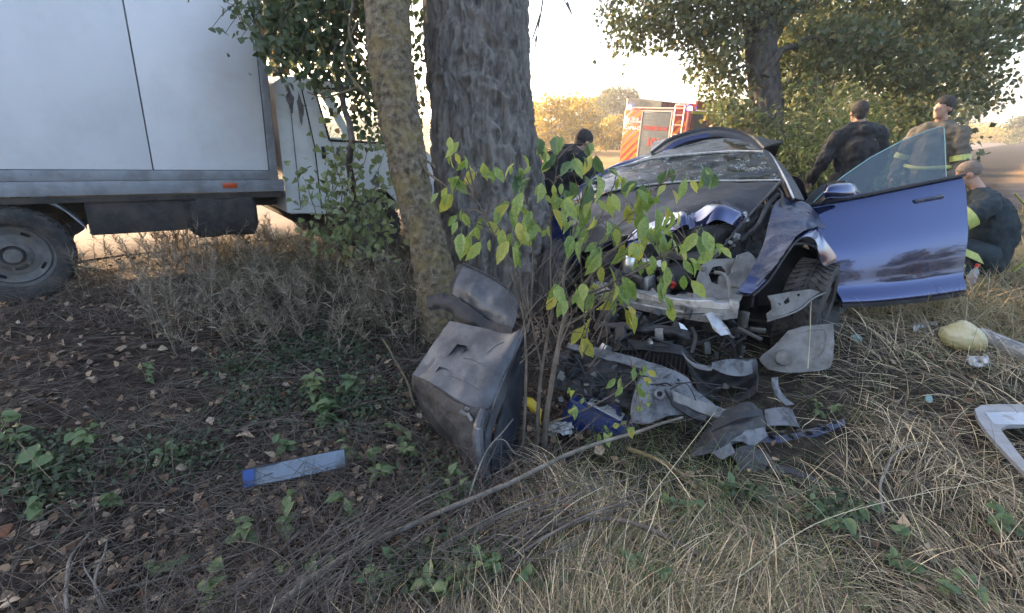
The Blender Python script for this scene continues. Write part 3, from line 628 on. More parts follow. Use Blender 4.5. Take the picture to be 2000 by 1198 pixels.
def text_obj(name, s, size, fr, c, m, parent, rx=0, depth=.004, align='CENTER', bold=0):
    cu = bpy.data.curves.new(name, 'FONT'); cu.body = s; cu.size = size; cu.extrude = depth; cu.align_x = align; cu.align_y = 'CENTER'; cu.offset = bold
    tmp = bpy.data.objects.new('tmp', cu); COL.objects.link(tmp)
    dg = bpy.context.evaluated_depsgraph_get(); me = bpy.data.meshes.new_from_object(tmp.evaluated_get(dg)); bpy.data.objects.remove(tmp)
    me.materials.clear(); me.materials.append(m); o = link(name, me, parent)
    X = fr.dir(1, 0, 0); Z = fr.dir(0, 0, 1); Y = np.cross(X, Z)       # text lies in the right/up plane facing backward
    M = Matrix([list(r) for r in np.stack([X, Z, np.cross(X, Z)], 1)]).to_4x4(); M.translation = Vector(c - wloc(parent)); o.matrix_basis = M; return o
# -- the white box truck on the verge
TW = onground(*(gz(22, 594)[:2]))
TF = Frame(TW + (.07, .05, .0), R(50), -.045, .035)
TRUCK = thing('box_truck', TF(-1, 1, 0), 'white box truck with dented cab parked on the road verge', 'truck')
BOXW = mat('truck_box_panel', (.62, .635, .65), (.68, .69, .705), 1.2, .42, bump=.03, bscale=9, dirt=(.40, .385, .37), dirtamt=.28, dscale=.7)
BOXF = mat('truck_frame_paint', (.20, .215, .235), (.25, .265, .28), 9, .5, dirt=(.13, .12, .11), dirtamt=.5, dscale=4)
CABW = mat('truck_cab_paint', (.60, .63, .62), rough=.28, coat=.5, dirt=(.42, .43, .41), dirtamt=.5, dscale=3)
CHIP = mat('chipped_paint', (.07, .07, .07), (.15, .15, .15), 20, .8)
UNDER = mat('truck_underside', (.014, .013, .013), (.04, .037, .034), 9, .8, bump=.3, dirt=(.09, .075, .06), dirtamt=.5)
ROADST = mat('truck_wheel_rim', (.08, .08, .08), (.14, .138, .132), 12, .65, bump=.3, dirt=(.12, .095, .07), dirtamt=.7, dscale=7)
def truck():
    t = TRUCK; f = TF; BF = 2.08; W = 2.05; SEAM = 1.03; SO = -.12      # box side plane lies at r = SO
    cb = G(); cb.add(*f.box((SO - W / 2, (BF - 2.6) / 2, 1.98), (W - .04, BF + 2.6 - .02, 1.96))); box_o = cb.obj('cargo_box', BOXF, t, False)
    for a0, a1 in ((-2.58, SEAM - .006), (SEAM + .006, BF - .085)):
        g = G(); g.add(*f.box((SO - .008, (a0 + a1) / 2, 1.995), (.03, a1 - a0, 1.90), .004)); g.obj('side_panel', BOXW, box_o, False)
    g = G(); g.add(*f.box((SO - .004, (BF - 2.6) / 2, .997), (.05, BF + 2.6, .088), .006)); g.obj('upper_rail', BOXF, box_o, False)
    g = G(); g.add(*f.box((SO + .012, (BF - 2.6) / 2 + .02, .893), (.05, BF + 2.6 + .05, .116), .006)); g.obj('lower_rail', BOXF, box_o, False)
    g = G(); g.add(*f.box((SO + .002, BF - .04, 1.95), (.05, .075, 2.05), .008)); g.obj('corner_post', BOXF, box_o, False)
    g = G(); g.add(*f.box((SO + .042, 1.62, .902), (.012, .125, .05), .005)); g.obj('side_marker', mat('marker_orange', (.45, .07, .02), rough=.3), t)
    for i in range(24): g = G(); g.add(*f.box((SO + .026, -2.3 + i * .18, 1.012), (.012, .012, .012), .004)); g.obj('rivet', BOXF, box_o)
    # chassis
    g = G()
    for r in (-.55, -1.55): g.add(*f.box((r, .9, .72), (.07, 6.2, .17)))
    for a in (-1.8, -.7, .6, 1.7, 2.6): g.add(*f.box((-1.05, a, .73), (1.0, .09, .12)))
    g.add(*f.box((-1.05, .0, .80), (1.9, 4.2, .05)))
    g.obj('chassis_frame', UNDER, t, False)
    g = G(); g.add(*f.box((-.30, .93, .65), (.36, .86, .33), .02)); g.obj('tool_locker', UNDER, t, True)
    g = G(); g.add(*f.box((-.30, 1.55, .60), (.44, .62, .40), .10))
    for a in (1.4, 1.72): g.add(*f.box((-.30, a, .60), (.46, .035, .42), .10))
    g.obj('fuel_tank', UNDER, t, True)
    g = G(); g.add(*f.box((-1.80, 1.2, .58), (.36, 1.6, .44), .02)); g.obj('added_sun_block', UNDER, t, True)  # unseen box added on the far side to stop sun leaking under the truck
    for r in (-.30,):
        g = G()
        for i in range(6): g.add(*tube(spline(f.pts([(r, -.62, .62 - .0), (r, -.2, .46 + .02 * i), (r, .1, .43 + .02 * i), (r, .42, .50 + .014 * i), (r, .56 + .02 * (5 - i) * -1, .60)]), 12), .022, 5))
        g.add(*f.box((r, .56, .66), (.05, .1, .16))); g.obj('leaf_spring', UNDER, t)
    g = G(); g.add(*tube(f.pts([(-.35, 0, .40), (-1.75, 0, .40)]), .055, 10)); g.add(*lathe([(.02, -.16), (.14, -.10), (.17, 0), (.14, .10), (.02, .16)], f(-1.05, 0, .41), f.dir(1, 0, 0), 16)); g.obj('rear_axle', UNDER, t)
    # mudguard: an arched steel flap cut straight at its front
    an = np.linspace(R(172), R(22), 15); P = [[f(SO - .02 - .30 * w, .50 * math.cos(a) * 1.05, .36 + .49 * math.sin(a)) for w in (0, .5, 1)] for a in an]
    g = G(); g.add(*sheet(P, 30, 6, .006))
    top = [f(SO + .0, x, .835) for x in (-.52, .28)]; edge = [f(SO + .0, .525 * math.cos(a), .36 + .50 * math.sin(a)) for a in np.linspace(R(20), R(160), 14)]
    g.add(*plate([top[0], top[1]] + edge, thick=.012)); g.obj('mudguard', BOXF, t, False)
    # wheels
    for (r, a) in ((0 - .10, 0), (-1.85, 0), (-.12, 3.05), (-1.85, 3.05)):
        c = f(r, a, .375); ax = f.dir(1 if r > -1 else -1, 0, 0); k = 60
        g = G(); g.add(*tyre_geo(c, ax, .385, .20, .255, 60, 34)); wo = g.obj('wheel', RUB, t)
        g = G(); g.add(*lathe([(.06, .02), (.085, .062), (.10, .055), (.125, .028), (.17, .02), (.20, .032), (.222, .045), (.235, .03), (.25, .055), (.262, .075), (.268, .070), (.262, .03), (.25, -.06), (.02, -.06)], c, ax, k)); rm = g.obj('rim', ROADST, wo, True, 30)
        hb = G(); hb.add(*lathe([(.001, .085), (.05, .085), (.058, .078), (.062, .03), (.062, .0)], c, ax, 20))
        u = np.cross(ax, (0, 0, 1)); u /= np.linalg.norm(u); q = np.cross(ax, u)
        for i in range(6):
            b_ = 2 * np.pi * (i + .3) / 6; hb.add(*lathe([(.001, .062), (.012, .062), (.014, .05), (.014, .02)], c + (u * math.cos(b_) + q * math.sin(b_)) * .105 + ax * .0, ax, 6))
        hb.obj('hub', ROADST, wo)
        for i in range(4):
            sl_ = G()
            b_ = 2 * np.pi * (i + .62) / 4; d = u * math.cos(b_) + q * math.sin(b_); tn = -u * math.sin(b_) + q * math.cos(b_)
            sl_.add(*box(c + d * .192 + ax * .0305, (.062, .026, .012), np.stack([tn, d, ax], 1), .012)); sl_.obj('rim_slot', BLACKI, wo)
    # cab
    C0 = 2.15; side = [(C0, .60), (C0, 1.88), (C0 + .10, 1.96), (C0 + 1.05, 1.98), (C0 + 1.20, 1.94), (C0 + 1.52, 1.33), (C0 + 1.74, 1.26), (C0 + 1.84, 1.14), (C0 + 1.86, .62), (C0 + 1.48, .58)] + [(3.05 + .46 * math.cos(a), .42 + .46 * math.sin(a)) for a in np.linspace(R(20), R(158), 9)] + [(C0 + .48, .56)]
    win = [(C0 + .50, 1.36), (C0 + .40, 1.88), (C0 + 1.06, 1.90), (C0 + 1.38, 1.40), (C0 + 1.36, 1.35)]
    cab = G(); SR = -.14; SL = -1.94
    def sd(r, L, tz=1.3): return [f(r - (.10 * max(0, z - tz) / .7) * (1 if r > -1 else -1), a, z) for a, z in L]
    for r in (SR, SL):
        V, F = plate(sd(r, side), [sd(r, win)], .03); cab.add(V, F)
    # skin between the two sides
    n = len(side)
    rowR = sd(SR, side); rowL = sd(SL, side)
    for i, j in ((0, 1), (1, 2), (2, 3), (3, 4), (5, 6), (6, 7), (7, 8)):
        V = [rowR[i], rowR[j], rowL[j], rowL[i]]
        if (i, j) == (0, 1):                                       # back wall with a rear window
            cab.add(*plate(V, [[f(-.5, C0, 1.40), f(-.5, C0, 1.80), f(-1.6, C0, 1.80), f(-1.6, C0, 1.40)]], .012))
        else: cab.add(V, [(0, 1, 2, 3)])
    cab.add(*f.box((-1.05, C0 + 1.1, .60), (1.7, 2.1, .05)))
    co = cab.obj('cab', CABW, t, False)
    # door skin standing slightly proud, with the shut line round it
    dl = [(C0 + .37, .62), (C0 + .33, 1.30), (C0 + .25, 1.94), (C0 + 1.08, 1.95), (C0 + 1.47, 1.36), (C0 + 1.47, .95), (C0 + 1.33, .93), (C0 + .70, .62)]
    dl = [(C0 + .37, .64), (C0 + .34, 1.30), (C0 + .27, 1.93), (C0 + 1.09, 1.94), (C0 + 1.46, 1.36), (C0 + 1.46, .86), (C0 + 1.10, .84), (C0 + .80, .76), (C0 + .62, .64)]
    g = G(); w2 = [(a * 1 + 0, z) for a, z in win]
    g.add(*plate(sd(SR + .012, dl), [sd(SR + .012, w2)], .012)); do = g.obj('cab_door', CABW, t, False)
    g = G(); dlo = [(C0 + .357, .63), (C0 + .327, 1.30), (C0 + .255, 1.945)] + [(C0 + .275, 1.945), (C0 + .347, 1.30), (C0 + .377, .63)]
    g.add(*plate(sd(SR + .006, dlo), (), .004)); g.obj('shut_line', BLACKI, do, False)
    g = G(); g.add(*plate(sd(SR + .016, [(C0 + .13, .64), (C0 + .135, 1.9), (C0 + .143, 1.9), (C0 + .138, .64)]), (), .003)); g.obj('pressed_seam', CHIP, co, False)
    g = G(); V = tube(sd(SR + .016, win + [win[0]]), .013, 6); g.add(*V); g.obj('window_seal', BLACKI, do)
    g = G(); g.add(*plate(sd(SR - .004, win), (), .004)); g.obj('window_pane', glass('cab_glass', (.75, .85, .85), .12), do, False)
    g = G(); g.add(*plate(sd(SL + .015, win), (), .004)); g.obj('far_window', MATS['cab_glass'], co, False)
    g = G(); g.add([rowR[4], rowR[5], rowL[5], rowL[4]], [(0, 1, 2, 3)]); g.obj('windscreen', MATS['cab_glass'], co, False)
    g = G(); g.add(*f.box((SR + .026, C0 + .42, 1.23), (.03, .045, .13), .012)); g.obj('door_handle', BLACKP, do)
    g = G(); g.add(*f.box((SR + .018, C0 + .68, 1.115), (.012, .24, .028), .004)); g.obj('badge', BLACKP, co)
    bl = G()
    for i in range(7): bl.add(*f.box((SR + .0255, C0 + .59 + i * .031, 1.115), (.003, .016, .014)))
    bl.obj('badge_letter', SILV, co)
    g = G(); g.add(*f.box((-1.05, C0 + .2, .9), (1.5, .2, .9), .04)); g.add(*f.box((-1.05, C0 + .5, .85), (1.5, .55, .2), .06)); g.obj('seat', BLACKI, co)
    g = G(); g.add(*f.box((-1.05, C0 + 1.4, 1.18), (1.65, .3, .25), .06)); g.obj('dashboard', BLACKI, co)
    # bare patches where the paint has flaked off
    for k, (a, z, ra, rz) in enumerate(((C0 + .145, 1.73, .035, .10), (C0 + .235, 1.66, .028, .13), (C0 + .60, 1.245, .045, .06), (C0 + .71, 1.29, .03, .03), (C0 + .75, 1.29, .02, .02), (C0 + 1.02, .92, .05, .07))):
        pt = [(a + ra * math.cos(q) * (1 + .3 * math.sin(3 * q + k)), z + rz * math.sin(q) * (1 + .3 * math.cos(4 * q + k))) for q in np.linspace(0, 2 * np.pi, 18, endpoint=False)]
        g = G(); g.add(*plate(sd(SR + (.0155 if a > C0 + .3 else .004), pt), (), .003)); g.obj('bare_patch', CHIP, do if a > C0 + .3 else co, False)
    g = G(); g.add(*f.box((SR + .14, C0 + 1.40, 1.62), (.16, .05, .28), .02)); g.add(*tube(f.pts([(SR - .02, C0 + 1.36, 1.5), (SR + .12, C0 + 1.40, 1.55)]), .012, 6)); g.obj('wing_mirror', BLACKP, t)
    g = G(); g.add(*f.box((-1.05, C0 + 1.90, .58), (1.9, .10, .22), .03)); g.obj('front_bumper', BLACKP, t)
truck()
# -- the fire engine far down the road
FB = onground(*road_xy(15.2, 9.45)); FF = Frame((FB[0], FB[1], -.1), R(47), 0, .05)
RED = mat('fire_red', (.36, .03, .02), rough=.35, coat=.4); ORA = mat('fire_orange', (.60, .22, .02), rough=.4)
SHUT = mat('roller_shutter', (.13, .15, .165), (.16, .18, .195), 8, .4, metal=.3); YELL = mat('hi_vis_yellow', (.62, .62, .06), rough=.5)
PINKM = mat('ladder_metal', (.75, .55, .45), rough=.4, metal=.4)
def fire_engine():
    f = FF; t = thing('fire_engine', FF.b, 'red and orange fire engine parked on the road beyond the wreck', 'fire engine')
    W = 1.25; Z0, Z1 = .42, 2.30; LEN = 5.2
    g = G(); g.add(*f.box((0, LEN / 2, (Z0 + Z1) / 2), (2 * W, LEN, Z1 - Z0), .04)); g.obj('body', RED, t, True)
    g = G(); g.add(*f.box((0, LEN + 1.0, 1.25), (2.3, 1.8, 1.9), .12)); g.obj('cab', RED, t)
    # chevrons on the rear: orange bands clipped to the left panel and the bottom panel
    def band(r0, r1, z0, z1, pitch=.27, wd=.135):
        out = []
        for k in range(-20, 30):
            c = k * pitch; poly = [(r0 - 9, (r0 - 9) * .95 + c), (r1 + 9, (r1 + 9) * .95 + c), (r1 + 9, (r1 + 9) * .95 + c + wd), (r0 - 9, (r0 - 9) * .95 + c + wd)]
            for ax_, lim, sg in ((0, r0, 1), (0, r1, -1), (1, z0, 1), (1, z1, -1)):
                q = []
                for i in range(len(poly)):
                    a, b = poly[i], poly[(i + 1) % len(poly)]; ia = sg * (a[ax_] - lim) >= 0; ib = sg * (b[ax_] - lim) >= 0
                    if ia: q.append(a)
                    if ia != ib: w = (lim - a[ax_]) / (b[ax_] - a[ax_]); q.append((a[0] + (b[0] - a[0]) * w, a[1] + (b[1] - a[1]) * w))
                poly = q
                if len(poly) < 3: break
            if len(poly) >= 3: out.append(poly)
        return out
    for r0, r1, z0, z1 in ((-W + .03, -.50, Z0 + .02, 1.66), (-W + .03, -.50, 1.74, 1.82), (-W + .03, -.50, 2.05, Z1 - .03), (-.48, .6, Z0 + .02, .66), (.62, W - .03, Z0 + .02, 2.0)):
        for p in band(r0, r1, z0, z1):
            g = G(); g.add(*plate([f(a, -.006, z) for a, z in p], (), .004)); g.obj('orange_chevron', ORA, t, False)
    g = G(); g.add(*f.box((.05, -.02, 1.45), (1.06, .05, 1.58), .02)); so_ = g.obj('rear_shutter', SHUT, t)
    sg = G()
    for i in range(17): sg.add(*f.box((.05, -.047, .72 + i * .09), (.98, .006, .072)))
    sg.obj('slat', SHUT, so_, False)
    fr = G(); 
    for a in (-.50, .60): fr.add(*f.box((a, -.035, 1.45), (.045, .05, 1.62)))
    fr.add(*f.box((.05, -.035, 2.26), (1.15, .05, .045))); fr.obj('shutter_frame', mat('pale_frame', (.55, .50, .46), rough=.4), t, False)
    TXR = mat('red_lettering', (.62, .06, .05), rough=.5); TXW = mat('white_lettering', (.85, .82, .80), rough=.5)
    text_obj('shutter_lettering', 'ПОЖЕЖНА', .17, f, f(.05, -.053, 1.72), TXR, t, bold=.004)
    text_obj('emergency_number', '101', .36, f, f(.05, -.053, 1.28), TXR, t, bold=.012)
    text_obj('side_lettering', 'САРМ-С', .155, f, f(-.86, -.008, 1.70), TXW, t, bold=.006)
    text_obj('small_lettering', 'ДСНС\nУКРАЇНИ', .095, f, f(-.76, -.008, 1.95), TXW, t, bold=.003)
    g = G(); g.add(*lathe([(.055, -.001), (.075, -.001), (.075, .004), (.055, .004)], f(-1.07, -.008, 1.95), f.dir(0, -1, 0), 20, True))
    for i in range(8):
        a = i * math.pi / 4; g.add(*box(f(-1.07 + .03 * math.cos(a), -.01, 1.95 + .03 * math.sin(a)), (.05, .006, .012), f.M @ np.array([[math.cos(a), 0, -math.sin(a)], [0, 1, 0], [math.sin(a), 0, math.cos(a)]])))
    g.obj('round_emblem', TXW, t)
    # ladder to the roof
    g = G()
    for a in (.74, 1.06): g.add(*tube(f.pts([(a, -.12, .55), (a, -.12, 2.42), (a, .15, 2.50)]), .028, 8))
    lo = g.obj('ladder', PINKM, t)
    for i in range(7): g = G(); g.add(*tube(f.pts([(.74, -.12, .7 + i * .29), (1.06, -.12, .7 + i * .29)]), .022, 8)); g.obj('rung', PINKM, lo)
    g = G(); g.add(*f.box((1.16, -.02, 1.4), (.07, .05, 1.7), .01)); g.obj('corner_trim', mat('corner_red', (.7, .22, .16), rough=.4), t)
    # roof gear
    g = G(); V, F = box((0, 0, 0), (1.25, 1.2, .34)); V[:, 2] -= np.where(V[:, 0] > 0, .12, 0) * (V[:, 2] > 0) ; V[:, 0] += 0; V = V @ f.M.T + f(-.55, .7, Z1 + .20); g.add(V, F); g.obj('hose_locker', mat('roof_grey', (.14, .15, .13), (.24, .25, .22), 7, .7), t, False)
    g = G(); g.add(*tube(f.pts([(-1.18, .02, Z1), (-1.18, .02, Z1 + .34)]), .03, 6)); g.add(*tube(f.pts([(-1.18, 0, Z1 + .05), (1.2, 0, Z1 + .05)]), .028, 6)); g.obj('roof_rail', PINKM, t)
    g = G(); g.add(*f.box((.82, .35, Z1 + .10), (.5, .5, .22), .04)); g.obj('roof_locker', RED, t)
    g = G(); g.add(*f.box((1.2, 2.0, Z1 + .15), (.06, 3.4, .28))); bo = g.obj('side_board', RED, t, False)
    g = G()
    for i in range(16): g.add(*f.box((1.235, .7 + i * .17, Z1 + .16), (.012, .09, .14)))
    g.add(*f.box((1.235, 2.0, Z1 + .035), (.012, 3.4, .05))); g.obj('yellow_lettering', YELL, bo, False)
    for k, (a, b) in enumerate(((.15, .95), (1.75, 2.8), (3.0, 4.2))):
        g = G(); g.add(*f.box((W + .012, (a + b) / 2, 1.42), (.03, b - a, 1.55))); g.obj('side_shutter', SHUT, t, False)
    g = G(); g.add(*f.box((W + .008, LEN / 2, Z1 - .06), (.03, LEN, .07))); g.obj('side_stripe', YELL, t, False)
    em = bpy.data.materials.new('blue_beacon'); em.use_nodes = True; pb = em.node_tree.nodes['Principled BSDF']; pb.inputs['Base Color'].default_value = (.05, .08, .6, 1); pb.inputs['Emission Color'].default_value = (.22, .25, 1, 1); pb.inputs['Emission Strength'].default_value = 2.2
    for r in (1.13, -1.13):
        g = G(); g.add(*lathe([(.001, .12), (.06, .11), (.085, .05), (.085, 0)], f(r, .06, Z1 + .01), f.dir(0, 0, 1), 16)); g.obj('beacon', em, t)
    g = G(); g.add(*lathe([(.05, 0), (.13, 0), (.13, .03), (.05, .03)], f(.02, -.02, .52), f.dir(0, -1, 0), 20, True)); g.obj('tow_socket', BLACKP, t)
    for r in (-.98, .98):
        for a in (1.3, 4.6):
            g = G(); g.add(*tyre_geo(f(r, a, .30), f.dir(1 if r > 0 else -1, 0, 0), .48, .3, .28, 32)); w = g.obj('wheel', RUB, t)
            g = G(); g.add(*lathe([(.001, .1), (.28, .1), (.28, -.1)], f(r, a, .30), f.dir(1 if r > 0 else -1, 0, 0), 20)); g.obj('rim', STEEL, w)
fire_engine()
# ---------------------------------------------------------------- the wrecked car
CO = np.array([1.18, 3.53, -.08]); CF = Frame(CO, R(27.5) + math.pi, 0, 0)     # forward = the way the nose points; right = the car's right
def cw(Lf, Re, z): return CF(-Lf, -Re, z)                                     # metres to the car's left, towards its tail, up
CAR = thing('wrecked_car', CO, 'dark blue car with its front torn open against the thick poplar', 'car')
def piece(name, mt, geos, parent=CAR, smooth=True, sharp=40, **k):
    g = G()
    for V, F in geos: g.add(V, F)
    return g.obj(name, mt, parent, smooth, sharp, **k)
def PT(*L): return [at(*p) for p in L]
def car():
    # shell: lower body sides, floor, tail (mostly hidden behind the open door and the shrubs)
    def section(re, half, zs): return [cw(-half * k, re, z) for k, z in zs]
    rows = []
    for re, h, zt in ((.62, .93, .90), (1.2, .955, .93), (2.0, .97, .95), (2.9, .98, .97), (3.6, .94, .98), (4.05, .84, .98), (4.2, .70, .93)):
        rows.append([cw(h * .80, re, .24), cw(h * .97, re, .34), cw(h, re, .58), cw(h * .985, re, .76), cw(h * .93, re, zt), cw(h * .55, re, zt + .02), cw(0, re, zt + .03), cw(-h * .55, re, zt + .02), cw(-h * .93, re, zt), cw(-h * .985, re, .76), cw(-h, re, .58), cw(-h * .97, re, .34), cw(-h * .80, re, .24)])
    sides = [[r[i] for i in range(0, 5)] for r in rows]
    right = [[r[i] for i in range(8, 13)] for r in rows]
    rear_deck = [r[4:9] for r in rows if True][4:]
    tail = [[cw(.70, 4.2, .93), cw(.35, 4.24, .95), cw(-.35, 4.24, .95), cw(-.70, 4.2, .93)], [cw(.72, 4.27, .6), cw(.35, 4.32, .6), cw(-.35, 4.32, .6), cw(-.72, 4.27, .6)], [cw(.66, 4.2, .3), cw(.35, 4.25, .3), cw(-.35, 4.25, .3), cw(-.66, 4.2, .3)]]
    lsides = [[r[i] for i in range(0, 5)] for r in rows[1:]]
    piece('body', PAINT, [sheet(right, 40, 16, .01), sheet(lsides[1:], 34, 16, .01), sheet(rear_deck, 12, 16, .01), sheet(tail, 12, 16, .01)])
    piece('floor', BLACKP, [sheet([[cw(x, y, .26) for x in (-.75, 0, .75)] for y in (-.1, 2, 4.1)], 8, 6, .02)])
    # cabin interior: dark tub, dash, seats
    piece('dashboard', BLACKP, [sheet([[cw(x, y, z) for x in (.72, .3, -.3, -.72)] for y, z in ((.50, .93), (.75, .95), (.95, .88), (1.0, .70), (.95, .45))], 16, 16, .01)])
    for x in (.40, -.40):
        s_ = piece('seat', BLACKI, [sheet([[cw(x + w * .25, y, z) for w in (1, .5, 0, -.5, -1)] for y, z in ((1.25, .46), (1.7, .44), (1.85, .52), (1.98, .80), (2.08, 1.08))], 18, 10, .12), box(cw(x, 2.1, 1.20), (.26, .10, .18), CF.M, .04)])
    piece('steering_wheel', BLACKP, [tube([cw(.40 + .18 * math.cos(a), 1.18 + .06 * math.sin(a), .86 + .17 * math.sin(a)) for a in np.linspace(0, 2 * np.pi, 28)], .016, 8), tube([cw(.40, 1.0, .78), cw(.40, 1.18, .86)], .03, 8)])
    # airbag hanging in the cabin
    # roof, buckled up at the front
    ro = [[(1272, 300, 4.70), (1320, 268, 4.68), (1395, 252, 4.66), (1458, 264, 4.48), (1490, 291, 4.22)]]
    rows_r = [PT(*ro[0])] + [[cw(x * k, y, z + b * (1 - x * x * 2.2)) for x in (-.62, -.32, 0, .32, .62)] for y, z, b, k in ((2.0, 1.39, .09, .98), (2.8, 1.34, .07, .95), (3.6, 1.13, .06, .9))]
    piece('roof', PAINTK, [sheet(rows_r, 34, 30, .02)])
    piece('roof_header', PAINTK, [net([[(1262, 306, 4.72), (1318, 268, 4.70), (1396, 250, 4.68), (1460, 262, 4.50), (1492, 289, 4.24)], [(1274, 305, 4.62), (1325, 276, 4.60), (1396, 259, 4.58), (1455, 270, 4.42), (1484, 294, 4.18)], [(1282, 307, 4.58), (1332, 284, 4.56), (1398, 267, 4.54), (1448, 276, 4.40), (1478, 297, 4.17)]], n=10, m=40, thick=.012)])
    piece('header_sky_reflection', PAINT, [net([[(1290, 296, 4.60), (1318, 277, 4.59), (1350, 266, 4.58), (1384, 259, 4.57)], [(1292, 302, 4.57), (1322, 285, 4.56), (1352, 274, 4.55), (1384, 268, 4.54)]], n=5, m=30, thick=.004)])  # blue band painted in for the sky reflected along the roof header
    # windscreen: lower half crushed and milky, upper half folded back
    piece('windscreen', MATS.get('cracked_glass') or glass('cracked_glass', (.02, .028, .03), .72, .05, True), [net([[(1110, 394, 4.22), (1200, 370, 4.05), (1330, 354, 3.86), (1450, 352, 3.68), (1522, 351, 3.56)], [(1150, 362, 4.42), (1235, 340, 4.28), (1350, 325, 4.08), (1445, 322, 3.92), (1508, 322, 3.80)], [(1188, 331, 4.60), (1275, 311, 4.48), (1370, 301, 4.30), (1440, 297, 4.16), (1491, 298, 4.04)]], n=24, m=40, thick=.006, crumple=.010, cs=4, seed=5)])
    piece('upper_windscreen', glass('dark_cracked_glass', (.010, .013, .016), .9, .12), [net([[(1190, 330, 4.60), (1277, 310, 4.48), (1370, 300, 4.30), (1440, 296, 4.16), (1490, 297, 4.04)], [(1240, 314, 4.68), (1312, 287, 4.62), (1388, 273, 4.54), (1446, 280, 4.36), (1486, 296, 4.14)], [(1268, 305, 4.70), (1325, 275, 4.66), (1397, 260, 4.62), (1455, 270, 4.44), (1485, 295, 4.19)]], n=18, m=36, thick=.006, crumple=.006, cs=5, seed=6)])
    piece('glass_edge', mat('crushed_glass_edge', (.30, .29, .27), (.55, .54, .51), 30, .6), [tube(spline(PT((1180, 335, 4.58), (1276, 310, 4.46), (1370, 300, 4.28), (1440, 296, 4.14), (1490, 297, 4.02)), 40), .011, 5), tube(spline(PT((1105, 396, 4.20), (1200, 371, 4.03), (1330, 355, 3.84), (1450, 353, 3.66), (1524, 352, 3.54)), 40), .007, 5)])
    # pillars and their bright trims
    piece('pillar', PAINTK, [net([[(1486, 290, 4.20), (1494, 292, 4.22), (1503, 297, 4.30)], [(1508, 320, 3.86), (1517, 320, 3.86), (1528, 322, 3.95)], [(1526, 352, 3.56), (1538, 352, 3.56), (1552, 354, 3.66)], [(1542, 385, 3.42), (1556, 388, 3.42), (1572, 392, 3.52)]], n=20, m=6, thick=.03)])
    piece('pillar', PAINT, [net([[(1276, 298, 4.72), (1268, 304, 4.66), (1276, 310, 4.62)], [(1200, 322, 4.62), (1190, 328, 4.58), (1196, 336, 4.55)], [(1130, 366, 4.42), (1120, 372, 4.38), (1126, 382, 4.34)], [(1096, 392, 4.26), (1086, 400, 4.22), (1092, 412, 4.18)]], n=20, m=6, thick=.03)])
    piece('pillar_trim', SILV, [tube(spline(PT((1503, 300, 4.2), (1518, 322, 3.84), (1534, 352, 3.54), (1550, 388, 3.38)), 20), .008, 6)])
    # hood, folded upwards
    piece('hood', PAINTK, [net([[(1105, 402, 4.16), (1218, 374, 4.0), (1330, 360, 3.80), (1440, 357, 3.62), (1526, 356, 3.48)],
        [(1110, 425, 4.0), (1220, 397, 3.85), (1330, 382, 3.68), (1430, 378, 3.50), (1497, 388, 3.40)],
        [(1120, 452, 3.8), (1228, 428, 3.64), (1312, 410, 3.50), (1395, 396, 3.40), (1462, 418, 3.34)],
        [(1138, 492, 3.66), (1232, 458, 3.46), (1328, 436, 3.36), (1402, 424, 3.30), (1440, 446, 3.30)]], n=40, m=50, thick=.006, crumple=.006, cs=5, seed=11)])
    piece('hood_lip', PAINT, [net([[(1232, 452, 3.50), (1290, 428, 3.42), (1336, 408, 3.34), (1356, 416, 3.36), (1400, 393, 3.36), (1446, 408, 3.34), (1462, 420, 3.34)],
        [(1226, 470, 3.38), (1290, 446, 3.28), (1336, 420, 3.20), (1354, 432, 3.29), (1400, 404, 3.22), (1440, 416, 3.24), (1452, 428, 3.28)],
        [(1230, 490, 3.30), (1290, 468, 3.22), (1338, 440, 3.15), (1352, 452, 3.22), (1396, 430, 3.16), (1428, 438, 3.20), (1440, 446, 3.26)]], n=22, m=60, thick=.006, crumple=.004, cs=6, seed=2)])
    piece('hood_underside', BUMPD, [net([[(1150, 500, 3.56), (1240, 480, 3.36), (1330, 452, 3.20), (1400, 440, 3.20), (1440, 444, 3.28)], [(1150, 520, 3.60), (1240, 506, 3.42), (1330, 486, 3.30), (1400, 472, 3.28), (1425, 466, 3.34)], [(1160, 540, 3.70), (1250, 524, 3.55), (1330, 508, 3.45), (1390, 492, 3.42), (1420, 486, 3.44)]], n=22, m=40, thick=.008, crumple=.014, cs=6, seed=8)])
    piece('hood_strip', STEEL, [tube(PT((1527, 352, 3.46), (1440, 446, 3.26)), .008, 6), tube(PT((1440, 446, 3.26), (1398, 500, 3.22), (1385, 520, 3.22)), .007, 6)])
    # far wing, pale with sky light, between the trunk and the hood
    piece('fender', PAINT, [net([[(1086, 402, 4.24), (1104, 396, 4.2), (1122, 420, 4.05)], [(1078, 440, 4.1), (1100, 440, 4.0), (1120, 455, 3.86)], [(1080, 500, 4.0), (1104, 510, 3.9), (1130, 520, 3.75)]], n=16, m=10, thick=.006, crumple=.01, cs=6)])
    # near wing peeled outwards, with flared arch
    A = [(1437, 573, 2.84), (1462, 536, 2.94), (1489, 487, 3.07), (1500, 440, 3.20), (1512, 402, 3.38), (1530, 384, 3.50)]
    B = [(1450, 577, 2.82), (1480, 542, 2.90), (1515, 494, 2.98), (1535, 450, 3.10), (1560, 415, 3.30), (1580, 404, 3.46)]
    C = [(1462, 579, 2.80), (1494, 545, 2.86), (1530, 499, 2.92), (1556, 462, 3.02), (1590, 444, 3.16), (1612, 448, 3.34)]
    D = [(1470, 578, 2.81), (1503, 546, 2.86), (1532, 503, 2.92), (1560, 470, 3.02), (1592, 470, 3.08), (1610, 518, 3.14)]
    fe = piece('fender', PAINTD, [net([A, B, C], n=18, m=50, thick=.005, crumple=.012, cs=7, seed=4)], label='blue front wing torn loose and hanging over the wheel')
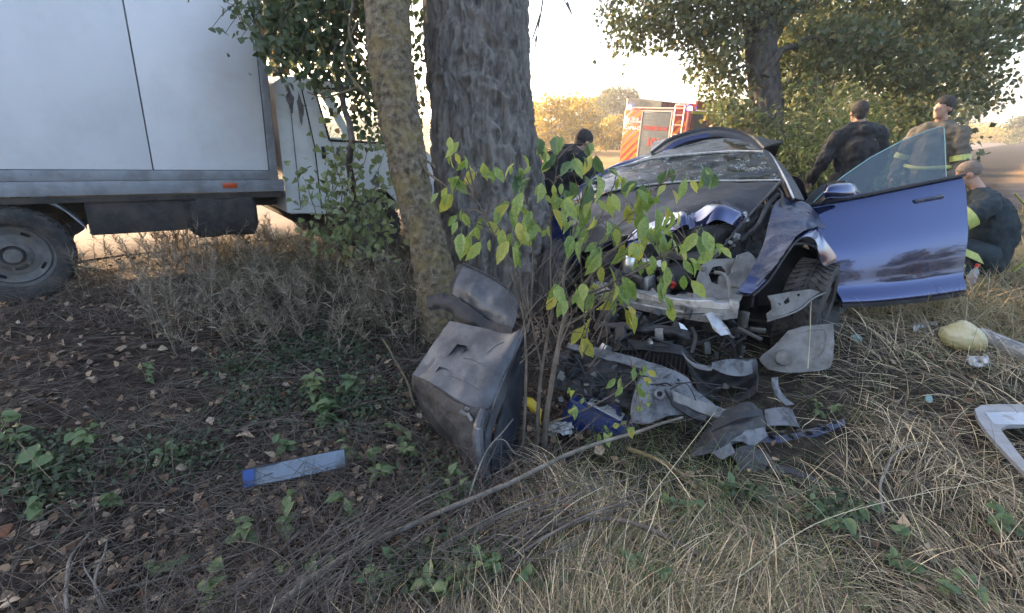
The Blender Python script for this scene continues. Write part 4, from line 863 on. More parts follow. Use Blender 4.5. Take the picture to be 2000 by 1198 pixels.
    piece('fender_tip', PAINT, [net([[(1440, 570, 2.825), (1452, 556, 2.86), (1464, 540, 2.90)], [(1452, 573, 2.805), (1468, 558, 2.84), (1482, 543, 2.875)], [(1466, 575, 2.79), (1482, 562, 2.82), (1497, 547, 2.845)]], n=12, m=12, thick=.004, crumple=.006, cs=8)], fe)
    piece('wheel_arch_flare', PAINT, [net([[(1560, 405, 3.42), (1578, 420, 3.30), (1598, 446, 3.18), (1612, 470, 3.14), (1632, 498, 3.20), (1633, 510, 3.2)], [(1575, 412, 3.40), (1590, 436, 3.24), (1600, 460, 3.14), (1608, 482, 3.10), (1620, 506, 3.14), (1622, 514, 3.15)], [(1556, 462, 3.04), (1576, 464, 3.05), (1590, 472, 3.05), (1598, 490, 3.06), (1605, 512, 3.10), (1608, 519, 3.11)]], n=14, m=30, thick=.006)], fe)
    piece('fender_edge', BLACKP, [tube(spline(PT((1470, 579, 2.81), (1503, 547, 2.86), (1532, 503, 2.92), (1560, 468, 3.02), (1590, 470, 3.05), (1606, 518, 3.11), (1632, 508, 3.2)), 40), .007, 5)], fe)
    # wheel arch interior
    piece('arch_liner', BLACKP, [net([[(1470, 600, 3.2), (1480, 560, 3.25), (1510, 515, 3.3), (1550, 480, 3.35), (1590, 485, 3.4), (1618, 530, 3.45)], [(1440, 610, 3.6), (1455, 560, 3.65), (1490, 510, 3.7), (1540, 478, 3.75), (1600, 485, 3.8), (1640, 540, 3.85)]], n=12, m=30, thick=.01), net([[(1440, 560, 3.65), (1540, 480, 3.7), (1640, 520, 3.75)], [(1430, 640, 3.6), (1540, 620, 3.65), (1640, 640, 3.7)], [(1430, 700, 3.5), (1540, 690, 3.55), (1640, 690, 3.6)]], n=12, m=12, thick=.01)])
    # front wheels and rear wheels
    wc = at(1572, 606, 3.36); ax = basis(R(131))[:, 1]; ax = np.array([math.sin(R(131)), math.cos(R(131)), -.06])
    def wheel(c, ax, lugs):
        w = piece('wheel', RUB, [tyre_geo(c, ax, .345, .245, .245, 72, lugs)])
        g = G(); g.add(*lathe([(.245, .10), (.252, .118), (.24, .112), (.235, .05), (.235, -.1), (.246, -.115)], c, ax, 48, True))
        axn = np.asarray(ax) / np.linalg.norm(ax); u = np.cross(axn, (0, 0, 1)); u /= np.linalg.norm(u); q = np.cross(axn, u)
        g.add(*lathe([(.001, .09), (.05, .09), (.07, .08), (.07, .02)], c, ax, 24))
        for i in range(10):
            a = 2 * np.pi * i / 10; d = u * math.cos(a) + q * math.sin(a); tn = -u * math.sin(a) + q * math.cos(a)
            V, F = box((0, 0, 0), (.03, .19, .02), None, .005); V[:, 0] *= 1 + (V[:, 1] > 0) * .3
            g.add(V @ np.stack([tn, d, axn], 1).T + np.asarray(c) + d * .145 + axn * .085, F)
        g.obj('rim', STEEL, w)
        g = G(); g.add(*lathe([(.03, .0), (.17, .0), (.17, .02), (.03, .02)], c, ax, 32, True)); g.obj('brake_disc', ALU, w)
    wheel(wc, ax, 46)
    wheel(cw(-.84, 0.05, .34), CF.dir(1, 0, 0), 0); wheel(cw(.86, 2.96, .34), CF.dir(-1, 0, 0), 0); wheel(cw(-.86, 2.96, .34), CF.dir(1, 0, 0), 0)
    # crash beam with its crushed end
    bp = spline(PT((1165, 566, 3.50), (1235, 583, 3.26), (1330, 600, 3.06), (1395, 606, 2.96), (1440, 603, 2.92)), 30); T, N, B_ = frames(bp)
    hh = np.interp(np.linspace(0, 1, 30), [0, .5, .72, .76, 1], [.058, .062, .072, .056, .050]); up = np.array([0, 0, 1.]); V = []
    for i in range(30):
        fw = np.cross(T[i], up); fw /= np.linalg.norm(fw); fw = fw if fw[1] < 0 else -fw
        for a, b in ((.0, 1), (.008, .92), (.012, .35), (.004, .28), (.004, -.20), (.012, -.30), (.008, -.95), (0, -1), (-.06, -1), (-.06, 1)): V.append(bp[i] + fw * (a + .03) + up * hh[i] * b)
    bm_ = piece('crash_beam', ALU, [(np.array(V), ring_faces(30, 10) + [tuple(range(9, -1, -1)), tuple(290 + j for j in range(10))])], True, None) if False else piece('crash_beam', ALU, [(np.array(V), ring_faces(30, 10) + [tuple(range(9, -1, -1)), tuple(290 + j for j in range(10))])], CAR, True, 30)
    piece('beam_end', ALU, [box(at(1432, 600, 2.90), (.06, .05, .085), CF.M, .008)], bm_); piece('beam_bolt', STEEL, [lathe([(.001, .03), (.012, .03), (.014, 0)], at(1332, 600, 3.0), (-.3, -.9, .1), 10)], bm_); piece('beam_bolt', STEEL, [lathe([(.001, .03), (.012, .03), (.014, 0)], at(1244, 585, 3.2), (-.3, -.9, .1), 10)], bm_)
    piece('beam_bracket', LINER, [net([[(1318, 592, 3.10), (1345, 585, 3.08), (1370, 590, 3.06), (1400, 586, 3.02)], [(1322, 578, 3.16), (1345, 572, 3.12), (1372, 580, 3.1), (1398, 572, 3.08)]], n=8, m=16, thick=.02, crumple=.012, cs=20)], bm_)
    # grey headlamp carriers and crushed rail at the left front
    piece('headlamp_carrier', LINER, [plate(PT((1352, 600, 3.0), (1356, 566, 3.03), (1366, 530, 3.06), (1374, 514, 3.08), (1390, 506, 3.1), (1440, 505, 3.1), (1452, 500, 3.1), (1456, 520, 3.08), (1444, 536, 3.06), (1440, 556, 3.05), (1452, 575, 3.03), (1446, 588, 3.02), (1420, 592, 3.0)), [PT((1384, 536, 3.07), (1392, 522, 3.08), (1408, 519, 3.08), (1418, 530, 3.08), (1404, 540, 3.07), (1402, 556, 3.06), (1390, 552, 3.06))], .012), lathe([(.001, .02), (.014, .02), (.02, .004), (.022, 0)], at(1374, 524, 3.03), (-.2, -1, .1), 14)])
    piece('headlamp_carrier', LINER, [net([[(1440, 498, 3.08), (1462, 494, 3.12), (1478, 508, 3.1)], [(1428, 530, 3.02), (1452, 530, 3.04), (1476, 528, 3.06)], [(1418, 556, 3.02), (1440, 562, 3.02), (1462, 560, 3.04)]], n=10, m=10, thick=.008, crumple=.012, cs=14)])
    piece('bracket_tube', LINER, [tube(spline(PT((1395, 532, 3.0), (1412, 536, 2.97), (1422, 552, 2.95), (1426, 590, 2.93)), 16), [.012] * 16, 8)])
    piece('lamp_bracket', LINER, [plate(PT((1499, 578, 2.98), (1545, 570, 3.0), (1583, 565, 3.02), (1602, 570, 3.03), (1585, 582, 3.02), (1562, 602, 3.0), (1535, 614, 2.98), (1500, 626, 2.96), (1497, 613, 2.96), (1508, 604, 2.97), (1506, 590, 2.98)), [PT((1530, 590, 2.99), (1540, 580, 3.0), (1543, 590, 2.99), (1534, 595, 2.99)), PT((1557, 575, 3.0), (1562, 573, 3.0), (1563, 578, 3.0), (1558, 580, 3.0)), PT((1520, 593, 2.98), (1525, 592, 2.98), (1524, 598, 2.98))], .006), tube(spline(PT((1498, 628, 2.95), (1536, 616, 2.97), (1563, 604, 2.99), (1588, 583, 3.01), (1612, 572, 3.02)), 16), .006, 6)])
    piece('splash_shield', LINER, [net([[(1540, 646, 3.02), (1570, 638, 3.0), (1600, 634, 2.99), (1628, 632, 2.98)], [(1512, 676, 3.0), (1550, 672, 2.96), (1600, 668, 2.95), (1629, 662, 2.95)], [(1484, 700, 3.0), (1540, 702, 2.93), (1596, 700, 2.92), (1627, 696, 2.93)], [(1500, 722, 2.97), (1540, 728, 2.93), (1600, 724, 2.92), (1622, 718, 2.93)]], n=26, m=30, thick=.008, crumple=.006, cs=8, seed=3), lathe([(.05, 0), (.042, .02), (.02, .03), (.008, .032), (.001, .03)], at(1529, 699, 2.92), (-.3, -.9, .35), 20), tube(spline(PT((1560, 650, 2.98), (1610, 645, 2.96), (1606, 690, 2.92), (1560, 712, 2.92)), 20), .004, 5)], label='dusty grey splash shield hanging below the front wheel')
    piece('liner_strap', LINER, [tube(spline(PT((1585, 590, 2.95), (1583, 605, 2.92), (1582, 640, 2.92)), 10), .004, 5)])
    # inside the engine bay
    piece('bay_wall', BLACKI, [net([[(1150, 520, 3.95), (1300, 490, 3.8), (1480, 420, 3.7)], [(1150, 620, 3.9), (1300, 600, 3.75), (1480, 560, 3.6)], [(1160, 720, 3.8), (1310, 700, 3.6), (1480, 690, 3.5)]], n=12, m=12, thick=.02, crumple=.03, cs=5)])
    piece('storage_tub', BLACKP, [net([[(1150, 540, 3.72), (1260, 515, 3.5), (1360, 500, 3.4)], [(1165, 575, 3.62), (1260, 560, 3.42), (1350, 548, 3.32)], [(1190, 600, 3.5), (1265, 590, 3.35), (1345, 590, 3.22)]], n=24, m=40, thick=.01, crumple=.03, cs=7, seed=9)])
    piece('crossmember', STEEL, [tube(spline(PT((1150, 522, 3.66), (1260, 500, 3.45), (1345, 498, 3.34), (1400, 490, 3.3)), 14), .02, 8), box(at(1300, 498, 3.38), (.5, .03, .05), CF.M, .006)])
    cy = piece('canister', SILV, [lathe([(.001, .06), (.045, .06), (.05, .05), (.05, -.05), (.045, -.06), (.001, -.06)], at(1230, 516, 3.42), (.05, .1, 1), 20), lathe([(.02, .06), (.02, .085), (.001, .085)], at(1230, 516, 3.42), (.05, .1, 1), 12)])
    piece('canister', STEEL, [lathe([(.001, .05), (.025, .05), (.028, -.05), (.001, -.05)], at(1252, 518, 3.4), (.1, .1, 1), 16)])
    piece('control_unit', STEEL, [box(at(1277, 514, 3.38), (.20, .07, .085), CF.M, .008)]); piece('unit_label', WHITEP, [box(at(1272, 513, 3.325), (.13, .008, .045), CF.M)])
    piece('vacuum_dome', BLACKP, [lathe([(.001, .07), (.05, .062), (.09, .03), (.10, -.02), (.10, -.07)], at(1318, 540, 3.3), (-.3, -.8, .4), 28)])
    piece('red_cable', mat('red_cable', (.35, .03, .02), rough=.5), [tube(spline(PT((1300, 545, 3.2), (1312, 552, 3.16), (1318, 556, 3.17), (1312, 562, 3.2)), 12), .012, 6)])
    g = np.random.default_rng(5); hs = G()
    for i in range(34):
        u = g.uniform(1190, 1490); v = g.uniform(500, 600); t0 = g.uniform(3.25, 3.5)
        hs.add(*tube(spline(PT((u, v, t0), (u + g.uniform(-40, 40), v + g.uniform(-25, 25), t0 - .03), (u + g.uniform(-70, 70), v + g.uniform(-30, 40), t0)), 10), g.uniform(.004, .011), 5))
    hs.obj('hose', BLACKP, CAR)
    for i in range(16):
        u = g.uniform(1400, 1520); v = g.uniform(420, 500); piece('bay_part', [STEEL, BLACKP, LINER, ALU][i % 4], [box(at(u, v, g.uniform(3.28, 3.42)), g.uniform(.02, .09, 3), basis(g.uniform(0, 3), g.uniform(-.6, .6), g.uniform(-.6, .6)), .004)])
    for i in range(26):
        u = g.uniform(1190, 1420); v = g.uniform(540, 598); piece('bay_part', [STEEL, BLACKP, BLACKP, ALU][i % 4], [box(at(u, v, g.uniform(3.2, 3.4)), g.uniform(.02, .11, 3), basis(g.uniform(0, 3), g.uniform(-.6, .6), g.uniform(-.6, .6)), .004)])
    piece('inner_wing', BUMPD, [net([[(1440, 440, 3.4), (1480, 410, 3.45), (1520, 400, 3.55)], [(1410, 490, 3.38), (1460, 480, 3.36), (1500, 450, 3.38)], [(1400, 530, 3.35), (1450, 525, 3.3), (1490, 500, 3.26)]], n=16, m=16, thick=.01, crumple=.03, cs=9)])
    piece('wing_rail', BUMPD, [tube(spline(PT((1445, 470, 3.3), (1480, 440, 3.3), (1500, 400, 3.4), (1520, 380, 3.5)), 12), .016, 6), tube(spline(PT((1520, 368, 3.46), (1528, 380, 3.42), (1526, 400, 3.36), (1530, 430, 3.3)), 12), .008, 6), tube(spline(PT((1388, 520, 3.2), (1392, 470, 3.2), (1402, 440, 3.26)), 8), .01, 6)])
    # below the beam: ducts, cooler, subframe
    piece('cooler_duct', BUMPD, [net([[(1168, 628, 3.3), (1240, 632, 3.14), (1320, 640, 3.0), (1350, 650, 2.98)], [(1172, 640, 3.28), (1240, 646, 3.1), (1318, 652, 2.97), (1346, 664, 2.96)], [(1200, 650, 3.3), (1260, 654, 3.15), (1320, 664, 3.05), (1340, 676, 3.0)]], n=12, m=24, thick=.012, crumple=.01, cs=10)])
    piece('cooler_duct', BLACKP, [net([[(1160, 668, 3.25), (1230, 664, 3.1), (1310, 672, 2.98), (1350, 684, 2.96)], [(1165, 690, 3.2), (1235, 684, 3.06), (1310, 690, 2.95), (1345, 700, 2.94)]], n=10, m=24, thick=.02, crumple=.01, cs=10), tube(spline(PT((1350, 640, 2.96), (1358, 660, 2.95), (1350, 690, 2.94)), 10), .014, 8)])
    rd = piece('radiator', BLACKP, [box(at(1255, 700, 3.12), (.62, .05, .20), CF.M, .01)])
    g2 = G()
    for i in range(22): g2.add(*box(at(1255, 700, 3.12) + CF.M @ np.array([-.29 + i * .027, .03, 0]), (.006, .012, .17), CF.M))
    g2.obj('fin', STEEL, rd, False)
    piece('subframe_bracket', ALU, [net([[(1378, 614, 2.93), (1392, 610, 2.94), (1402, 616, 2.95)], [(1392, 640, 2.90), (1408, 636, 2.9), (1420, 640, 2.92)], [(1408, 656, 2.88), (1424, 654, 2.88), (1434, 660, 2.9)]], n=12, m=8, thick=.012, crumple=.008, cs=16), box(at(1405, 640, 2.92), (.08, .03, .03), CF.M, .006)])
    piece('subframe_bracket', STEEL, [box(at(1452, 624, 2.95), (.05, .04, .10), basis(1), .006), box(at(1480, 645, 2.95), (.09, .02, .03), basis(.3, .4), .005), tube(spline(PT((1440, 640, 2.95), (1470, 655, 2.92), (1488, 664, 2.9)), 8), .012, 6)])
    for i in range(46):
        u = g.uniform(1180, 1450); v = g.uniform(612, 700); piece('loose_part', [STEEL, BLACKP, BUMPD, ALU, BLACKP][i % 5], [box(at(u, v, g.uniform(2.98, 3.2)), g.uniform(.012, .09, 3), basis(g.uniform(0, 3), g.uniform(-.7, .7), g.uniform(-.7, .7)), .004)])
    h2 = G()
    for i in range(26):
        u = g.uniform(1180, 1460); v = g.uniform(610, 700); t0 = g.uniform(2.95, 3.1)
        h2.add(*tube(spline(PT((u, v, t0), (u + g.uniform(-40, 40), v + g.uniform(-20, 30), t0 - .03), (u + g.uniform(-70, 70), v + g.uniform(-10, 40), t0)), 10), g.uniform(.003, .009), 5))
    h2.obj('cable', BLACKP, CAR)
    piece('lamp_shard', mat('lamp_plastic', (.6, .64, .66), rough=.2, coat=1), [plate(PT((1326, 630, 2.94), (1334, 634, 2.94), (1344, 645, 2.93), (1330, 642, 2.93)), (), .004)])
    # open front door
    BL = [(1572, 402, 3.62), (1660, 388, 3.63), (1770, 366, 3.66), (1880, 344, 3.70)]
    prof = [(0, 0, .0), (.06, .09, -.018), (.20, .24, -.034), (.44, .46, -.050), (.62, .66, -.040), (.78, .78, -.022), (.85, .85, -.020), (.93, .90, -.040), (.975, .97, -.038), (1, 1, -.01)]
    BT = [(1640, 594, 3.62), (1700, 592, 3.64), (1790, 584, 3.68), (1876, 572, 3.72)]
    tp = spline(np.array(PT(*BL)), 8); bt = spline(np.array(PT(*BT)), 8); ow = np.cross(tp[-1] - tp[0], (0, 0, 1.)); ow /= np.linalg.norm(ow); ow = ow if ow[1] < 0 else -ow
    rows = [[tp[i] * (1 - a) + bt[i] * a + ow * (-o) + np.array([0, 0, .0]) for i in range(8)] for a, _, o in prof]
    d = piece('door', PAINT, [sheet(rows, 60, 40, .03)], label='open blue front door with its window still whole')
    inner = [[tp[i] * (1 - a) + bt[i] * a - ow * .10 for i in range(8)] for a in (.02, .5, .98)]
    piece('door_trim', BLACKP, [sheet(inner, 10, 20, .03)], d)
    piece('belt_moulding', BLACKP, [tube(tp + ow * .012 + np.array([0, 0, .008]), .012, 6)], d)
    hd = tp[7] * .25 + tp[6] * .75; hc = hd * .76 + (bt[7] * .25 + bt[6] * .75) * .24
    px = (tp[7] - tp[0]) / np.linalg.norm(tp[7] - tp[0]); hz = np.cross(px, ow); hz = hz if hz[2] > 0 else -hz; MH = np.stack([px, ow, hz], 1)
    hp = tp * .87 + bt * .13; hq = hp[5] * .6 + hp[6] * .4
    piece('door_handle', PAINTD, [box(hq + ow * .034, (.24, .016, .034), MH, .007)], d)
    piece('lower_trim', BLACKP, [sheet([[bt[i] * .97 + tp[i] * .03 + ow * .035 for i in range(8)], [bt[i] + ow * .03 - np.array([0, 0, .02]) for i in range(8)]], 4, 20, .02)], d)
    wl = [(1586, 398, 3.62), (1612, 372, 3.63), (1650, 342, 3.64), (1700, 308, 3.65), (1760, 276, 3.67), (1810, 256, 3.69), (1838, 247, 3.70), (1844, 250, 3.70), (1846, 290, 3.70), (1848, 349, 3.70)]
    mid_ = [(1586, 402, 3.62), (1612, 392, 3.63), (1650, 384, 3.64), (1700, 376, 3.65), (1760, 366, 3.67), (1810, 357, 3.69), (1838, 352, 3.70), (1844, 351, 3.70), (1846, 351, 3.70), (1848, 352, 3.70)]
    piece('door_window', glass('door_glass', (.10, .15, .17), .34, .02), [plate(PT(*wl), (), .005)], d)
    piece('window_edge', mat('glass_edge_green', (.25, .42, .40), rough=.2), [tube(PT(*wl), .0035, 5)], d)
    piece('quarter_frame', BLACKP, [plate(PT((1568, 402, 3.63), (1590, 372, 3.64), (1612, 358, 3.65), (1618, 366, 3.64), (1610, 392, 3.62)), (), .02)], d)
    mc = at(1642, 372, 3.42)
    mr = piece('mirror', PAINT, [net([[(1611, 366, 3.40), (1618, 356, 3.42), (1640, 353, 3.44), (1664, 354, 3.48), (1672, 362, 3.5)], [(1610, 376, 3.32), (1620, 366, 3.30), (1642, 362, 3.32), (1668, 362, 3.38), (1680, 374, 3.48)], [(1611, 388, 3.34), (1622, 384, 3.31), (1645, 383, 3.32), (1668, 381, 3.37), (1678, 379, 3.46)], [(1613, 390, 3.44), (1624, 389, 3.45), (1646, 388, 3.46), (1664, 385, 3.48), (1674, 381, 3.5)]], n=22, m=22, thick=.02)], d)
    piece('mirror_base', BLACKP, [net([[(1610, 390, 3.45), (1630, 390, 3.40), (1660, 386, 3.44)], [(1600, 400, 3.56), (1630, 394, 3.56), (1652, 390, 3.56)]], n=8, m=8, thick=.03)], mr)
    piece('hinge', STEEL, [box(cw(.9, .60, .55), (.10, .14, .06), CF.M, .01), box(cw(.9, .60, .75), (.10, .14, .06), CF.M, .01)])
    piece('door_seal', BLACKI, [net([[(1530, 400, 3.52), (1580, 396, 3.66)], [(1600, 470, 3.6), (1640, 470, 3.72)], [(1630, 590, 3.6), (1660, 590, 3.72)]], n=10, m=6, thick=.02)])
car()
# ---------------------------------------------------------------- wreckage lying about
def debris(name, label, cat, loc): return thing(name, loc, label, cat)
def dp(o, name, m, geos, **k): return piece(name, m, geos, o, **k)
def wreck():
    # bumper cover standing on its end
    o = debris('bumper_cover', 'big scraped grey bumper cover standing on end against the saplings', 'bumper', gz(965, 985))
    r = [[(878, 628, 2.74), (900, 632, 2.70), (940, 641, 2.64), (985, 652, 2.56), (1010, 648, 2.52), (1033, 628, 2.54)],
         [(846, 674, 2.68), (880, 678, 2.62), (925, 690, 2.54), (966, 706, 2.46), (990, 694, 2.46), (1012, 668, 2.50)],
         [(806, 732, 2.62), (842, 748, 2.52), (884, 776, 2.43), (928, 796, 2.36), (962, 790, 2.37), (984, 742, 2.42)],
         [(806, 756, 2.62), (845, 784, 2.50), (888, 815, 2.41), (926, 838, 2.34), (950, 834, 2.34), (968, 800, 2.38)],
         [(824, 800, 2.62), (858, 828, 2.50), (895, 862, 2.40), (928, 892, 2.33), (946, 896, 2.32), (956, 860, 2.35)],
         [(852, 842, 2.62), (880, 868, 2.50), (908, 900, 2.40), (932, 930, 2.32), (948, 948, 2.30), (956, 930, 2.33)]]
    dp(o, 'outer_skin', BUMPM, [net(r[:3], n=40, m=70, thick=.006, crumple=.006, cs=4, seed=14)]); dp(o, 'lower_skin', BUMPD, [net([[(u, v - 1, t) for u, v, t in r[2]]] + r[3:], n=40, m=70, thick=.006, crumple=.005, cs=5, seed=15)], label='darker scuffed lower face of the bumper cover')
    # folded edge flange and dark inner faces
    dp(o, 'edge_flange', BUMPM, [net([[(1033, 628, 2.53), (1010, 672, 2.49), (984, 745, 2.41), (966, 805, 2.37), (956, 862, 2.34), (957, 935, 2.31), (962, 960, 2.3)], [(1030, 640, 2.52), (1004, 700, 2.48), (976, 760, 2.39), (958, 812, 2.34), (948, 866, 2.32), (950, 936, 2.29), (958, 962, 2.29)], [(1026, 650, 2.56), (1000, 715, 2.52), (986, 775, 2.43), (968, 820, 2.38), (958, 872, 2.36), (958, 936, 2.33), (964, 964, 2.32)]], n=16, m=70, thick=.005, crumple=.004, cs=9)])
    dp(o, 'inner_skin', mat('dark_blue_black', (.012, .018, .028), (.03, .036, .045), 8, .45, dirt=(.07, .07, .07), dirtamt=.4), [net([[(1028, 650, 2.56), (1000, 720, 2.52), (982, 790, 2.44), (966, 850, 2.38), (958, 905, 2.35), (962, 965, 2.33)], [(1020, 690, 2.66), (1008, 750, 2.62), (1000, 810, 2.54), (990, 870, 2.46), (984, 920, 2.42), (978, 975, 2.36)], [(1022, 720, 2.76), (1018, 770, 2.72), (1015, 830, 2.64), (1010, 880, 2.56), (1004, 930, 2.5), (996, 968, 2.42)]], n=22, m=40, thick=.006, crumple=.01, cs=6)])
    for q in ([(868, 706), (893, 672), (912, 676), (884, 718)], [(838, 744), (858, 716), (876, 722), (856, 756)]):
        c = np.array(q, float); d = 2.50 + (2000 - c.sum(1)) * .0
        pts = [at(u, v, 2.62 - (u - 846) * .00085 - .014 - (.055 if q[0][0] < 850 else 0)) for u, v in q]; inn = [p * .72 + np.mean(pts, 0) * .28 + np.array([0, .03, -.01]) for p in pts]
        dp(o, 'air_slot', BUMPD, [(np.array(pts + inn), [(0, 1, 5, 4), (1, 2, 6, 5), (2, 3, 7, 6), (3, 0, 4, 7), (4, 5, 6, 7)])], smooth=False)
    dp(o, 'wheel_arch_lip', BUMPM, [tube(spline(PT((945, 800, 2.33), (935, 830, 2.31), (934, 860, 2.30), (940, 900, 2.29), (955, 950, 2.28)), 30), np.interp(np.linspace(0, 1, 30), [0, .5, 1], [.02, .028, .02]), 8)])
    for u, v, t_, sz, a_ in ((905, 808, 2.36, (.04, .02, .02), .5), (918, 816, 2.34, (.05, .015, .02), 1.1), (930, 915, 2.28, (.03, .01, .012), 1.5), (912, 800, 2.37, (.025, .012, .03), .2), (934, 840, 2.30, (.02, .02, .04), .9)): dp(o, 'torn_clip', LINER, [box(at(u, v, t_), sz, basis(a_, .3, .4), .003)])
    dp(o, 'torn_edge', BLACKP, [tube(spline(PT(*[(u + q * 3, v + 2, t - .004) for (u, v, t), q in zip(r[2], (0, 1, -1, 1, 0, 0))]), 40), np.abs(vn(np.arange(40)[:, None] * np.ones(3), .4, 3)) * .006 + .002, 5)])
    for i, (u0, v0, u1, v1) in enumerate(((905, 700, 940, 712), (880, 735, 935, 762), (952, 690, 985, 668))): dp(o, 'crease', BLACKP, [tube(spline(PT((u0, v0, 2.585 - (u0 - 846) * .0011 - (v0 - 674) * .0012), ((u0 + u1) / 2, (v0 + v1) / 2 - 3, 2.58 - ((u0 + u1) / 2 - 846) * .0011 - ((v0 + v1) / 2 - 674) * .0012), (u1, v1, 2.585 - (u1 - 846) * .0011 - (v1 - 674) * .0012)), 10), .002, 4)])
    # grey panel wedged between the trunks
    o = debris('torn_fender', 'dull grey torn panel wedged between both trunks above the bumper cover', 'car panel', gz(950, 640))
    dp(o, 'panel_skin', BUMPM, [net([[(905, 516, 3.02), (940, 532, 2.98), (980, 556, 2.92), (1012, 584, 2.86)], [(892, 548, 2.98), (930, 572, 2.90), (975, 600, 2.84), (1008, 626, 2.78)], [(884, 574, 2.98), (925, 602, 2.92), (960, 626, 2.86), (1000, 648, 2.76)]], n=24, m=34, thick=.006, crumple=.008, cs=6, seed=6)])
    dp(o, 'panel_edge', BUMPD, [tube(spline(PT((905, 515, 3.01), (940, 531, 2.97), (980, 555, 2.91), (1014, 584, 2.85)), 20), .007, 6), net([[(905, 518, 3.02), (895, 514, 3.08)], [(888, 572, 3.0), (878, 560, 3.06)]], n=6, m=4, thick=.006)])
    o = debris('black_trim_strap', 'dark plastic strap hooked across the slim trunk behind the bumper cover', 'car trim', gz(900, 680))
    dp(o, 'strap', BLACKP, [net([[(836, 578, 3.04), (866, 572, 3.0), (900, 588, 2.94), (950, 622, 2.84), (1000, 640, 2.74)], [(834, 596, 3.02), (866, 592, 2.97), (898, 610, 2.9), (945, 640, 2.8), (1002, 658, 2.7)], [(842, 606, 3.02), (870, 606, 2.97), (896, 628, 2.9), (940, 652, 2.82), (1000, 672, 2.72)]], n=16, m=34, thick=.012, crumple=.012, cs=8)])
    # dark shutter assembly lying under the nose
    o = debris('grille_assembly', 'long black ribbed grille carrier lying under the torn nose', 'car part', gz(1200, 800))
    dp(o, 'carrier', BLACKP, [net([[(1085, 680, 2.86), (1150, 692, 2.82), (1230, 716, 2.76), (1310, 738, 2.70), (1350, 752, 2.68)], [(1075, 716, 2.80), (1150, 732, 2.74), (1225, 752, 2.68), (1300, 776, 2.62), (1340, 782, 2.6)], [(1080, 760, 2.74), (1150, 776, 2.68), (1220, 796, 2.62), (1270, 806, 2.58), (1300, 806, 2.56)]], n=40, m=60, thick=.015, crumple=.022, cs=9, seed=8)])
    rb = np.random.default_rng(3)
    for i in range(12):
        a = i / 12 * 2 * np.pi; c = np.array([1190, 752]); p0 = at(c[0], c[1], 2.68); p1 = at(c[0] + 62 * math.cos(a), c[1] + 30 * math.sin(a) + 14 * math.cos(a), 2.67 - .04 * math.cos(a)); dp(o, 'rib', BUMPD, [tube([p0, p1], .0055, 5)])
    for i in range(24):
        u = rb.uniform(1085, 1300); v = 690 + (u - 1085) * .25 + rb.uniform(0, 70); dp(o, 'clip', [BUMPD, BLACKP, LINER][i % 3], [box(at(u, v, 2.78 - (u - 1085) * .0006 - (v - 700) * .0008), rb.uniform(.012, .05, 3), basis(rb.uniform(0, 3), rb.uniform(-.5, .5), rb.uniform(-.5, .5)), .003)])
    for i in range(44):
        u = rb.uniform(1080, 1420); v = 700 + (u - 1080) * .22 + rb.uniform(-20, 95); q = at(u, v, 2.74 - (u - 1085) * .0006 - (v - 700) * .0009); k_ = rb.integers(4, 8); Mq = basis(rb.uniform(0, 6), rb.uniform(-.9, .9), rb.uniform(-.9, .9)); sz = rb.uniform(.012, .05)
        dp(o, 'shard', [BLACKP, BUMPD, BLACKP, GREYP, STEEL][i % 5], [plate([q + Mq @ np.array([math.cos(a_) * sz * rb.uniform(.4, 1.6), math.sin(a_) * sz * rb.uniform(.2, .8), 0]) for a_ in np.linspace(0, 2 * np.pi, k_, endpoint=False)], (), .003)], smooth=False)
    for i in range(16):
        u = rb.uniform(1090, 1350); v = 705 + (u - 1080) * .22 + rb.uniform(-10, 60); q = 2.70 - (u - 1085) * .0006 - (v - 700) * .0008
        dp(o, 'cable', BLACKP, [tube(spline(PT((u, v, q), (u + rb.uniform(-30, 50), v + rb.uniform(-25, 15), q - .03), (u + rb.uniform(-60, 110), v + rb.uniform(-10, 50), q - .01)), 10), rb.uniform(.002, .005), 5)])
    dp(o, 'top_rail', GREYP, [net([[(1110, 668, 2.84), (1180, 684, 2.78), (1270, 708, 2.72), (1330, 730, 2.68)], [(1106, 680, 2.80), (1176, 698, 2.75), (1262, 724, 2.69), (1318, 746, 2.65)]], n=8, m=30, thick=.012, crumple=.008, cs=9)])
    o = debris('lower_panel', 'pale grey undertray panel with a dark tow eye hole', 'car panel', gz(1290, 840))
    dp(o, 'panel_skin', GREYP, [net([[(1262, 716, 2.62), (1310, 722, 2.60), (1345, 742, 2.6), (1352, 760, 2.6)], [(1240, 762, 2.52), (1300, 772, 2.50), (1345, 780, 2.52), (1400, 800, 2.54)], [(1232, 800, 2.46), (1280, 812, 2.44), (1320, 800, 2.47), (1345, 806, 2.5)], [(1235, 826, 2.43), (1270, 826, 2.42), (1310, 812, 2.44), (1340, 812, 2.5)]], n=26, m=34, thick=.006, crumple=.008, cs=8, seed=12), lathe([(.022, 0), (.026, .012), (.014, .012), (.014, 0)], at(1288, 770, 2.48), (-.2, -.8, .55), 16, True)])
    dp(o, 'tow_eye_hole', BLACKI, [lathe([(.001, .004), (.014, .004), (.014, 0)], at(1288, 770, 2.475), (-.2, -.8, .55), 14)])
    dp(o, 'broken_rail', LINER, [net([[(1312, 764, 2.50), (1350, 778, 2.50), (1400, 792, 2.50), (1418, 800, 2.5)], [(1316, 782, 2.46), (1350, 798, 2.46), (1385, 812, 2.46), (1404, 818, 2.46)]], n=8, m=24, thick=.012, crumple=.006, cs=12)])
    dp(o, 'broken_rail', BLACKP, [net([[(1310, 772, 2.48), (1345, 800, 2.45), (1380, 815, 2.44)], [(1312, 790, 2.46), (1342, 812, 2.43), (1376, 824, 2.42)]], n=8, m=20, thick=.012, crumple=.01, cs=12)])
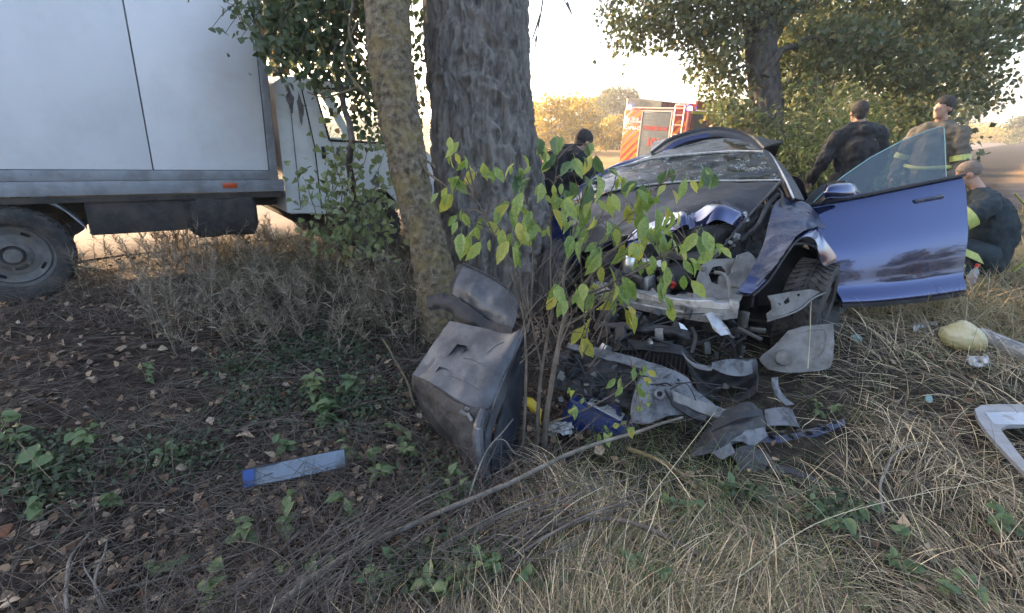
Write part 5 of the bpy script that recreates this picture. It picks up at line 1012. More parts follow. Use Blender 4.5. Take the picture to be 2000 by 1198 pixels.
    # scoop shaped wheel arch liner
    o = debris('wheel_arch_liner', 'round dark wheel arch liner dropped in front of the crash beam', 'car part', gz(1420, 785))
    dp(o, 'scoop', BUMPD, [net([[(1340, 690, 2.86), (1370, 712, 2.78), (1410, 712, 2.76), (1450, 702, 2.8), (1476, 700, 2.9)], [(1342, 715, 2.84), (1375, 735, 2.84), (1410, 738, 2.86), (1450, 730, 2.86), (1480, 722, 2.84)], [(1355, 740, 2.80), (1385, 758, 2.88), (1420, 760, 2.9), (1455, 750, 2.86), (1480, 745, 2.78)], [(1368, 772, 2.72), (1395, 782, 2.74), (1430, 784, 2.74), (1460, 774, 2.72), (1478, 762, 2.70)]], n=30, m=40, thick=.006, crumple=.006, cs=6)])
    dp(o, 'liner_rim', GREYP, [net([[(1330, 684, 2.84), (1350, 706, 2.78), (1388, 716, 2.74), (1392, 708, 2.74)], [(1338, 700, 2.80), (1358, 718, 2.75), (1385, 724, 2.72), (1390, 718, 2.72)]], n=6, m=20, thick=.006), net([[(1390, 708, 2.75), (1420, 702, 2.76), (1455, 702, 2.82), (1474, 704, 2.88)], [(1392, 720, 2.73), (1420, 732, 2.74), (1450, 735, 2.78), (1468, 730, 2.84)]], n=10, m=20, thick=.006, crumple=.006, cs=9)])
    # bumper corner with torn flaps, at the right end of the debris
    o = debris('bumper_corner', 'torn black and grey bumper corner lying on the dry grass', 'bumper', gz(1440, 900))
    dp(o, 'corner_skin', BUMPD, [net([[(1412, 800, 2.52), (1450, 785, 2.52), (1475, 790, 2.52), (1492, 805, 2.52)], [(1380, 840, 2.42), (1430, 822, 2.40), (1475, 815, 2.42), (1495, 832, 2.46)], [(1350, 884, 2.32), (1400, 858, 2.30), (1450, 842, 2.32), (1490, 850, 2.40)], [(1345, 896, 2.30), (1390, 884, 2.28), (1430, 868, 2.30), (1470, 860, 2.38)]], n=30, m=34, thick=.008, crumple=.007, cs=7, seed=15)])
    dp(o, 'stripe', BLACKP, [net([[(1390, 832, 2.40), (1440, 808, 2.40), (1488, 800, 2.44)], [(1386, 845, 2.38), (1440, 820, 2.37), (1490, 812, 2.42)]], n=5, m=20, thick=.006)])
    dp(o, 'flap', GREYP, [plate(PT((1380, 862, 2.32), (1420, 852, 2.31), (1450, 842, 2.33), (1492, 835, 2.4), (1500, 850, 2.38), (1470, 874, 2.3), (1450, 862, 2.3), (1425, 862, 2.29), (1436, 884, 2.26), (1410, 898, 2.24), (1388, 882, 2.28)), (), .006)])
    dp(o, 'flap', BUMPD, [net([[(1420, 885, 2.28), (1460, 872, 2.3), (1490, 880, 2.32)], [(1440, 908, 2.22), (1475, 896, 2.24), (1515, 904, 2.26)], [(1455, 938, 2.18), (1480, 925, 2.2), (1500, 912, 2.22)]], n=14, m=14, thick=.005, crumple=.012, cs=10)])
    dp(o, 'curved_flange', GREYP, [net([[(1494, 800, 2.54), (1530, 795, 2.56), (1548, 800, 2.56)], [(1494, 815, 2.50), (1530, 812, 2.50), (1556, 820, 2.52)], [(1500, 832, 2.46), (1535, 830, 2.46), (1562, 836, 2.48)]], n=14, m=16, thick=.006, crumple=.004, cs=10)])
    o = debris('bumper_strip', 'glossy blue slotted bumper strip sticking out over the grass', 'car trim', gz(1570, 862))
    st_ = [[(1470, 848, 2.42), (1530, 850, 2.42), (1590, 836, 2.46), (1650, 820, 2.52)], [(1470, 860, 2.40), (1530, 862, 2.40), (1592, 850, 2.43), (1650, 828, 2.50)], [(1480, 866, 2.40), (1530, 868, 2.40), (1592, 856, 2.43), (1646, 834, 2.50)]]
    dp(o, 'strip', PAINTD, [net(st_, n=8, m=40, thick=.006, crumple=.003, cs=12)])
    for u, v, t in ((1508, 853, 2.40), (1545, 852, 2.40), (1580, 845, 2.425), (1614, 836, 2.45)): dp(o, 'slot', BLACKI, [box(at(u, v, t), (.035, .012, .016), basis(R(75)), .003)])
    dp(o, 'clip_tab', BUMPD, [box(at(u, v, 2.44), (.02, .012, .02), basis(.4, .3), .003) for u, v in ((1490, 843), (1525, 846), (1560, 842), (1600, 832), (1630, 824))])
    o = debris('curved_strip', 'short curved grey edge strip standing up beside the arch liner', 'car trim', gz(1530, 795))
    dp(o, 'strip', GREYP, [net([[(1508, 738, 2.66), (1509, 755, 2.64), (1518, 775, 2.62), (1535, 792, 2.6)], [(1520, 736, 2.67), (1521, 754, 2.65), (1532, 774, 2.62), (1552, 790, 2.6)]], n=5, m=20, thick=.006)])
    o = debris('black_shard', 'narrow black plastic shard flat on the grass in front of the bumper corner', 'car trim', gz(1560, 930))
    dp(o, 'shard', BUMPD, [sheet([[gz(1500, 905, .05), gz(1540, 912, .05), gz(1575, 925, .05), gz(1600, 940, .03)], [gz(1505, 920, .04), gz(1545, 926, .04), gz(1575, 935, .04), gz(1602, 945, .03)]], 6, 24, .006, .004, 12)])
    # silver sill and the window frame on the right
    o = debris('sill_trim', 'silver sill trim strip lying beside the yellow bag', 'car trim', gz(1960, 680))
    a, b = gz(1915, 652, .07), gz(2060, 712, .06); dirv = (b - a) / np.linalg.norm(b - a); sd_ = np.cross(dirv, (0, 0, 1))
    P = [[a + (b - a) * w + sd_ * s_ + np.array([0, 0, z]) for s_, z in ((-.07, -.03), (-.05, .02), (.0, .035), (.05, .015), (.07, -.03))] for w in (0, .5, 1)]
    dp(o, 'sill', ALU, [sheet(P, 16, 14, .006)]); dp(o, 'tread_insert', BLACKP, [sheet([[a + (b - a) * w + sd_ * s_ + np.array([0, 0, .034]) for s_ in (-.02, .0, .02)] for w in (.12, .5, .95)], 8, 4, .004)])
    o = debris('trim_panel', 'pale grey window shaped interior trim lying on straw at the right edge', 'car trim', gz(1960, 850))
    L_ = [(1902, 806), (1915, 798), (1950, 796), (2000, 797), (2060, 800), (2075, 812), (2070, 840), (2040, 838), (2000, 836), (1965, 838), (1952, 845), (1985, 890), (2030, 945), (2020, 960), (1998, 930), (1960, 890), (1925, 850), (1908, 825)]
    zz = lambda u: .07 + .02 * ((u - 1900) / 150)
    dp(o, 'frame', mat('light_grey_trim', (.24, .245, .25), (.32, .325, .33), 6, .5, bump=.15, dirt=(.2, .19, .17), dirtamt=.4), [plate([gz(u, v, zz(u)) for u, v in L_], (), .02)], smooth=False)
    dp(o, 'pane', mat('pale_pane', (.30, .33, .37), rough=.2, coat=.6), [sheet([[gz(1925, 806, .10), gz(1990, 805, .105), gz(2056, 808, .11)], [gz(1942, 830, .10), gz(1990, 829, .105), gz(2056, 832, .11)]], 6, 10, .006)])
    return
wreck()
# ---------------------------------------------------------------- people
SKIN = mat('skin', (.34, .20, .14), (.42, .26, .19), 12, .55)
HAIRD = mat('dark_hair', (.018, .014, .012), (.05, .042, .035), 60, .8, bump=.6, bscale=200)
HAIRG = mat('cropped_hair', (.11, .085, .07), (.22, .175, .145), 90, .85, bump=.4, bscale=240)
BLK = mat('black_cloth', (.008, .009, .011), (.018, .019, .022), 12, .85, bump=.5, bscale=35)
NAVY = mat('navy_turnout_cloth', (.010, .020, .026), (.022, .036, .044), 10, .85, bump=.5, bscale=30)
TANC = mat('tan_turnout_cloth', (.075, .068, .052), (.135, .122, .096), 7, .85, bump=.5, bscale=30)
HIV = mat('reflective_stripe', (.36, .42, .10), (.52, .56, .18), 30, .5)
BOOT = mat('boot_rubber', (.012, .012, .012), (.03, .028, .025), 12, .6)
def ball(c, r, M=None, k=16):
    th = np.linspace(0, np.pi, k); V = []
    n = 2 * k
    for t in th:
        for j in range(n): a = 2 * np.pi * j / n; V.append((math.sin(t) * math.cos(a), math.sin(t) * math.sin(a), math.cos(t)))
    V = np.array(V) * np.asarray(r); V = V if M is None else V @ np.asarray(M).T
    return V + np.asarray(c), ring_faces(k, n)
def limb(P, rr, k=18, n=22):
    """tapered limb with round ends through joints P"""
    C = spline(np.array(P), n); r = spline(np.array(rr, float)[:, None], n)[:, 0]
    V, F = tube(C, r, k); g = [(V, F), ball(C[0], (r[0],) * 3, None, 10), ball(C[-1], (r[-1],) * 3, None, 10)]
    return g
def fuse(name, geos, mt, parent, vox=.012, sm=6, fold=0, fs=.12):
    g = G()
    for V, F in geos: g.add(V, F)
    o = g.obj(name, mt, parent, True, None)
    m = o.modifiers.new('fuse', 'REMESH'); m.mode = 'VOXEL'; m.voxel_size = vox; m.use_smooth_shade = True
    m = o.modifiers.new('relax', 'SMOOTH'); m.iterations = sm; m.factor = .5
    if fold:
        t = bpy.data.textures.get('folds') or bpy.data.textures.new('folds', 'CLOUDS'); t.noise_scale = fs; t.noise_depth = 2
        m = o.modifiers.new('creases', 'DISPLACE'); m.texture = t; m.strength = fold; m.mid_level = .5; m.texture_coords = 'LOCAL'
    return o
def head(c, M, s=1.0):
    """skull, jaw, nose, ears, brow; M columns: right, forward, up"""
    f = lambda x, y, z: np.asarray(c) + M @ (np.array([x, y, z]) * s)
    L = [ball(f(0, -.012, .03), np.array([.074, .094, .088]) * s, M), ball(f(0, .03, -.035), np.array([.058, .066, .075]) * s, M), ball(f(0, .068, -.085), np.array([.03, .026, .024]) * s, M, 10),
         ball(f(0, .098, -.012), np.array([.014, .022, .026]) * s, M, 10), ball(f(0, .088, .012), np.array([.05, .014, .012]) * s, M, 10), ball(f(0, .088, -.052), np.array([.026, .013, .012]) * s, M, 10)]
    for x in (-.076, .076): L += [ball(f(x, -.005, -.008), np.array([.010, .022, .034]) * s, M, 10)]
    for x in (-.032, .032): L += [ball(f(x, .078, -.002), np.array([.015, .014, .010]) * s, M, 8)]
    return L
def hand(p, d, n, s=1.0):
    """palm with four curled fingers of unequal length and a thumb leaving its side; d = pointing, n = back of the hand"""
    d = np.asarray(d, float) / np.linalg.norm(d); n = np.asarray(n, float); n -= d * (n @ d); n /= np.linalg.norm(n); w = np.cross(d, n); M = np.stack([w, d, n], 1)
    f = lambda x, y, z: np.asarray(p) + M @ (np.array([x, y, z]) * s)
    L = [ball(f(0, .045, 0), np.array([.042, .05, .017]) * s, M, 10)]
    for i, (x, l) in enumerate(((-.030, .062), (-.010, .075), (.010, .070), (.030, .055))): L += limb([f(x, .08, 0), f(x * 1.1, .08 + l * .5, -.004), f(x * 1.1, .08 + l * .85, -.02), f(x * 1.1, .08 + l, -.042)], np.array([.0095, .009, .0085, .007]) * s, 8, 8)
    L += limb([f(-.034, .02, -.004), f(-.058, .045, -.012), f(-.060, .08, -.022)], np.array([.012, .011, .008]) * s, 8, 6)
    return L
def person(loc, yaw, label, jacket, trousers, hair, pose, head_at=None, group=None, extra=None):
    """pose gives joints in the person's frame (right, forward, up) in metres"""
    o = thing('person', loc, label, 'person', group); f = Frame(loc, yaw); p = {k: f(*v) for k, v in pose.items() if len(v) == 3}
    tilt = pose.get('head_tilt', (0,))[0]; turn = pose.get('head_turn', (0,))[0]
    HM = basis(yaw + turn, -tilt)
    up = lambda a, b, w: p[a] * (1 - w) + p[b] * w
    hd = p['head']; S = .98
    B = head(hd, HM, S) + limb([p['neck'], up('neck', 'head', .55)], [.058, .055], 14, 8) + limb([p['hips'], p['waist'], p['chest'], p['neck']], [.12, .11, .115, .06]) + limb([p['ls'] * .9 + p['rs'] * .1, p['chest'], p['rs'] * .9 + p['ls'] * .1], [.045, .09, .045])
    for s in 'lr':
        B += limb([p[s + 's'], p[s + 'e'], p[s + 'w']], [.045, .040, .03]) + limb([p[s + 'h'], p[s + 'k'], p[s + 'a']], [.085, .06, .042]) + limb([p[s + 'a'] + (0, 0, -.03), p[s + 'a'] + f.dir(0, .16, -.06)], [.04, .035], 12, 8)
        dd = p[s + 'w'] - p[s + 'e']; B += hand(p[s + 'w'], dd, f.dir(1 if s == 'r' else -1, .2, 0))
    body = fuse('body', B, SKIN, o, .0105, 3)
    J = limb([p['hips'] + f.dir(0, 0, -.03), p['waist'], p['chest'], p['neck'] + f.dir(0, 0, -.03)], [.185, .175, .185, .085]) + limb([p['ls'], up('ls', 'rs', .5) + (0, 0, .03), p['rs']], [.088, .12, .088])
    J += [ball(up('waist', 'chest', .5), (.215, .16, .25), f.M)]
    for s in 'lr': J += limb([p[s + 's'], up(s + 's', s + 'e', .5), p[s + 'e'], up(s + 'e', s + 'w', .94)], [.088, .08, .072, .058])
    J += limb([p['neck'] + f.dir(-.05, -.02, .0), p['neck'] + f.dir(0, -.05, .035), p['neck'] + f.dir(.05, -.02, .0)], [.035, .036, .035], 10, 10)
    if extra == 'hood': J += limb([p['neck'] + f.dir(-.11, -.07, -.02), p['neck'] + f.dir(0, -.135, -.03), p['neck'] + f.dir(.11, -.07, -.02)], [.05, .065, .05], 12, 12)
    jk = fuse('jacket', J, jacket, o, .013, 2, .085, .085)
    T_ = []
    for s in 'lr': T_ += limb([p[s + 'h'] + (0, 0, .04), up(s + 'h', s + 'k', .5), p[s + 'k'], up(s + 'k', s + 'a', .5), p[s + 'a'] + (0, 0, .03)], [.125, .112, .09, .085, .08])
    T_ += limb([p['lh'], p['hips'], p['rh']], [.12, .15, .12])
    fuse('trousers', T_, trousers, o, .017, 3, .03, .12)
    for s in 'lr':
        fuse('boot', limb([p[s + 'a'] + (0, 0, .16), p[s + 'a'] + (0, 0, .0)], [.065, .058], 14, 8) + limb([p[s + 'a'] + f.dir(0, -.05, -.045), p[s + 'a'] + f.dir(0, .08, -.055), p[s + 'a'] + f.dir(0, .19, -.065)], [.046, .052, .042], 14, 10), BOOT, o, .011, 2)
    if hair is not None:
        hm = lambda x, y, z: hd + HM @ (np.array([x, y, z]) * S)
        thick = .011 if hair is HAIRD else .0025
        V, F = ball(hm(0, -.014, .034), np.array([.076 + thick, .096 + thick, .088 + thick]) * S, HM, 26)
        lc = (V - hd) @ HM / S; V = np.where((lc[:, 2] < np.clip(-.012 + .62 * (lc[:, 1] + .02), -.075, .06) + .016 * vn(V, 55, 4))[:, None], hm(0, -.012, .02) + (V - hm(0, -.012, .02)) * .86, V)
        V = V + (fbm(V, 40, 3) * thick * .45)[:, None] * HM[:, 2]
        gs = [(V, F)]
        if hair is HAIRD: gs.append(ball(hm(0, -.05, -.028), np.array([.060, .048, .062]) * S, HM, 14))
        piece('hair', hair, gs, o, sharp=None)
    return o, f, p, jk
def band(o, f, pts, r, w, m=None, parent=None, name='stripe'):
    P = np.array(pts); V, F = tube(spline(P, 2 + len(P) * 4), r, 20, False); piece(name, m or HIV, [(V, F)], parent or o)
STAND = dict(head=(0, .03, 1.67), neck=(0, 0, 1.50), chest=(0, -.01, 1.28), waist=(0, 0, 1.08), hips=(0, 0, .94), ls=(-.20, 0, 1.42), rs=(.20, 0, 1.42), le=(-.27, .02, 1.14), re=(.27, .04, 1.14), lw=(-.24, .17, .92), rw=(.24, .2, .94), lh=(-.10, 0, .90), rh=(.10, 0, .90), lk=(-.11, .03, .50), rk=(.11, .02, .50), la=(-.11, -.01, .10), ra=(.11, -.01, .10))
def feet_for(u, v, t, h):                         # stand where the head shows at (u, v)
    p = at(u, v, t); return np.array([p[0], p[1], p[2] - h])
def people():
    # man in black, back turned, leaning slightly forward
    P = dict(STAND); P['head'] = (-.03, .10, 1.66); P['neck'] = (0, .05, 1.50); P['ls'] = (-.21, .04, 1.42); P['rs'] = (.21, .04, 1.42); P['le'] = (-.33, .04, 1.15); P['lw'] = (-.36, .16, .92); P['head_tilt'] = (.25,)
    b = feet_for(1692, 220, 5.3, 1.66); person(b, R(8), 'man in black hooded jacket standing with his back turned behind the open door', BLK, BLK, HAIRD, P, extra='hood')
    # man in tan turnout jacket
    P = dict(STAND); P['head'] = (.0, .04, 1.69); P['head_turn'] = (.3,)
    b = feet_for(1846, 212, 5.25, 1.69); o, f, p, jk = person(b, R(-120), 'fireman in faded tan turnout jacket standing beyond the door window', TANC, TANC, HAIRD, P)
    for z in (1.08,): band(o, f, [f(.232 * math.cos(a), .190 * math.sin(a), z + .01 * math.sin(3 * a)) for a in np.linspace(0, 2 * np.pi, 26)], .022, .05)
    for s in (-1, 1): band(o, f, [p['ls' if s < 0 else 'rs'] * .25 + p['le' if s < 0 else 're'] * .75 + (0, 0, .0), p['ls' if s < 0 else 'rs'] * .05 + p['le' if s < 0 else 're'] * .95], .088, .05)
    # crouching fireman seen from behind his right side
    P = dict(head=(.0, .16, .93), neck=(0, .05, .79), chest=(0, -.06, .60), waist=(0, -.13, .42), hips=(0, -.13, .26), ls=(-.19, .02, .70), rs=(.19, .02, .70), le=(-.24, .24, .52), re=(.24, .24, .50), lw=(-.12, .44, .46), rw=(.14, .46, .44), lh=(-.11, -.08, .25), rh=(.11, -.08, .25), lk=(-.20, .32, .42), rk=(.20, .34, .40), la=(-.17, .05, .10), ra=(.17, .06, .10), head_tilt=(.45,), head_turn=(.1,))
    P = {k: (tuple(c * 1.13 for c in v) if len(v) == 3 else v) for k, v in P.items()}
    fb = gz(1880, 553); base = onground(fb[0] - .02, fb[1] + .02)
    o, f, p, jk = person(base, R(-62), 'crouching fireman in dark turnout gear with yellow stripes behind the open door', NAVY, NAVY, HAIRG, P)
    bk = [f(-.06, -.16, .90), f(-.06, -.32, .72), f(-.06, -.40, .52), f(-.06, -.41, .34), f(-.06, -.33, .18)]
    piece('stripe', HIV, [sheet([[q + f.dir(w, -.012 - .01 * abs(w) * 10, 0) for w in (-.035, 0, .035)] for q in bk], 24, 5, .006)], o)
    band(o, f, [p['ls'] * .55 + p['le'] * .45, p['ls'] * .28 + p['le'] * .72], .112, .05)
    th = [p['lh'] * .85 + p['lk'] * .15, p['lh'] * .5 + p['lk'] * .5, p['lk'], p['lk'] * .6 + p['la'] * .4, p['lk'] * .15 + p['la'] * .85]
    piece('stripe', HIV, [sheet([[q + f.dir(-.150 + .02 * i * (i > 1) * .6, 0, 0) + f.dir(0, w * .7, w) for w in (-.045, 0, .045)] for i, q in enumerate(th)], 24, 5, .006)], o)
    band(o, f, [p['rk'] * .35 + p['ra'] * .65, p['rk'] * .2 + p['ra'] * .8], .094, .04)
    band(o, f, [p['lk'] * .35 + p['la'] * .65, p['lk'] * .2 + p['la'] * .8], .094, .04)
    # person bending over the far side of the car
    P = dict(STAND); P.update(head=(.06, .33, 1.42), neck=(.04, .22, 1.32), chest=(.0, .10, 1.18), waist=(0, 0, 1.02), ls=(-.18, .18, 1.27), rs=(.22, .16, 1.25), le=(-.22, .36, 1.05), re=(.32, .34, 1.04), lw=(-.1, .56, .98), rw=(.3, .58, 1.0), head_tilt=(.5,))
    b = feet_for(1082, 282, 5.05, 1.40); person(b, R(62), 'person in black bending over the far side of the car beside the trunk', BLK, BLK, HAIRD, P)
people()
# ---------------------------------------------------------------- things on the ground
def small():
    BLUEP = mat('blue_canister', (.004, .018, .10), (.006, .026, .14), 8, .35, dirt=(.05, .05, .06), dirtamt=.5, dscale=6)
    c = at(1168, 834, 2.72); o = thing('canister', gz(1168, 860), 'blue plastic canister on its side under the fallen grille carrier', 'canister'); F = Frame(c, R(-62), .28, .15)
    dp(o, 'body', BLUEP, [F.box((0, 0, 0), (.17, .40, .24), .035), F.box((0, 0, .0), (.176, .30, .16), .02)])
    dp(o, 'label', WHITEP, [F.box((-.0, .0, .122), (.10, .2, .003)), F.box((.0905, .04, .03), (.003, .14, .075))])
    dp(o, 'label_print', BLACKP, [F.box((.0925, .04 , .055 - i * .012), (.002, .11 - .02 * (i % 3), .005)) for i in range(5)])
    dp(o, 'cap', BLACKP, [lathe([(.001, .03), (.028, .03), (.03, 0)], F(0, .2, .08), F.dir(0, 1, .2), 16)])
    dp(o, 'handle', BLUEP, [tube(spline(F.pts([(0, .12, .12), (0, .08, .165), (0, -.04, .165), (0, -.08, .12)]), 12), .014, 8)])
    o = thing('yellow_funnel', gz(1040, 830), 'yellow plastic scrap between the sapling stems', 'plastic scrap'); YP = mat('yellow_plastic', (.55, .38, .02), rough=.4)
    dp(o, 'scrap', YP, [net([[(1022, 775, 2.62), (1040, 780, 2.6), (1060, 800, 2.6)], [(1024, 786, 2.6), (1040, 795, 2.58), (1056, 818, 2.58)], [(1026, 792, 2.62), (1044, 808, 2.6), (1058, 830, 2.6)]], n=10, m=14, thick=.006, crumple=.01, cs=14)])
    CL = mat('white_cloth', (.40, .40, .39), (.56, .56, .54), 14, .9, bump=.3)
    def rag(name, label, u, v, w, h, seed, m=CL):
        p = gz(u, v); o = thing(name, p, label, 'rag'); t = np.linalg.norm((p - [0, 0, CH]) @ np.array([0, CP, -SP])); g = np.random.default_rng(seed)
        C = [[gz(u + a * w, v + b * h, .02 + .05 * g.random()) for a in (-1, -.5, 0, .5, 1)] for b in (1, .3, -.3, -1)]
        dp(o, 'cloth', m, [sheet(C, 22, 26, .004, .018, 16, seed)]); return o
    rag('white_rag', 'crumpled white rag under the nose behind the sapling stems', 1092, 838, 26, 12, 3)
    rag('paper_scrap', 'scrunched white paper scraps on the grass below the yellow bag', 1912, 706, 20, 10, 4)
    rag('paper_scrap', 'pale paper scraps trodden into the grass left of the yellow bag', 1808, 636, 24, 5, 5)
    # yellow plastic bag
    p = gz(1888, 672); o = thing('plastic_bag', p, 'crumpled pale yellow plastic bag on the grass', 'bag')
    V, F = ball(at(1884, 655, 3.22), (.135, .10, .085), None, 40); q = V - V.mean(0); V = V + q / (np.linalg.norm(q, axis=1)[:, None] + 1e-6) * ((1 - np.abs(fbm(V, 9, 5)) * 2) * .009 + (1 - np.abs(fbm(V, 26, 6)) * 2) * .006)[:, None]
    V[:, 2] -= np.clip(V[:, 0] - V[:, 0].mean(), 0, 1) * .38
    dp(o, 'bag', mat('yellow_film', (.56, .50, .27), (.68, .64, .46), 8, .35, trans=.35, coat=.2), [(V, F)])
    # licence plate in the ditch, blank as it cannot be read
    a = gz(478, 952, .04); b = gz(676, 910, .05); dv = b - a; L = np.linalg.norm(dv); dv /= L; nn = np.array([0, -.75, .66]); nn -= dv * (nn @ dv); nn /= np.linalg.norm(nn); M = np.stack([dv, np.cross(nn, dv), nn], 1); c = (a + b) / 2 + np.array([0, 0, .045])
    o = thing('licence_plate', gz(590, 940), 'pale blue licence plate lying tilted among the ditch weeds', 'licence plate')
    dp(o, 'plate', mat('plate_white', (.15, .19, .235), rough=.4, coat=.2, dirt=(.07, .075, .075), dirtamt=.6, dscale=9), [sheet([[c + M @ np.array([x, y, .012 * math.sin(x * 9 + 1) + .010 * y * 10 * (x > .1)]) for x in np.linspace(-L / 2, L / 2, 7)] for y in (.043, 0, -.043)], 6, 30, .002)])
    dp(o, 'country_band', mat('plate_blue', (.02, .06, .22), rough=.4), [box(c - dv * (L / 2 - .025) + nn * .0028, (.05, .08, .002), M)])
    dp(o, 'plate_frame', BLACKP, [box(c + M[:, 1] * s_ * .044 + nn * .001, (L + .012, .008, .008), M, .002) for s_ in (-1, 1)] + [box(c + M[:, 0] * s_ * (L / 2 + .003) + nn * .001, (.008,   .094, .008), M, .002) for s_ in (-1, 1)])
    # water bottle by the crouching man
    c = gz(1886, 572); o = thing('water_bottle', c, 'clear plastic bottle with red cap standing by the door edge', 'bottle')
    dp(o, 'bottle', glass('bottle_plastic', (.8, .85, .88), .3, .1), [lathe([(.001, .005), (.036, .0), (.038, .02), (.036, .09), (.038, .10), (.038, .17), (.03, .21), (.014, .235), (.014, .25)], c, (.1, 0, 1), 20)])
    dp(o, 'cap', mat('red_cap', (.55, .04, .03), rough=.4), [lathe([(.001, .275), (.016, .275), (.017, .245), (.001, .245)], c, (.1, 0, 1), 14)])
    dp(o, 'label', mat('bottle_label', (.35, .12, .12), (.6, .6, .62), 30, .5), [lathe([(.0385, .10), (.0385, .16)], c, (.1, 0, 1), 20)])
    # glass crumbs
    for u, v, s_, lab in ((1675, 660, .05, 'green tinted glass shard lying by the front tyre'), (1645, 605, .05, 'greenish glass shard leaning at the foot of the door'), (1815, 780, .035, 'small white plastic chip lying in the straw')):
        o = thing('glass_shard', gz(u, v), lab, 'shard'); g = np.random.default_rng(int(u)); q = gz(u, v, .03)
        dp(o, 'shard', mat('green_glass', (.22, .34, .30), rough=.15), [plate([q + np.array([math.cos(a) * s_ * g.uniform(.5, 1), math.sin(a) * s_ * .5 * g.uniform(.5, 1), math.sin(a) * s_ * .5]) for a in np.linspace(0, 2 * np.pi, 7, endpoint=False)], (), .004)])
small()
# ---------------------------------------------------------------- the sapling in front
def sapling():
    base = gz(1058, 885); g = np.random.default_rng(4)
    o = thing('ash_maple_sapling', base, 'bright green leafy sapling growing in front of the wreck', 'sapling')
    st = G(); nodes = []
    def stem(L, r0, r1, k=7):
        P = spline(np.array([at(*q) for q in L]), 22); P[1:-1] += np.stack([vn(P[1:-1], 9, i) for i in (1, 2, 3)], -1) * .006
        st.add(*tube(P, np.linspace(r0, r1, 22), k))
        for p, r in zip(P[8:], np.linspace(r0, r1, 22)[8:]): nodes.append(p)
    stem([(1062, 895, 2.52), (1066, 820, 2.50), (1082, 720, 2.46), (1100, 630, 2.44), (1112, 590, 2.42)], .017, .010)
    stem([(1112, 590, 2.42), (1150, 545, 2.40), (1185, 500, 2.38), (1245, 450, 2.36)], .009, .004)
    stem([(1108, 605, 2.42), (1100, 540, 2.44), (1118, 470, 2.46), (1135, 400, 2.48)], .008, .004)
    stem([(1045, 895, 2.54), (1050, 800, 2.54), (1058, 720, 2.54), (1078, 610, 2.55), (1090, 560, 2.56)], .012, .007)
    stem([(1020, 880, 2.50), (1024, 790, 2.50), (1028, 700, 2.50), (1022, 620, 2.50), (1000, 540, 2.48), (975, 480, 2.46)], .010, .004)
    stem([(1030, 650, 2.52), (1040, 570, 2.55), (1040, 480, 2.58), (1030, 400, 2.6)], .007, .003)
    stem([(1058, 720, 2.54), (1030, 600, 2.52), (1005, 520, 2.5), (960, 450, 2.48), (930, 390, 2.46)], .006, .003)
    stem([(1112, 590, 2.42), (1210, 545, 2.36), (1280, 510, 2.34), (1350, 460, 2.32)], .007, .003)
    stem([(1100, 640, 2.44), (1160, 600, 2.40), (1230, 535, 2.36), (1290, 500, 2.36)], .006, .003)
    stem([(1090, 560, 2.56), (1130, 500, 2.56), (1170, 430, 2.58), (1200, 360, 2.6)], .006, .003)
    stem([(1150, 545, 2.4), (1180, 470, 2.42), (1250, 400, 2.44), (1300, 350, 2.46)], .005, .002)
    stem([(1078, 610, 2.55), (1075, 500, 2.58), (1078, 400, 2.6), (1090, 310, 2.62)], .006, .002)
    stem([(1230, 700, 2.36), (1240, 740, 2.36), (1250, 800, 2.36)], .003, .002)
    stem([(1068, 830, 2.5), (1140, 800, 2.42), (1215, 760, 2.38), (1245, 735, 2.36)], .005, .002)
    stem([(1245, 760, 2.36), (1238, 800, 2.34), (1225, 835, 2.33)], .003, .002)
    for i in range(38):                                           # bare thin shoots
        u = g.uniform(1000, 1180); v = g.uniform(560, 720); tt = g.uniform(2.4, 2.6)
        st.add(*tube(spline([at(u, v, tt), at(u + g.uniform(-30, 50), v - 60, tt), at(u + g.uniform(-60, 110), v - g.uniform(90, 170), tt)], 8), np.linspace(.004, .0015, 8), 5))
    C = [(895, 268), (878, 300), (908, 305), (945, 318), (966, 335), (928, 328), (893, 348), (878, 372), (905, 420), (888, 452), (925, 440), (912, 460), (940, 425), (985, 452), (1005, 470), (1012, 440), (1008, 325), (1032, 340), (1018, 385), (1028, 412), (1042, 430), (990, 400), (1062, 290), (1092, 268), (1072, 312), (1042, 282), (1030, 300), (1100, 355), (1132, 345), (1120, 388), (1150, 300), (1172, 322), (1142, 280), (1096, 420), (1120, 470), (1130, 440), (1152, 400), (1182, 385), (1170, 430), (1200, 440), (1215, 400), (1232, 380), (1245, 430), (1262, 450), (1272, 472), (1240, 472), (1290, 400), (1306, 368), (1312, 328), (1334, 350), (1290, 440), (1302, 462), (1378, 335), (1165, 492), (1182, 512), (1250, 500), (1276, 520), (1292, 500), (1340, 510), (1346, 542), (1326, 488), (1384, 478), (1364, 462), (1080, 548), (1100, 580), (1122, 572), (1150, 562), (1172, 580), (1216, 556), (1206, 580), (1222, 604), (1150, 625), (1136, 650), (1296, 556), (1302, 592), (1110, 320), (1085, 380), (1160, 350), (1205, 345), (1250, 355), (1275, 380), (1055, 360), (960, 470), (1060, 445), (1145, 470), (1215, 480), (1190, 460), (1310, 420), (1265, 410)]
    low = [(1120, 770), (1126, 788), (1236, 720), (1256, 742), (1242, 762), (1266, 712), (1212, 832), (1236, 838), (1182, 842), (1208, 750), (1255, 790)]
    nd = np.array(nodes); me1 = [leaf_mesh_near('leaflet', SAPL, 'x', f_, c_, 6, .225, .06) for f_, c_ in ((.14, .25), (.3, .45), (-.12, .35), (.2, .1))]; me2 = [leaf_mesh_near('dull_leaflet', SAPD, 'x', f_, c_, 6, .26, .06) for f_, c_ in ((.14, .25), (.3, .4))]
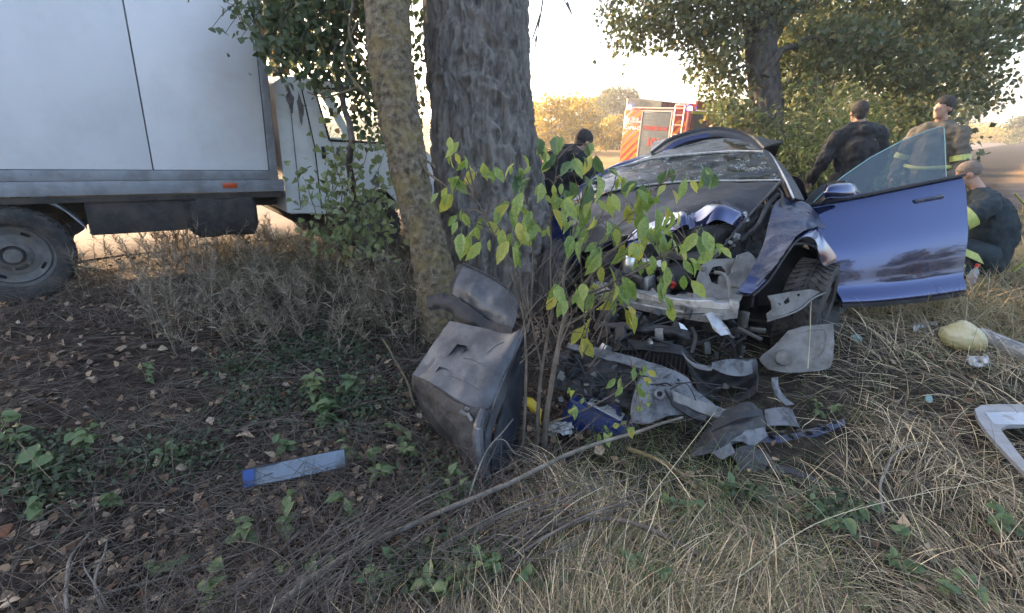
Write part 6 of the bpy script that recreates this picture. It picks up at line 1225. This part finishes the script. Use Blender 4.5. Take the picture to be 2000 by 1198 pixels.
    me3 = [leaf_mesh_near('yellow_leaflet', SAPY, 'x', f_, c_, 6, .235, .06) for f_, c_ in ((.14, .3), (.28, .5))]
    cnt = 0
    for i, (u, v) in enumerate(C + low):
        tt = g.uniform(2.22, 2.62) if i < len(C) else g.uniform(2.3, 2.4); e = at(u, v, tt)
        j = np.argmin(np.linalg.norm(nd - e, axis=1) + .6 * np.maximum(0, nd[:, 2] - e[2])); s = nd[j]
        st.add(*tube(spline([s, (s + e) / 2 + (0, 0, .03), e], 8), np.linspace(.0035, .0012, 8), 5))
        nl = g.integers(2, 5) if i < len(C) else 3; sz0 = (.096 if v > 330 else .076) if i < len(C) else .055
        out = (e - s); out[2] = 0; out /= np.linalg.norm(out) + 1e-6
        for k in range(nl):
            d = np.array([g.normal() * .6, g.normal() * .5 - .25, -.75 - .5 * g.random()]) + out * .35; d /= np.linalg.norm(d)
            z = np.array([g.normal() * .5, -.7 + g.normal() * .4, .55]); z -= d * (z @ d); z /= np.linalg.norm(z); x = np.cross(d, z)
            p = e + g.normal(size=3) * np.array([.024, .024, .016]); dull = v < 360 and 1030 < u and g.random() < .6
            yl = not dull and (g.random() < .11 or (u, v) in ((1150, 625), (1136, 650), (1222, 604)))
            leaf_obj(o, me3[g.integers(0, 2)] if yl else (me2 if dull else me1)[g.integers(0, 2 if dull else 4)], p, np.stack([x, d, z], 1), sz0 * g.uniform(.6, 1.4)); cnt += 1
    st.obj('stem', STEM, o)
sapling()
# ---------------------------------------------------------------- straw, litter, twigs and weeds on the ground
def gzv(U, V):
    x = (U - 1000) / FPX; y = (599 - V) / FPX; d = np.stack([x, CP + y * SP, y * CP - SP], -1); z = np.zeros(len(U))
    for _ in range(12): t = (z - CH) / d[:, 2]; z = .5 * z + .5 * hgt(t * d[:, 0], t * d[:, 1])
    t = (z - CH) / d[:, 2]; return np.stack([t * d[:, 0], t * d[:, 1], hgt(t * d[:, 0], t * d[:, 1])], -1)
def polar(n, r0, r1, a0, a1, g):
    r = r0 * (r1 / r0) ** g.random(n); a = np.radians(g.uniform(a0, a1, n)); x = r * np.sin(a); y = r * np.cos(a)
    return np.stack([x, y, hgt(x, y)], -1)
def straw_mask(P, k=1.0):
    s = P[:, 0] * RN[0] + P[:, 1] * RN[1]; a = P[:, 0] * RD[0] + P[:, 1] * RD[1]; w = fbm(P, .8, 40) * .35
    return sstep(1.15, .15, s + w * 1.2 - .24 * a)
def blades(P, L, w, e0, bend, g, seg=4, mat_=0):
    """curved ribbons: base points, lengths, widths, starting elevation, bend over the length"""
    n = len(P); az = g.uniform(0, 2 * np.pi, n)
    if mat_: az = np.where(g.random(n) < mat_, 2.4 + vn(P, 1.7, 90) * 2.2 + g.normal(size=n) * .45, az)
    H = np.stack([np.cos(az), np.sin(az), 0 * az], -1); az2 = az + np.pi / 2 + g.normal(size=n) * .6
    Wd = np.stack([np.cos(az2), np.sin(az2), g.normal(size=n) * .5], -1); pts = [P]; p = P.copy()
    for i in range(seg):
        e = e0 - bend * (i + .5) / seg; p = p + (L / seg)[:, None] * (np.cos(e)[:, None] * H + np.sin(e)[:, None] * np.array([0, 0, 1.])); H = H + np.stack([g.normal(size=n), g.normal(size=n), 0 * az], -1) * .10
        p[:, 2] = np.maximum(p[:, 2], hgt(p[:, 0], p[:, 1]) + .004); pts.append(p)
    V = []
    for i, q in enumerate(pts):
        h = (w * (1 - .8 * (i / seg) ** 2))[:, None] * Wd; V += [q - h, q + h]
    V = np.stack(V, 1); k = 2 * (seg + 1); base = (np.arange(n) * k)[:, None]
    F = np.concatenate([base + np.array([[2 * i, 2 * i + 1, 2 * i + 3, 2 * i + 2]]) for i in range(seg)], 0) if False else (base[:, :, None] + np.array([[2 * i, 2 * i + 1, 2 * i + 3, 2 * i + 2] for i in range(seg)])[None]).reshape(-1, 4)
    return V.reshape(-1, 3), F
def stuff(name, VF, m, smooth=False):
    V, F = VF; o = link(name, new_mesh(name, V, F, smooth, None, [m])); return tag(o, kind='stuff')
def under_car(P):
    q = (P - CO) @ CF.M; return (np.abs(q[:, 0]) < .8) & (q[:, 1] < .25) & (q[:, 1] > -4.2)
def debris_zone(P):
    d = P[:, 1] * CP - (P[:, 2] - CH) * SP; u = 1000 + FPX * P[:, 0] / d; v = 599 - FPX * (P[:, 1] * SP + (P[:, 2] - CH) * CP) / d
    return (((u - 1375) / 320) ** 2 + ((v - 845) / 140) ** 2 < 1) | (((u - 930) / 130) ** 2 + ((v - 800) / 190) ** 2 < 1)
def clutter():
    g = np.random.default_rng(77)
    # dry straw on the right
    P = polar(125000, .75, 13, -50, 62, g); P = P[g.random(len(P)) < straw_mask(P) * (.45 + .5 * (fbm(P, 2.2, 63) > -.1))]; P = P[~under_car(P)]; P = P[~debris_zone(P) | (g.random(len(P)) < .05)]; fq = field_q(P[:, 0], P[:, 1]); P = P[fq < .2]
    d = np.hypot(P[:, 0], P[:, 1]); n = len(P); sc_ = np.clip(d / 3, .75, 2.0)
    flat = g.random(n) < .8
    stuff('dry_grass', blades(P + (0, 0, .004), g.uniform(.06, .34, n) * np.clip(sc_, .8, 1.3), g.uniform(.0006, .0021, n) * sc_, np.where(flat, g.uniform(.05, .75, n), g.uniform(.5, 1.3, n)), g.uniform(.2, 1.4, n), g, 4, .65), STRAW)
    P = polar(30000, .75, 13, -50, 62, g); P = P[g.random(len(P)) < straw_mask(P) * (.25 + .75 * (fbm(P, 1.5, 61) > .02))]; P = P[~under_car(P)]; P = P[field_q(P[:, 0], P[:, 1]) < .2]; n = len(P); sc_ = np.clip(np.hypot(P[:, 0], P[:, 1]) / 3, .75, 2.2)
    stuff('green_grass', blades(P, g.uniform(.06, .24, n), g.uniform(.0008, .0020, n) * sc_, g.uniform(.3, 1.4, n), g.uniform(.2, 1.6, n), g), GREENB)
    # taller grass along the field edge behind the crouching man
    P = polar(9000, 4.6, 16, 36, 56, g); fq = field_q(P[:, 0], P[:, 1]); P = P[(fq < .5)]; n = len(P)
    stuff('tall_grass', blades(P, g.uniform(.15, .5, n), g.uniform(.002, .004, n), g.uniform(.5, 1.4, n), g.uniform(.3, 1.5, n), g), mat('field_edge_grass', (.20, .16, .085), (.33, .28, .16), rough=.7, island=.2, col3=(.22, .24, .09), trans=.25))
    # sparse dead grass in the ditch
    P = polar(26000, .75, 9, -56, 20, g); P = P[g.random(len(P)) < (1 - straw_mask(P)) * (.10 + .5 * (fbm(P, 1.1, 71) > .1))]; s = P[:, 0] * RN[0] + P[:, 1] * RN[1]; P = P[s < 6.9]; n = len(P); sc_ = np.clip(np.hypot(P[:, 0], P[:, 1]) / 3, .75, 2)
    stuff('ditch_grass', blades(P, g.uniform(.08, .28, n), g.uniform(.0006, .0014, n) * sc_, g.uniform(.0, .9, n), g.uniform(.2, 1.3, n), g), mat('dead_grass', (.07, .055, .04), (.19, .155, .11), rough=.9, island=.3, col3=(.48, .40, .29)))
    # leaf litter
    P = polar(34000, .75, 9.5, -58, 60, g); ms = straw_mask(P); P = P[g.random(len(P)) < np.where(ms > .5, .05, .55) * (.25 + .75 * (fbm(P, 1.3, 81) > -.15))]; s = P[:, 0] * RN[0] + P[:, 1] * RN[1]; P = P[s < 7.6]
    P = P + (0, 0, .012); k = g.random(len(P)) < .7
    stuff('dark_leaf_litter', leaves_mesh(P[k], .042, 'poplar', .0, 1.2, g), DRYD); stuff('leaf_litter', leaves_mesh(P[~k][::2], .046, 'poplar', .0, .9, g), DRYI)
    # single fallen leaves large enough to pick out lie on the ground as its pieces
    me = [leaf_mesh_near('fallen_leaf_blade', DRYL, 'poplar', f_, c_) for f_, c_ in ((.3, .5), (.15, -.3), (-.2, .6))] + [leaf_mesh_near('fallen_leaf_blade', mat('rust_leaf', (.16, .06, .03), (.30, .13, .06), 8, .75), 'poplar', .3, .4)]
    spots = [(20, 1050), (45, 960), (85, 690), (110, 720), (210, 1055), (238, 968), (245, 1050), (405, 1050), (410, 820), (320, 690), (225, 690), (350, 960), (440, 820), (505, 830), (485, 850), (350, 800), (330, 820), (300, 980), (300, 1000), (740, 840), (815, 970), (830, 990), (845, 1005), (800, 1000), (820, 960), (1110, 1015), (1215, 905), (1270, 1030), (1285, 1050), (1690, 1000), (1680, 920), (1880, 790), (1500, 1190), (640, 1180), (500, 1180), (480, 1165), (1640, 1110), (1440, 1190), (75, 640), (30, 730), (160, 700), (620, 640), (700, 690), (560, 780), (745, 700), (690, 740), (470, 700), (690, 990), (540, 900), (640, 870)]
    U = np.concatenate([[a for a, _ in spots], g.uniform(0, 900, 160), g.uniform(1000, 1990, 22)]); Vv = np.concatenate([[b for _, b in spots], g.uniform(590, 1190, 160), g.uniform(760, 1190, 22)])
    Q = gzv(U, Vv) + (0, 0, .02)
    for i, q in enumerate(Q):
        M = orient(1, .0, .75, g)[0]; leaf_obj(GROUND, me[g.integers(0, 4) if g.random() < .5 else g.integers(0, 3)], q, M, g.uniform(.045, .075) * (1 if i < len(spots) else .85), 'fallen_leaf')
    # fine twigs
    def twigs(P, L0, L1, r0, r1, m, name, lift=.03, curl=.25):
        n = len(P); az = g.uniform(0, 2 * np.pi, n); el = g.normal(size=n) * .16; L = g.uniform(L0, L1, n); S = 5; rr = g.uniform(r0, r1, n); pts = []; p = P + np.stack([0 * L, 0 * L, g.uniform(.003, lift, n)], -1); cv = g.normal(size=n) * curl
        for i in range(S):
            pts.append(p); a = az + cv * i; p = p + (L / S)[:, None] * np.stack([np.cos(a) * np.cos(el), np.sin(a) * np.cos(el), np.sin(el)], -1); p[:, 2] = np.maximum(p[:, 2], hgt(p[:, 0], p[:, 1]) + .004)
        C = np.stack(pts, 1); T = np.gradient(C, axis=1); T /= np.linalg.norm(T, axis=2)[..., None]; B1 = np.cross(T, [0, 0, 1.]); B1 /= np.linalg.norm(B1, axis=2)[..., None] + 1e-9; B2 = np.cross(T, B1)
        rad = rr[:, None] * np.linspace(1, .5, S)[None]; V = np.stack([C + rad[..., None] * (math.cos(q) * B1 + math.sin(q) * B2) for q in (0, 2.09, 4.19)], 2)
        b = (np.arange(n) * S * 3)[:, None, None]; F = np.array([[i * 3 + j, i * 3 + (j + 1) % 3, (i + 1) * 3 + (j + 1) % 3, (i + 1) * 3 + j] for i in range(S - 1) for j in range(3)])
        return stuff(name, (V.reshape(-1, 3), (b + F[None]).reshape(-1, 4)), m)
    P = polar(13000, .75, 7, -56, 45, g); P = P[g.random(len(P)) < np.where(straw_mask(P) > .5, .12, .25 + .7 * (fbm(P, 1.2, 66) > 0))]; twigs(P, .06, .38, .0007, .0022, TWIG, 'fine_twigs', .04)
    P = polar(4200, .75, 6, -56, 20, g); P = P[straw_mask(P) < .5]; twigs(P, .25, .9, .001, .0026, DARKTWIG, 'bramble_stems', .12, .22)
    # brush heap of thin parallel rods along the ditch bottom
    br = G()
    for i in range(64):
        w = g.normal(); u0 = 500 + g.uniform(-60, 140) + 20 * w; v0 = 1190 + g.uniform(-30, 40); u1 = 850 + g.uniform(-170, 130); v1 = 965 + g.uniform(-35, 55)
        if i > 44: u0 = 800 + g.uniform(-80, 160); v0 = 1140 + g.uniform(-50, 40); u1 = 1200 + g.uniform(-120, 160); v1 = 960 + g.uniform(-40, 60)
        p0 = gz(u0, v0, .03); p1 = gz(u1, v1, .03); m_ = (p0 + p1) / 2 + g.normal(size=3) * .03 + (0, 0, .03 + .05 * g.random())
        br.add(*tube(spline([p0 + (0, 0, .03 * g.random()), m_, p1 + (0, 0, .07 * g.random())], 12), np.linspace(g.uniform(.003, .0065), .0016, 12), 5))
    br.obj('brush_heap', mat('brush_twig', (.08, .064, .054), (.21, .175, .145), 12, .9), None, kind='stuff')
    # sticks one can pick out
    def stick(name, label, L, r0, r1, m=TWIG, side=(), lift=.03):
        pts = [gz(u, v, lift if not isinstance(dz, tuple) else 0) + (0, 0, dz) for u, v, dz in L]; o = thing(name, pts[0], label, 'stick'); q = G(); n = 40; P = spline(pts, n); P[1:-1] += np.stack([vn(P[1:-1], 7, i) for i in (4, 5, 6)], -1) * .008
        rad = np.linspace(r0, r1, n) * (1 + .12 * vn(P, 22, 8)); q.add(*tube(P, rad, 8)); q.obj('stem', m, o, True, None)
        for s_ in side:
            q = G(); q.add(*tube(spline([at(*z) for z in s_], 14), np.linspace(r1 * 1.0, .001, 14), 5)); q.obj('side_twig', m, o)
    stick('fallen_branch', 'long grey fallen branch running diagonally across the ditch below the bumper cover', [(520, 1215, .02), (640, 1130, .05), (760, 1075, .07), (880, 1020, .08), (1000, 975, .09), (1100, 925, .10), (1210, 888, .11), (1328, 856, .12)], .0155, .007)
    stick('fallen_branch', 'short mossy branch pointing down from the end of the long fallen branch', [(1225, 885, .03), (1280, 908, .03), (1330, 935, .03), (1362, 962, .02)], .012, .008, BARK2)
    stick('fallen_branch', 'arched brown branch half buried in straw at the bottom centre', [(950, 1110, .02), (1040, 1068, .04), (1130, 1042, .06), (1230, 1042, .05), (1330, 1075, .02), (1400, 1110, 0)], .010, .008, DARKTWIG)
    stick('bleached_twig', 'pale bleached twig reaching over the foot of the bumper cover', [(900, 1040, .03), (925, 980, .10), (950, 940, .16), (1003, 884, .20)], .0045, .003, mat('bleached_wood', (.13, .115, .095), (.29, .255, .215), 16, .85, bump=.5, bscale=90), [[(1003, 884, 2.3), (985, 860, 2.3), (965, 862, 2.3), (958, 880, 2.28)], [(1003, 884, 2.3), (1040, 900, 2.3), (1090, 925, 2.28)], [(945, 945, 2.22), (960, 930, 2.2), (1025, 893, 2.2)], [(950, 940, 2.22), (930, 960, 2.2), (915, 985, 2.18)]])
    stick('bleached_twig', 'pale branch curving up from the bottom left edge', [(138, 1215, .03), (136, 1160, .04), (145, 1105, .04), (178, 1052, .03)], .007, .004, mat('bleached_wood', None), [[(215, 1198, 1.75), (190, 1150, 1.78), (165, 1110, 1.8), (165, 1090, 1.82)]])
    stick('fallen_branch', 'thin grey branch lying level at the bottom left', [(205, 1168, .02), (300, 1145, .03), (400, 1115, .03), (500, 1078, .02)], .006, .004)
    stick('bleached_twig', 'short forked twig standing among leaves at the lower left corner', [(205, 1198, .02), (195, 1150, .05), (215, 1110, .08), (222, 1092, .09)], .006, .003, mat('bleached_wood', None))
    stick('fallen_branch', 'mottled stick leaning on the soil left of the bumper cover', [(750, 678, .06), (775, 720, .05), (800, 765, .03), (812, 800, .02)], .009, .007, BARK2)
    stick('bleached_twig', 'curved pale twig on the straw at the right', [(1722, 1012, .02), (1718, 960, .04), (1735, 915, .05), (1770, 885, .04), (1802, 874, .02)], .005, .003, mat('bleached_wood', None))
    def stalk(label, L, r):
        P = spline([at(*q) for q in L], 20); o = thing('dry_stalk', P[0], label, 'grass stalk'); q = G(); q.add(*tube(P, np.linspace(r, r * .5, 20), 5)); q.obj('stem', mat('dry_stalk_straw', (.42, .36, .23), (.58, .52, .36), 10, .7), o)
    stalk('long straight straw stalk rising from the bottom centre to the debris', [(1110, 1230, 1.5), (1190, 1080, 1.72), (1290, 945, 1.95), (1396, 806, 2.3)], .0022)
    stalk('straw stalk bending low across the straw left of centre', [(905, 1190, 1.55), (1010, 1080, 1.7), (1110, 990, 1.82), (1180, 950, 1.9)], .0018)
    stalk('thin pale stalk sloping across the lower right straw', [(1440, 1130, 1.55), (1600, 1020, 1.75), (1800, 965, 1.85), (1990, 930, 1.9)], .0018)
    stalk('upright dead stalk in front of the splash shield', [(1578, 720, 2.8), (1582, 660, 2.8), (1584, 600, 2.82)], .003)
    # green weeds, each a plant with leaves of its own
    mw = [leaf_mesh_near('weed_leaf_blade', WEED, 'x', f_, c_, 4, .34, .05) for f_, c_ in ((.2, .3), (.35, .5), (-.1, .3))]; ml = [leaf_mesh_near('pale_weed_leaf_blade', mat('pale_weed_leaf', (.10, .145, .055), (.19, .235, .10), 9, .5, trans=.3), 'x', f_, c_, 4, .27, .05) for f_, c_ in ((.2, .3), (.35, .5))]
    def weed(u, v, h, n, sz, label, pale=False, wd=.08, seed=0):
        q = np.random.default_rng(seed); b = gz(u, v); o = thing('weed_plant', b, label, 'plant'); st = G(); k = max(2, n // 6)
        for i in range(k):
            a = q.uniform(0, 6.28); e = b + (wd * q.uniform(.3, 1.3) * math.cos(a), wd * q.uniform(.3, 1.3) * math.sin(a), h * q.uniform(.6, 1)); m_ = (b + e) / 2 + q.normal(size=3) * .01
            P = spline([b, m_, e], 8); st.add(*tube(P, np.linspace(.0028, .001, 8), 5))
            for j in range(n // k):
                p = P[q.integers(2, 8)]; d = q.normal(size=3); d[2] = q.uniform(-.3, .6); d /= np.linalg.norm(d); z = np.array([q.normal() * .3, q.normal() * .3 - .3, 1.]); z -= d * (z @ d); z /= np.linalg.norm(z)
                leaf_obj(o, (ml if pale else mw)[q.integers(0, 2)], p, np.stack([np.cross(d, z), d, z], 1), sz * q.uniform(.8, 1.6))
        st.obj('stem', WEED, o)
    W_ = [(105, 925, .16, 26, .05, 'bushy green weed low in the ditch at the left edge', 0), (160, 895, .17, 22, .045, 'upright green weed with lobed leaves left of the bare soil', 0), (290, 745, .12, 14, .04, 'small green weed alone on the bare dark soil', 0), (640, 830, .20, 26, .055, 'tall green weed behind the licence plate', 0), (655, 800, .16, 18, .05, 'leafy weed just left of the bumper cover face', 0), (800, 900, .16, 20, .05, 'yellow green weed against the lower edge of the bumper cover', 1), (790, 850, .12, 12, .045, 'small pale weed above the yellow green one by the bumper cover', 1), (555, 1040, .14, 14, .055, 'pale leaved weed rising from the brush heap', 1), (470, 1060, .13, 14, .05, 'drooping pale weed at the left end of the brush heap', 1), (430, 1170, .12, 10, .05, 'pale weed at the bottom edge left of the brush heap', 1), (575, 1130, .10, 10, .045, 'dull weed low between the brush rods', 1), (745, 1175, .10, 24, .035, 'dense small leaved weed at the bottom edge', 0), (855, 1165, .12, 24, .05, 'bright green weed with broad leaves at the bottom edge', 1), (985, 1120, .12, 18, .032, 'fine leaved weed under the arched branch', 0), (1400, 985, .09, 16, .035, 'flat green weed right of the mossy branch', 0), (1610, 1030, .10, 18, .04, 'green weed with cut leaves in the straw', 0), (1655, 1005, .09, 14, .035, 'smaller green weed beside the rust coloured leaves', 0), (1950, 1040, .14, 26, .035, 'feathery green weed at the lower right edge', 0), (1610, 815, .09, 20, .03, 'little bright tuft in the straw near the blue strip', 1), (885, 985, .12, 18, .045, 'dark green weed under the tip of the bumper cover', 0), (1850, 1160, .08, 20, .03, 'low weed in the bottom right straw', 0), (1235, 1130, .10, 20, .03, 'greyish weed among straw at the bottom centre', 0), (745, 940, .13, 14, .05, 'leafy yellow green weed between the plate and the bumper cover', 1), (610, 770, .18, 20, .055, 'tall pale weed behind the licence plate', 1), (640, 1120, .12, 18, .045, 'green weed under the lower end of the long fallen branch', 0), (905, 1160, .13, 20, .04, 'leafy weed at the bottom edge right of the bright broad leaved one', 0), (800, 1090, .11, 16, .042, 'green weed just above the bright broad leaved one', 0), (690, 780, .15, 20, .05, 'green weed between the tall weeds and the bumper cover', 0), (560, 880, .12, 16, .045, 'green weed right behind the middle of the plate', 0), (320, 1120, .09, 14, .04, 'small pale weed over the level grey branch', 1), (60, 1010, .10, 16, .04, 'low green weed at the lower left edge', 0), (1080, 1150, .11, 18, .035, 'green weed between the arched branch and the bottom edge', 0), (1760, 1100, .09, 18, .032, 'small green weed in the straw left of the bottom right corner', 0), (1330, 1010, .08, 14, .032, 'tiny green weed beside the long straw stalk', 0), (30, 870, .14, 18, .05, 'green weed at the very left edge above the litter', 0), (230, 985, .10, 14, .04, 'small green weed near the tan leaves at lower left', 0), (690, 1010, .12, 14, .05, 'weed with broad pale leaves over the brush heap', 1), (345, 905, .10, 16, .035, 'low creeping weed left of the licence plate', 0), (700, 905, .12, 12, .045, 'yellowing weed at the right end of the licence plate', 1)]
    for i, (u, v, h, n, sz, lab, pale) in enumerate(W_): weed(u, v, h, n, sz, lab, pale, seed=200 + i)
    # ground cover
    U = []; V_ = []
    for u, v, ru, rv, n in ((620, 690, 120, 40, 1300), (700, 800, 90, 60, 900), (100, 930, 100, 60, 800), (850, 950, 60, 60, 500), (350, 900, 90, 40, 450), (700, 640, 120, 30, 700), (520, 800, 90, 40, 500), (900, 1100, 120, 50, 350), (1620, 1010, 60, 30, 220), (1450, 985, 50, 20, 120), (820, 1150, 110, 40, 600), (480, 730, 80, 30, 400)):
        U.append(u + g.normal(size=n) * ru * .6); V_.append(v + g.normal(size=n) * rv * .6)
    U = np.concatenate(U); V_ = np.clip(np.concatenate(V_), 560, 1300); P = gzv(U, V_); P[:, 2] += g.uniform(.01, .09, len(P))
    stuff('ground_cover', leaves_mesh(P, .030, 'oval', -.1, .8, g), mat('ground_cover_leaf', (.03, .05, .022), (.065, .095, .042), rough=.55, island=.15, col3=(.12, .15, .07), trans=.2))
    # dead feathery weeds between the ditch and the truck
    dw = []
    B = gzv(np.concatenate([g.uniform(290, 840, 330), g.uniform(330, 520, 60), g.uniform(130, 420, 40)]), np.concatenate([g.uniform(475, 700, 330), g.uniform(470, 520, 60), g.uniform(520, 600, 40)]))
    pts = []; dirs = []; lens = []
    S_ = G()
    for b in B:
        h = g.uniform(.18, .55); a = g.uniform(0, 6.28); ln = g.uniform(.05, .35); top = b + (ln * math.cos(a), ln * math.sin(a), h); P = spline([b, (b + top) / 2 + (0, 0, h * .12), top], 7); S_.add(*tube(P, np.linspace(.0022, .0008, 7), 3, False))
        w = g.uniform(.2, 1, 46); pp = b * (1 - w)[:, None] + top * w[:, None]; pp[:, 2] += h * .12 * 4 * w * (1 - w) * .5; pts.append(pp)
    S_.obj('dead_weed_stems', DRYW, None, kind='stuff')
    pts = np.concatenate(pts); n = len(pts); stuff('dead_weeds', blades(pts, g.uniform(.03, .11, n), g.uniform(.0014, .003, n), g.uniform(.1, 1.3, n), g.uniform(-.3, .9, n), g, 3), DRYW)
    B2 = gzv(g.uniform(420, 800, 5200), g.uniform(470, 590, 5200)); n = len(B2); stuff('rank_grass', blades(B2, g.uniform(.08, .30, n), g.uniform(.0012, .0026, n), g.uniform(.4, 1.5, n), g.uniform(.2, 1.4, n), g), mat('rank_grass_blade', (.045, .06, .025), (.11, .11, .055), rough=.8, island=.3, col3=(.18, .15, .10), trans=.2))
    B3 = gzv(g.uniform(-40, 520, 3600), g.uniform(480, 640, 3600)); n = len(B3); stuff('brown_verge_grass', blades(B3, g.uniform(.05, .2, n), g.uniform(.001, .002, n), g.uniform(.2, 1.4, n), g.uniform(.2, 1.4, n), g), mat('brown_grass', (.07, .048, .038), (.16, .115, .088), rough=.9, island=.2, col3=(.25, .20, .15)))
clutter()
# ---------------------------------------------------------------- the air: thin low sun haze
def haze():
    bpy.context.view_layer.update()
    TOP = max((o.matrix_world @ Vector(c)).z for o in bpy.data.objects if o.type == "MESH" for c in o.bound_box) + .5
    V, F = box((0, 0, TOP / 2 - 1.2), (860, 860, TOP + 2.4)); m = bpy.data.materials.new('haze_air'); m.use_nodes = True; N = m.node_tree.nodes; N.remove(N['Principled BSDF'])
    v = N.new('ShaderNodeVolumePrincipled'); v.inputs['Color'].default_value = (.95, .93, .90, 1); v.inputs['Density'].default_value = HAZE; v.inputs['Anisotropy'].default_value = .45
    m.node_tree.links.new(v.outputs[0], N['Material Output'].inputs['Volume'])
    o = link('haze', new_mesh('haze', V, F, False, None, [m])); o['kind'] = 'stuff'
HAZE = .0024
haze()
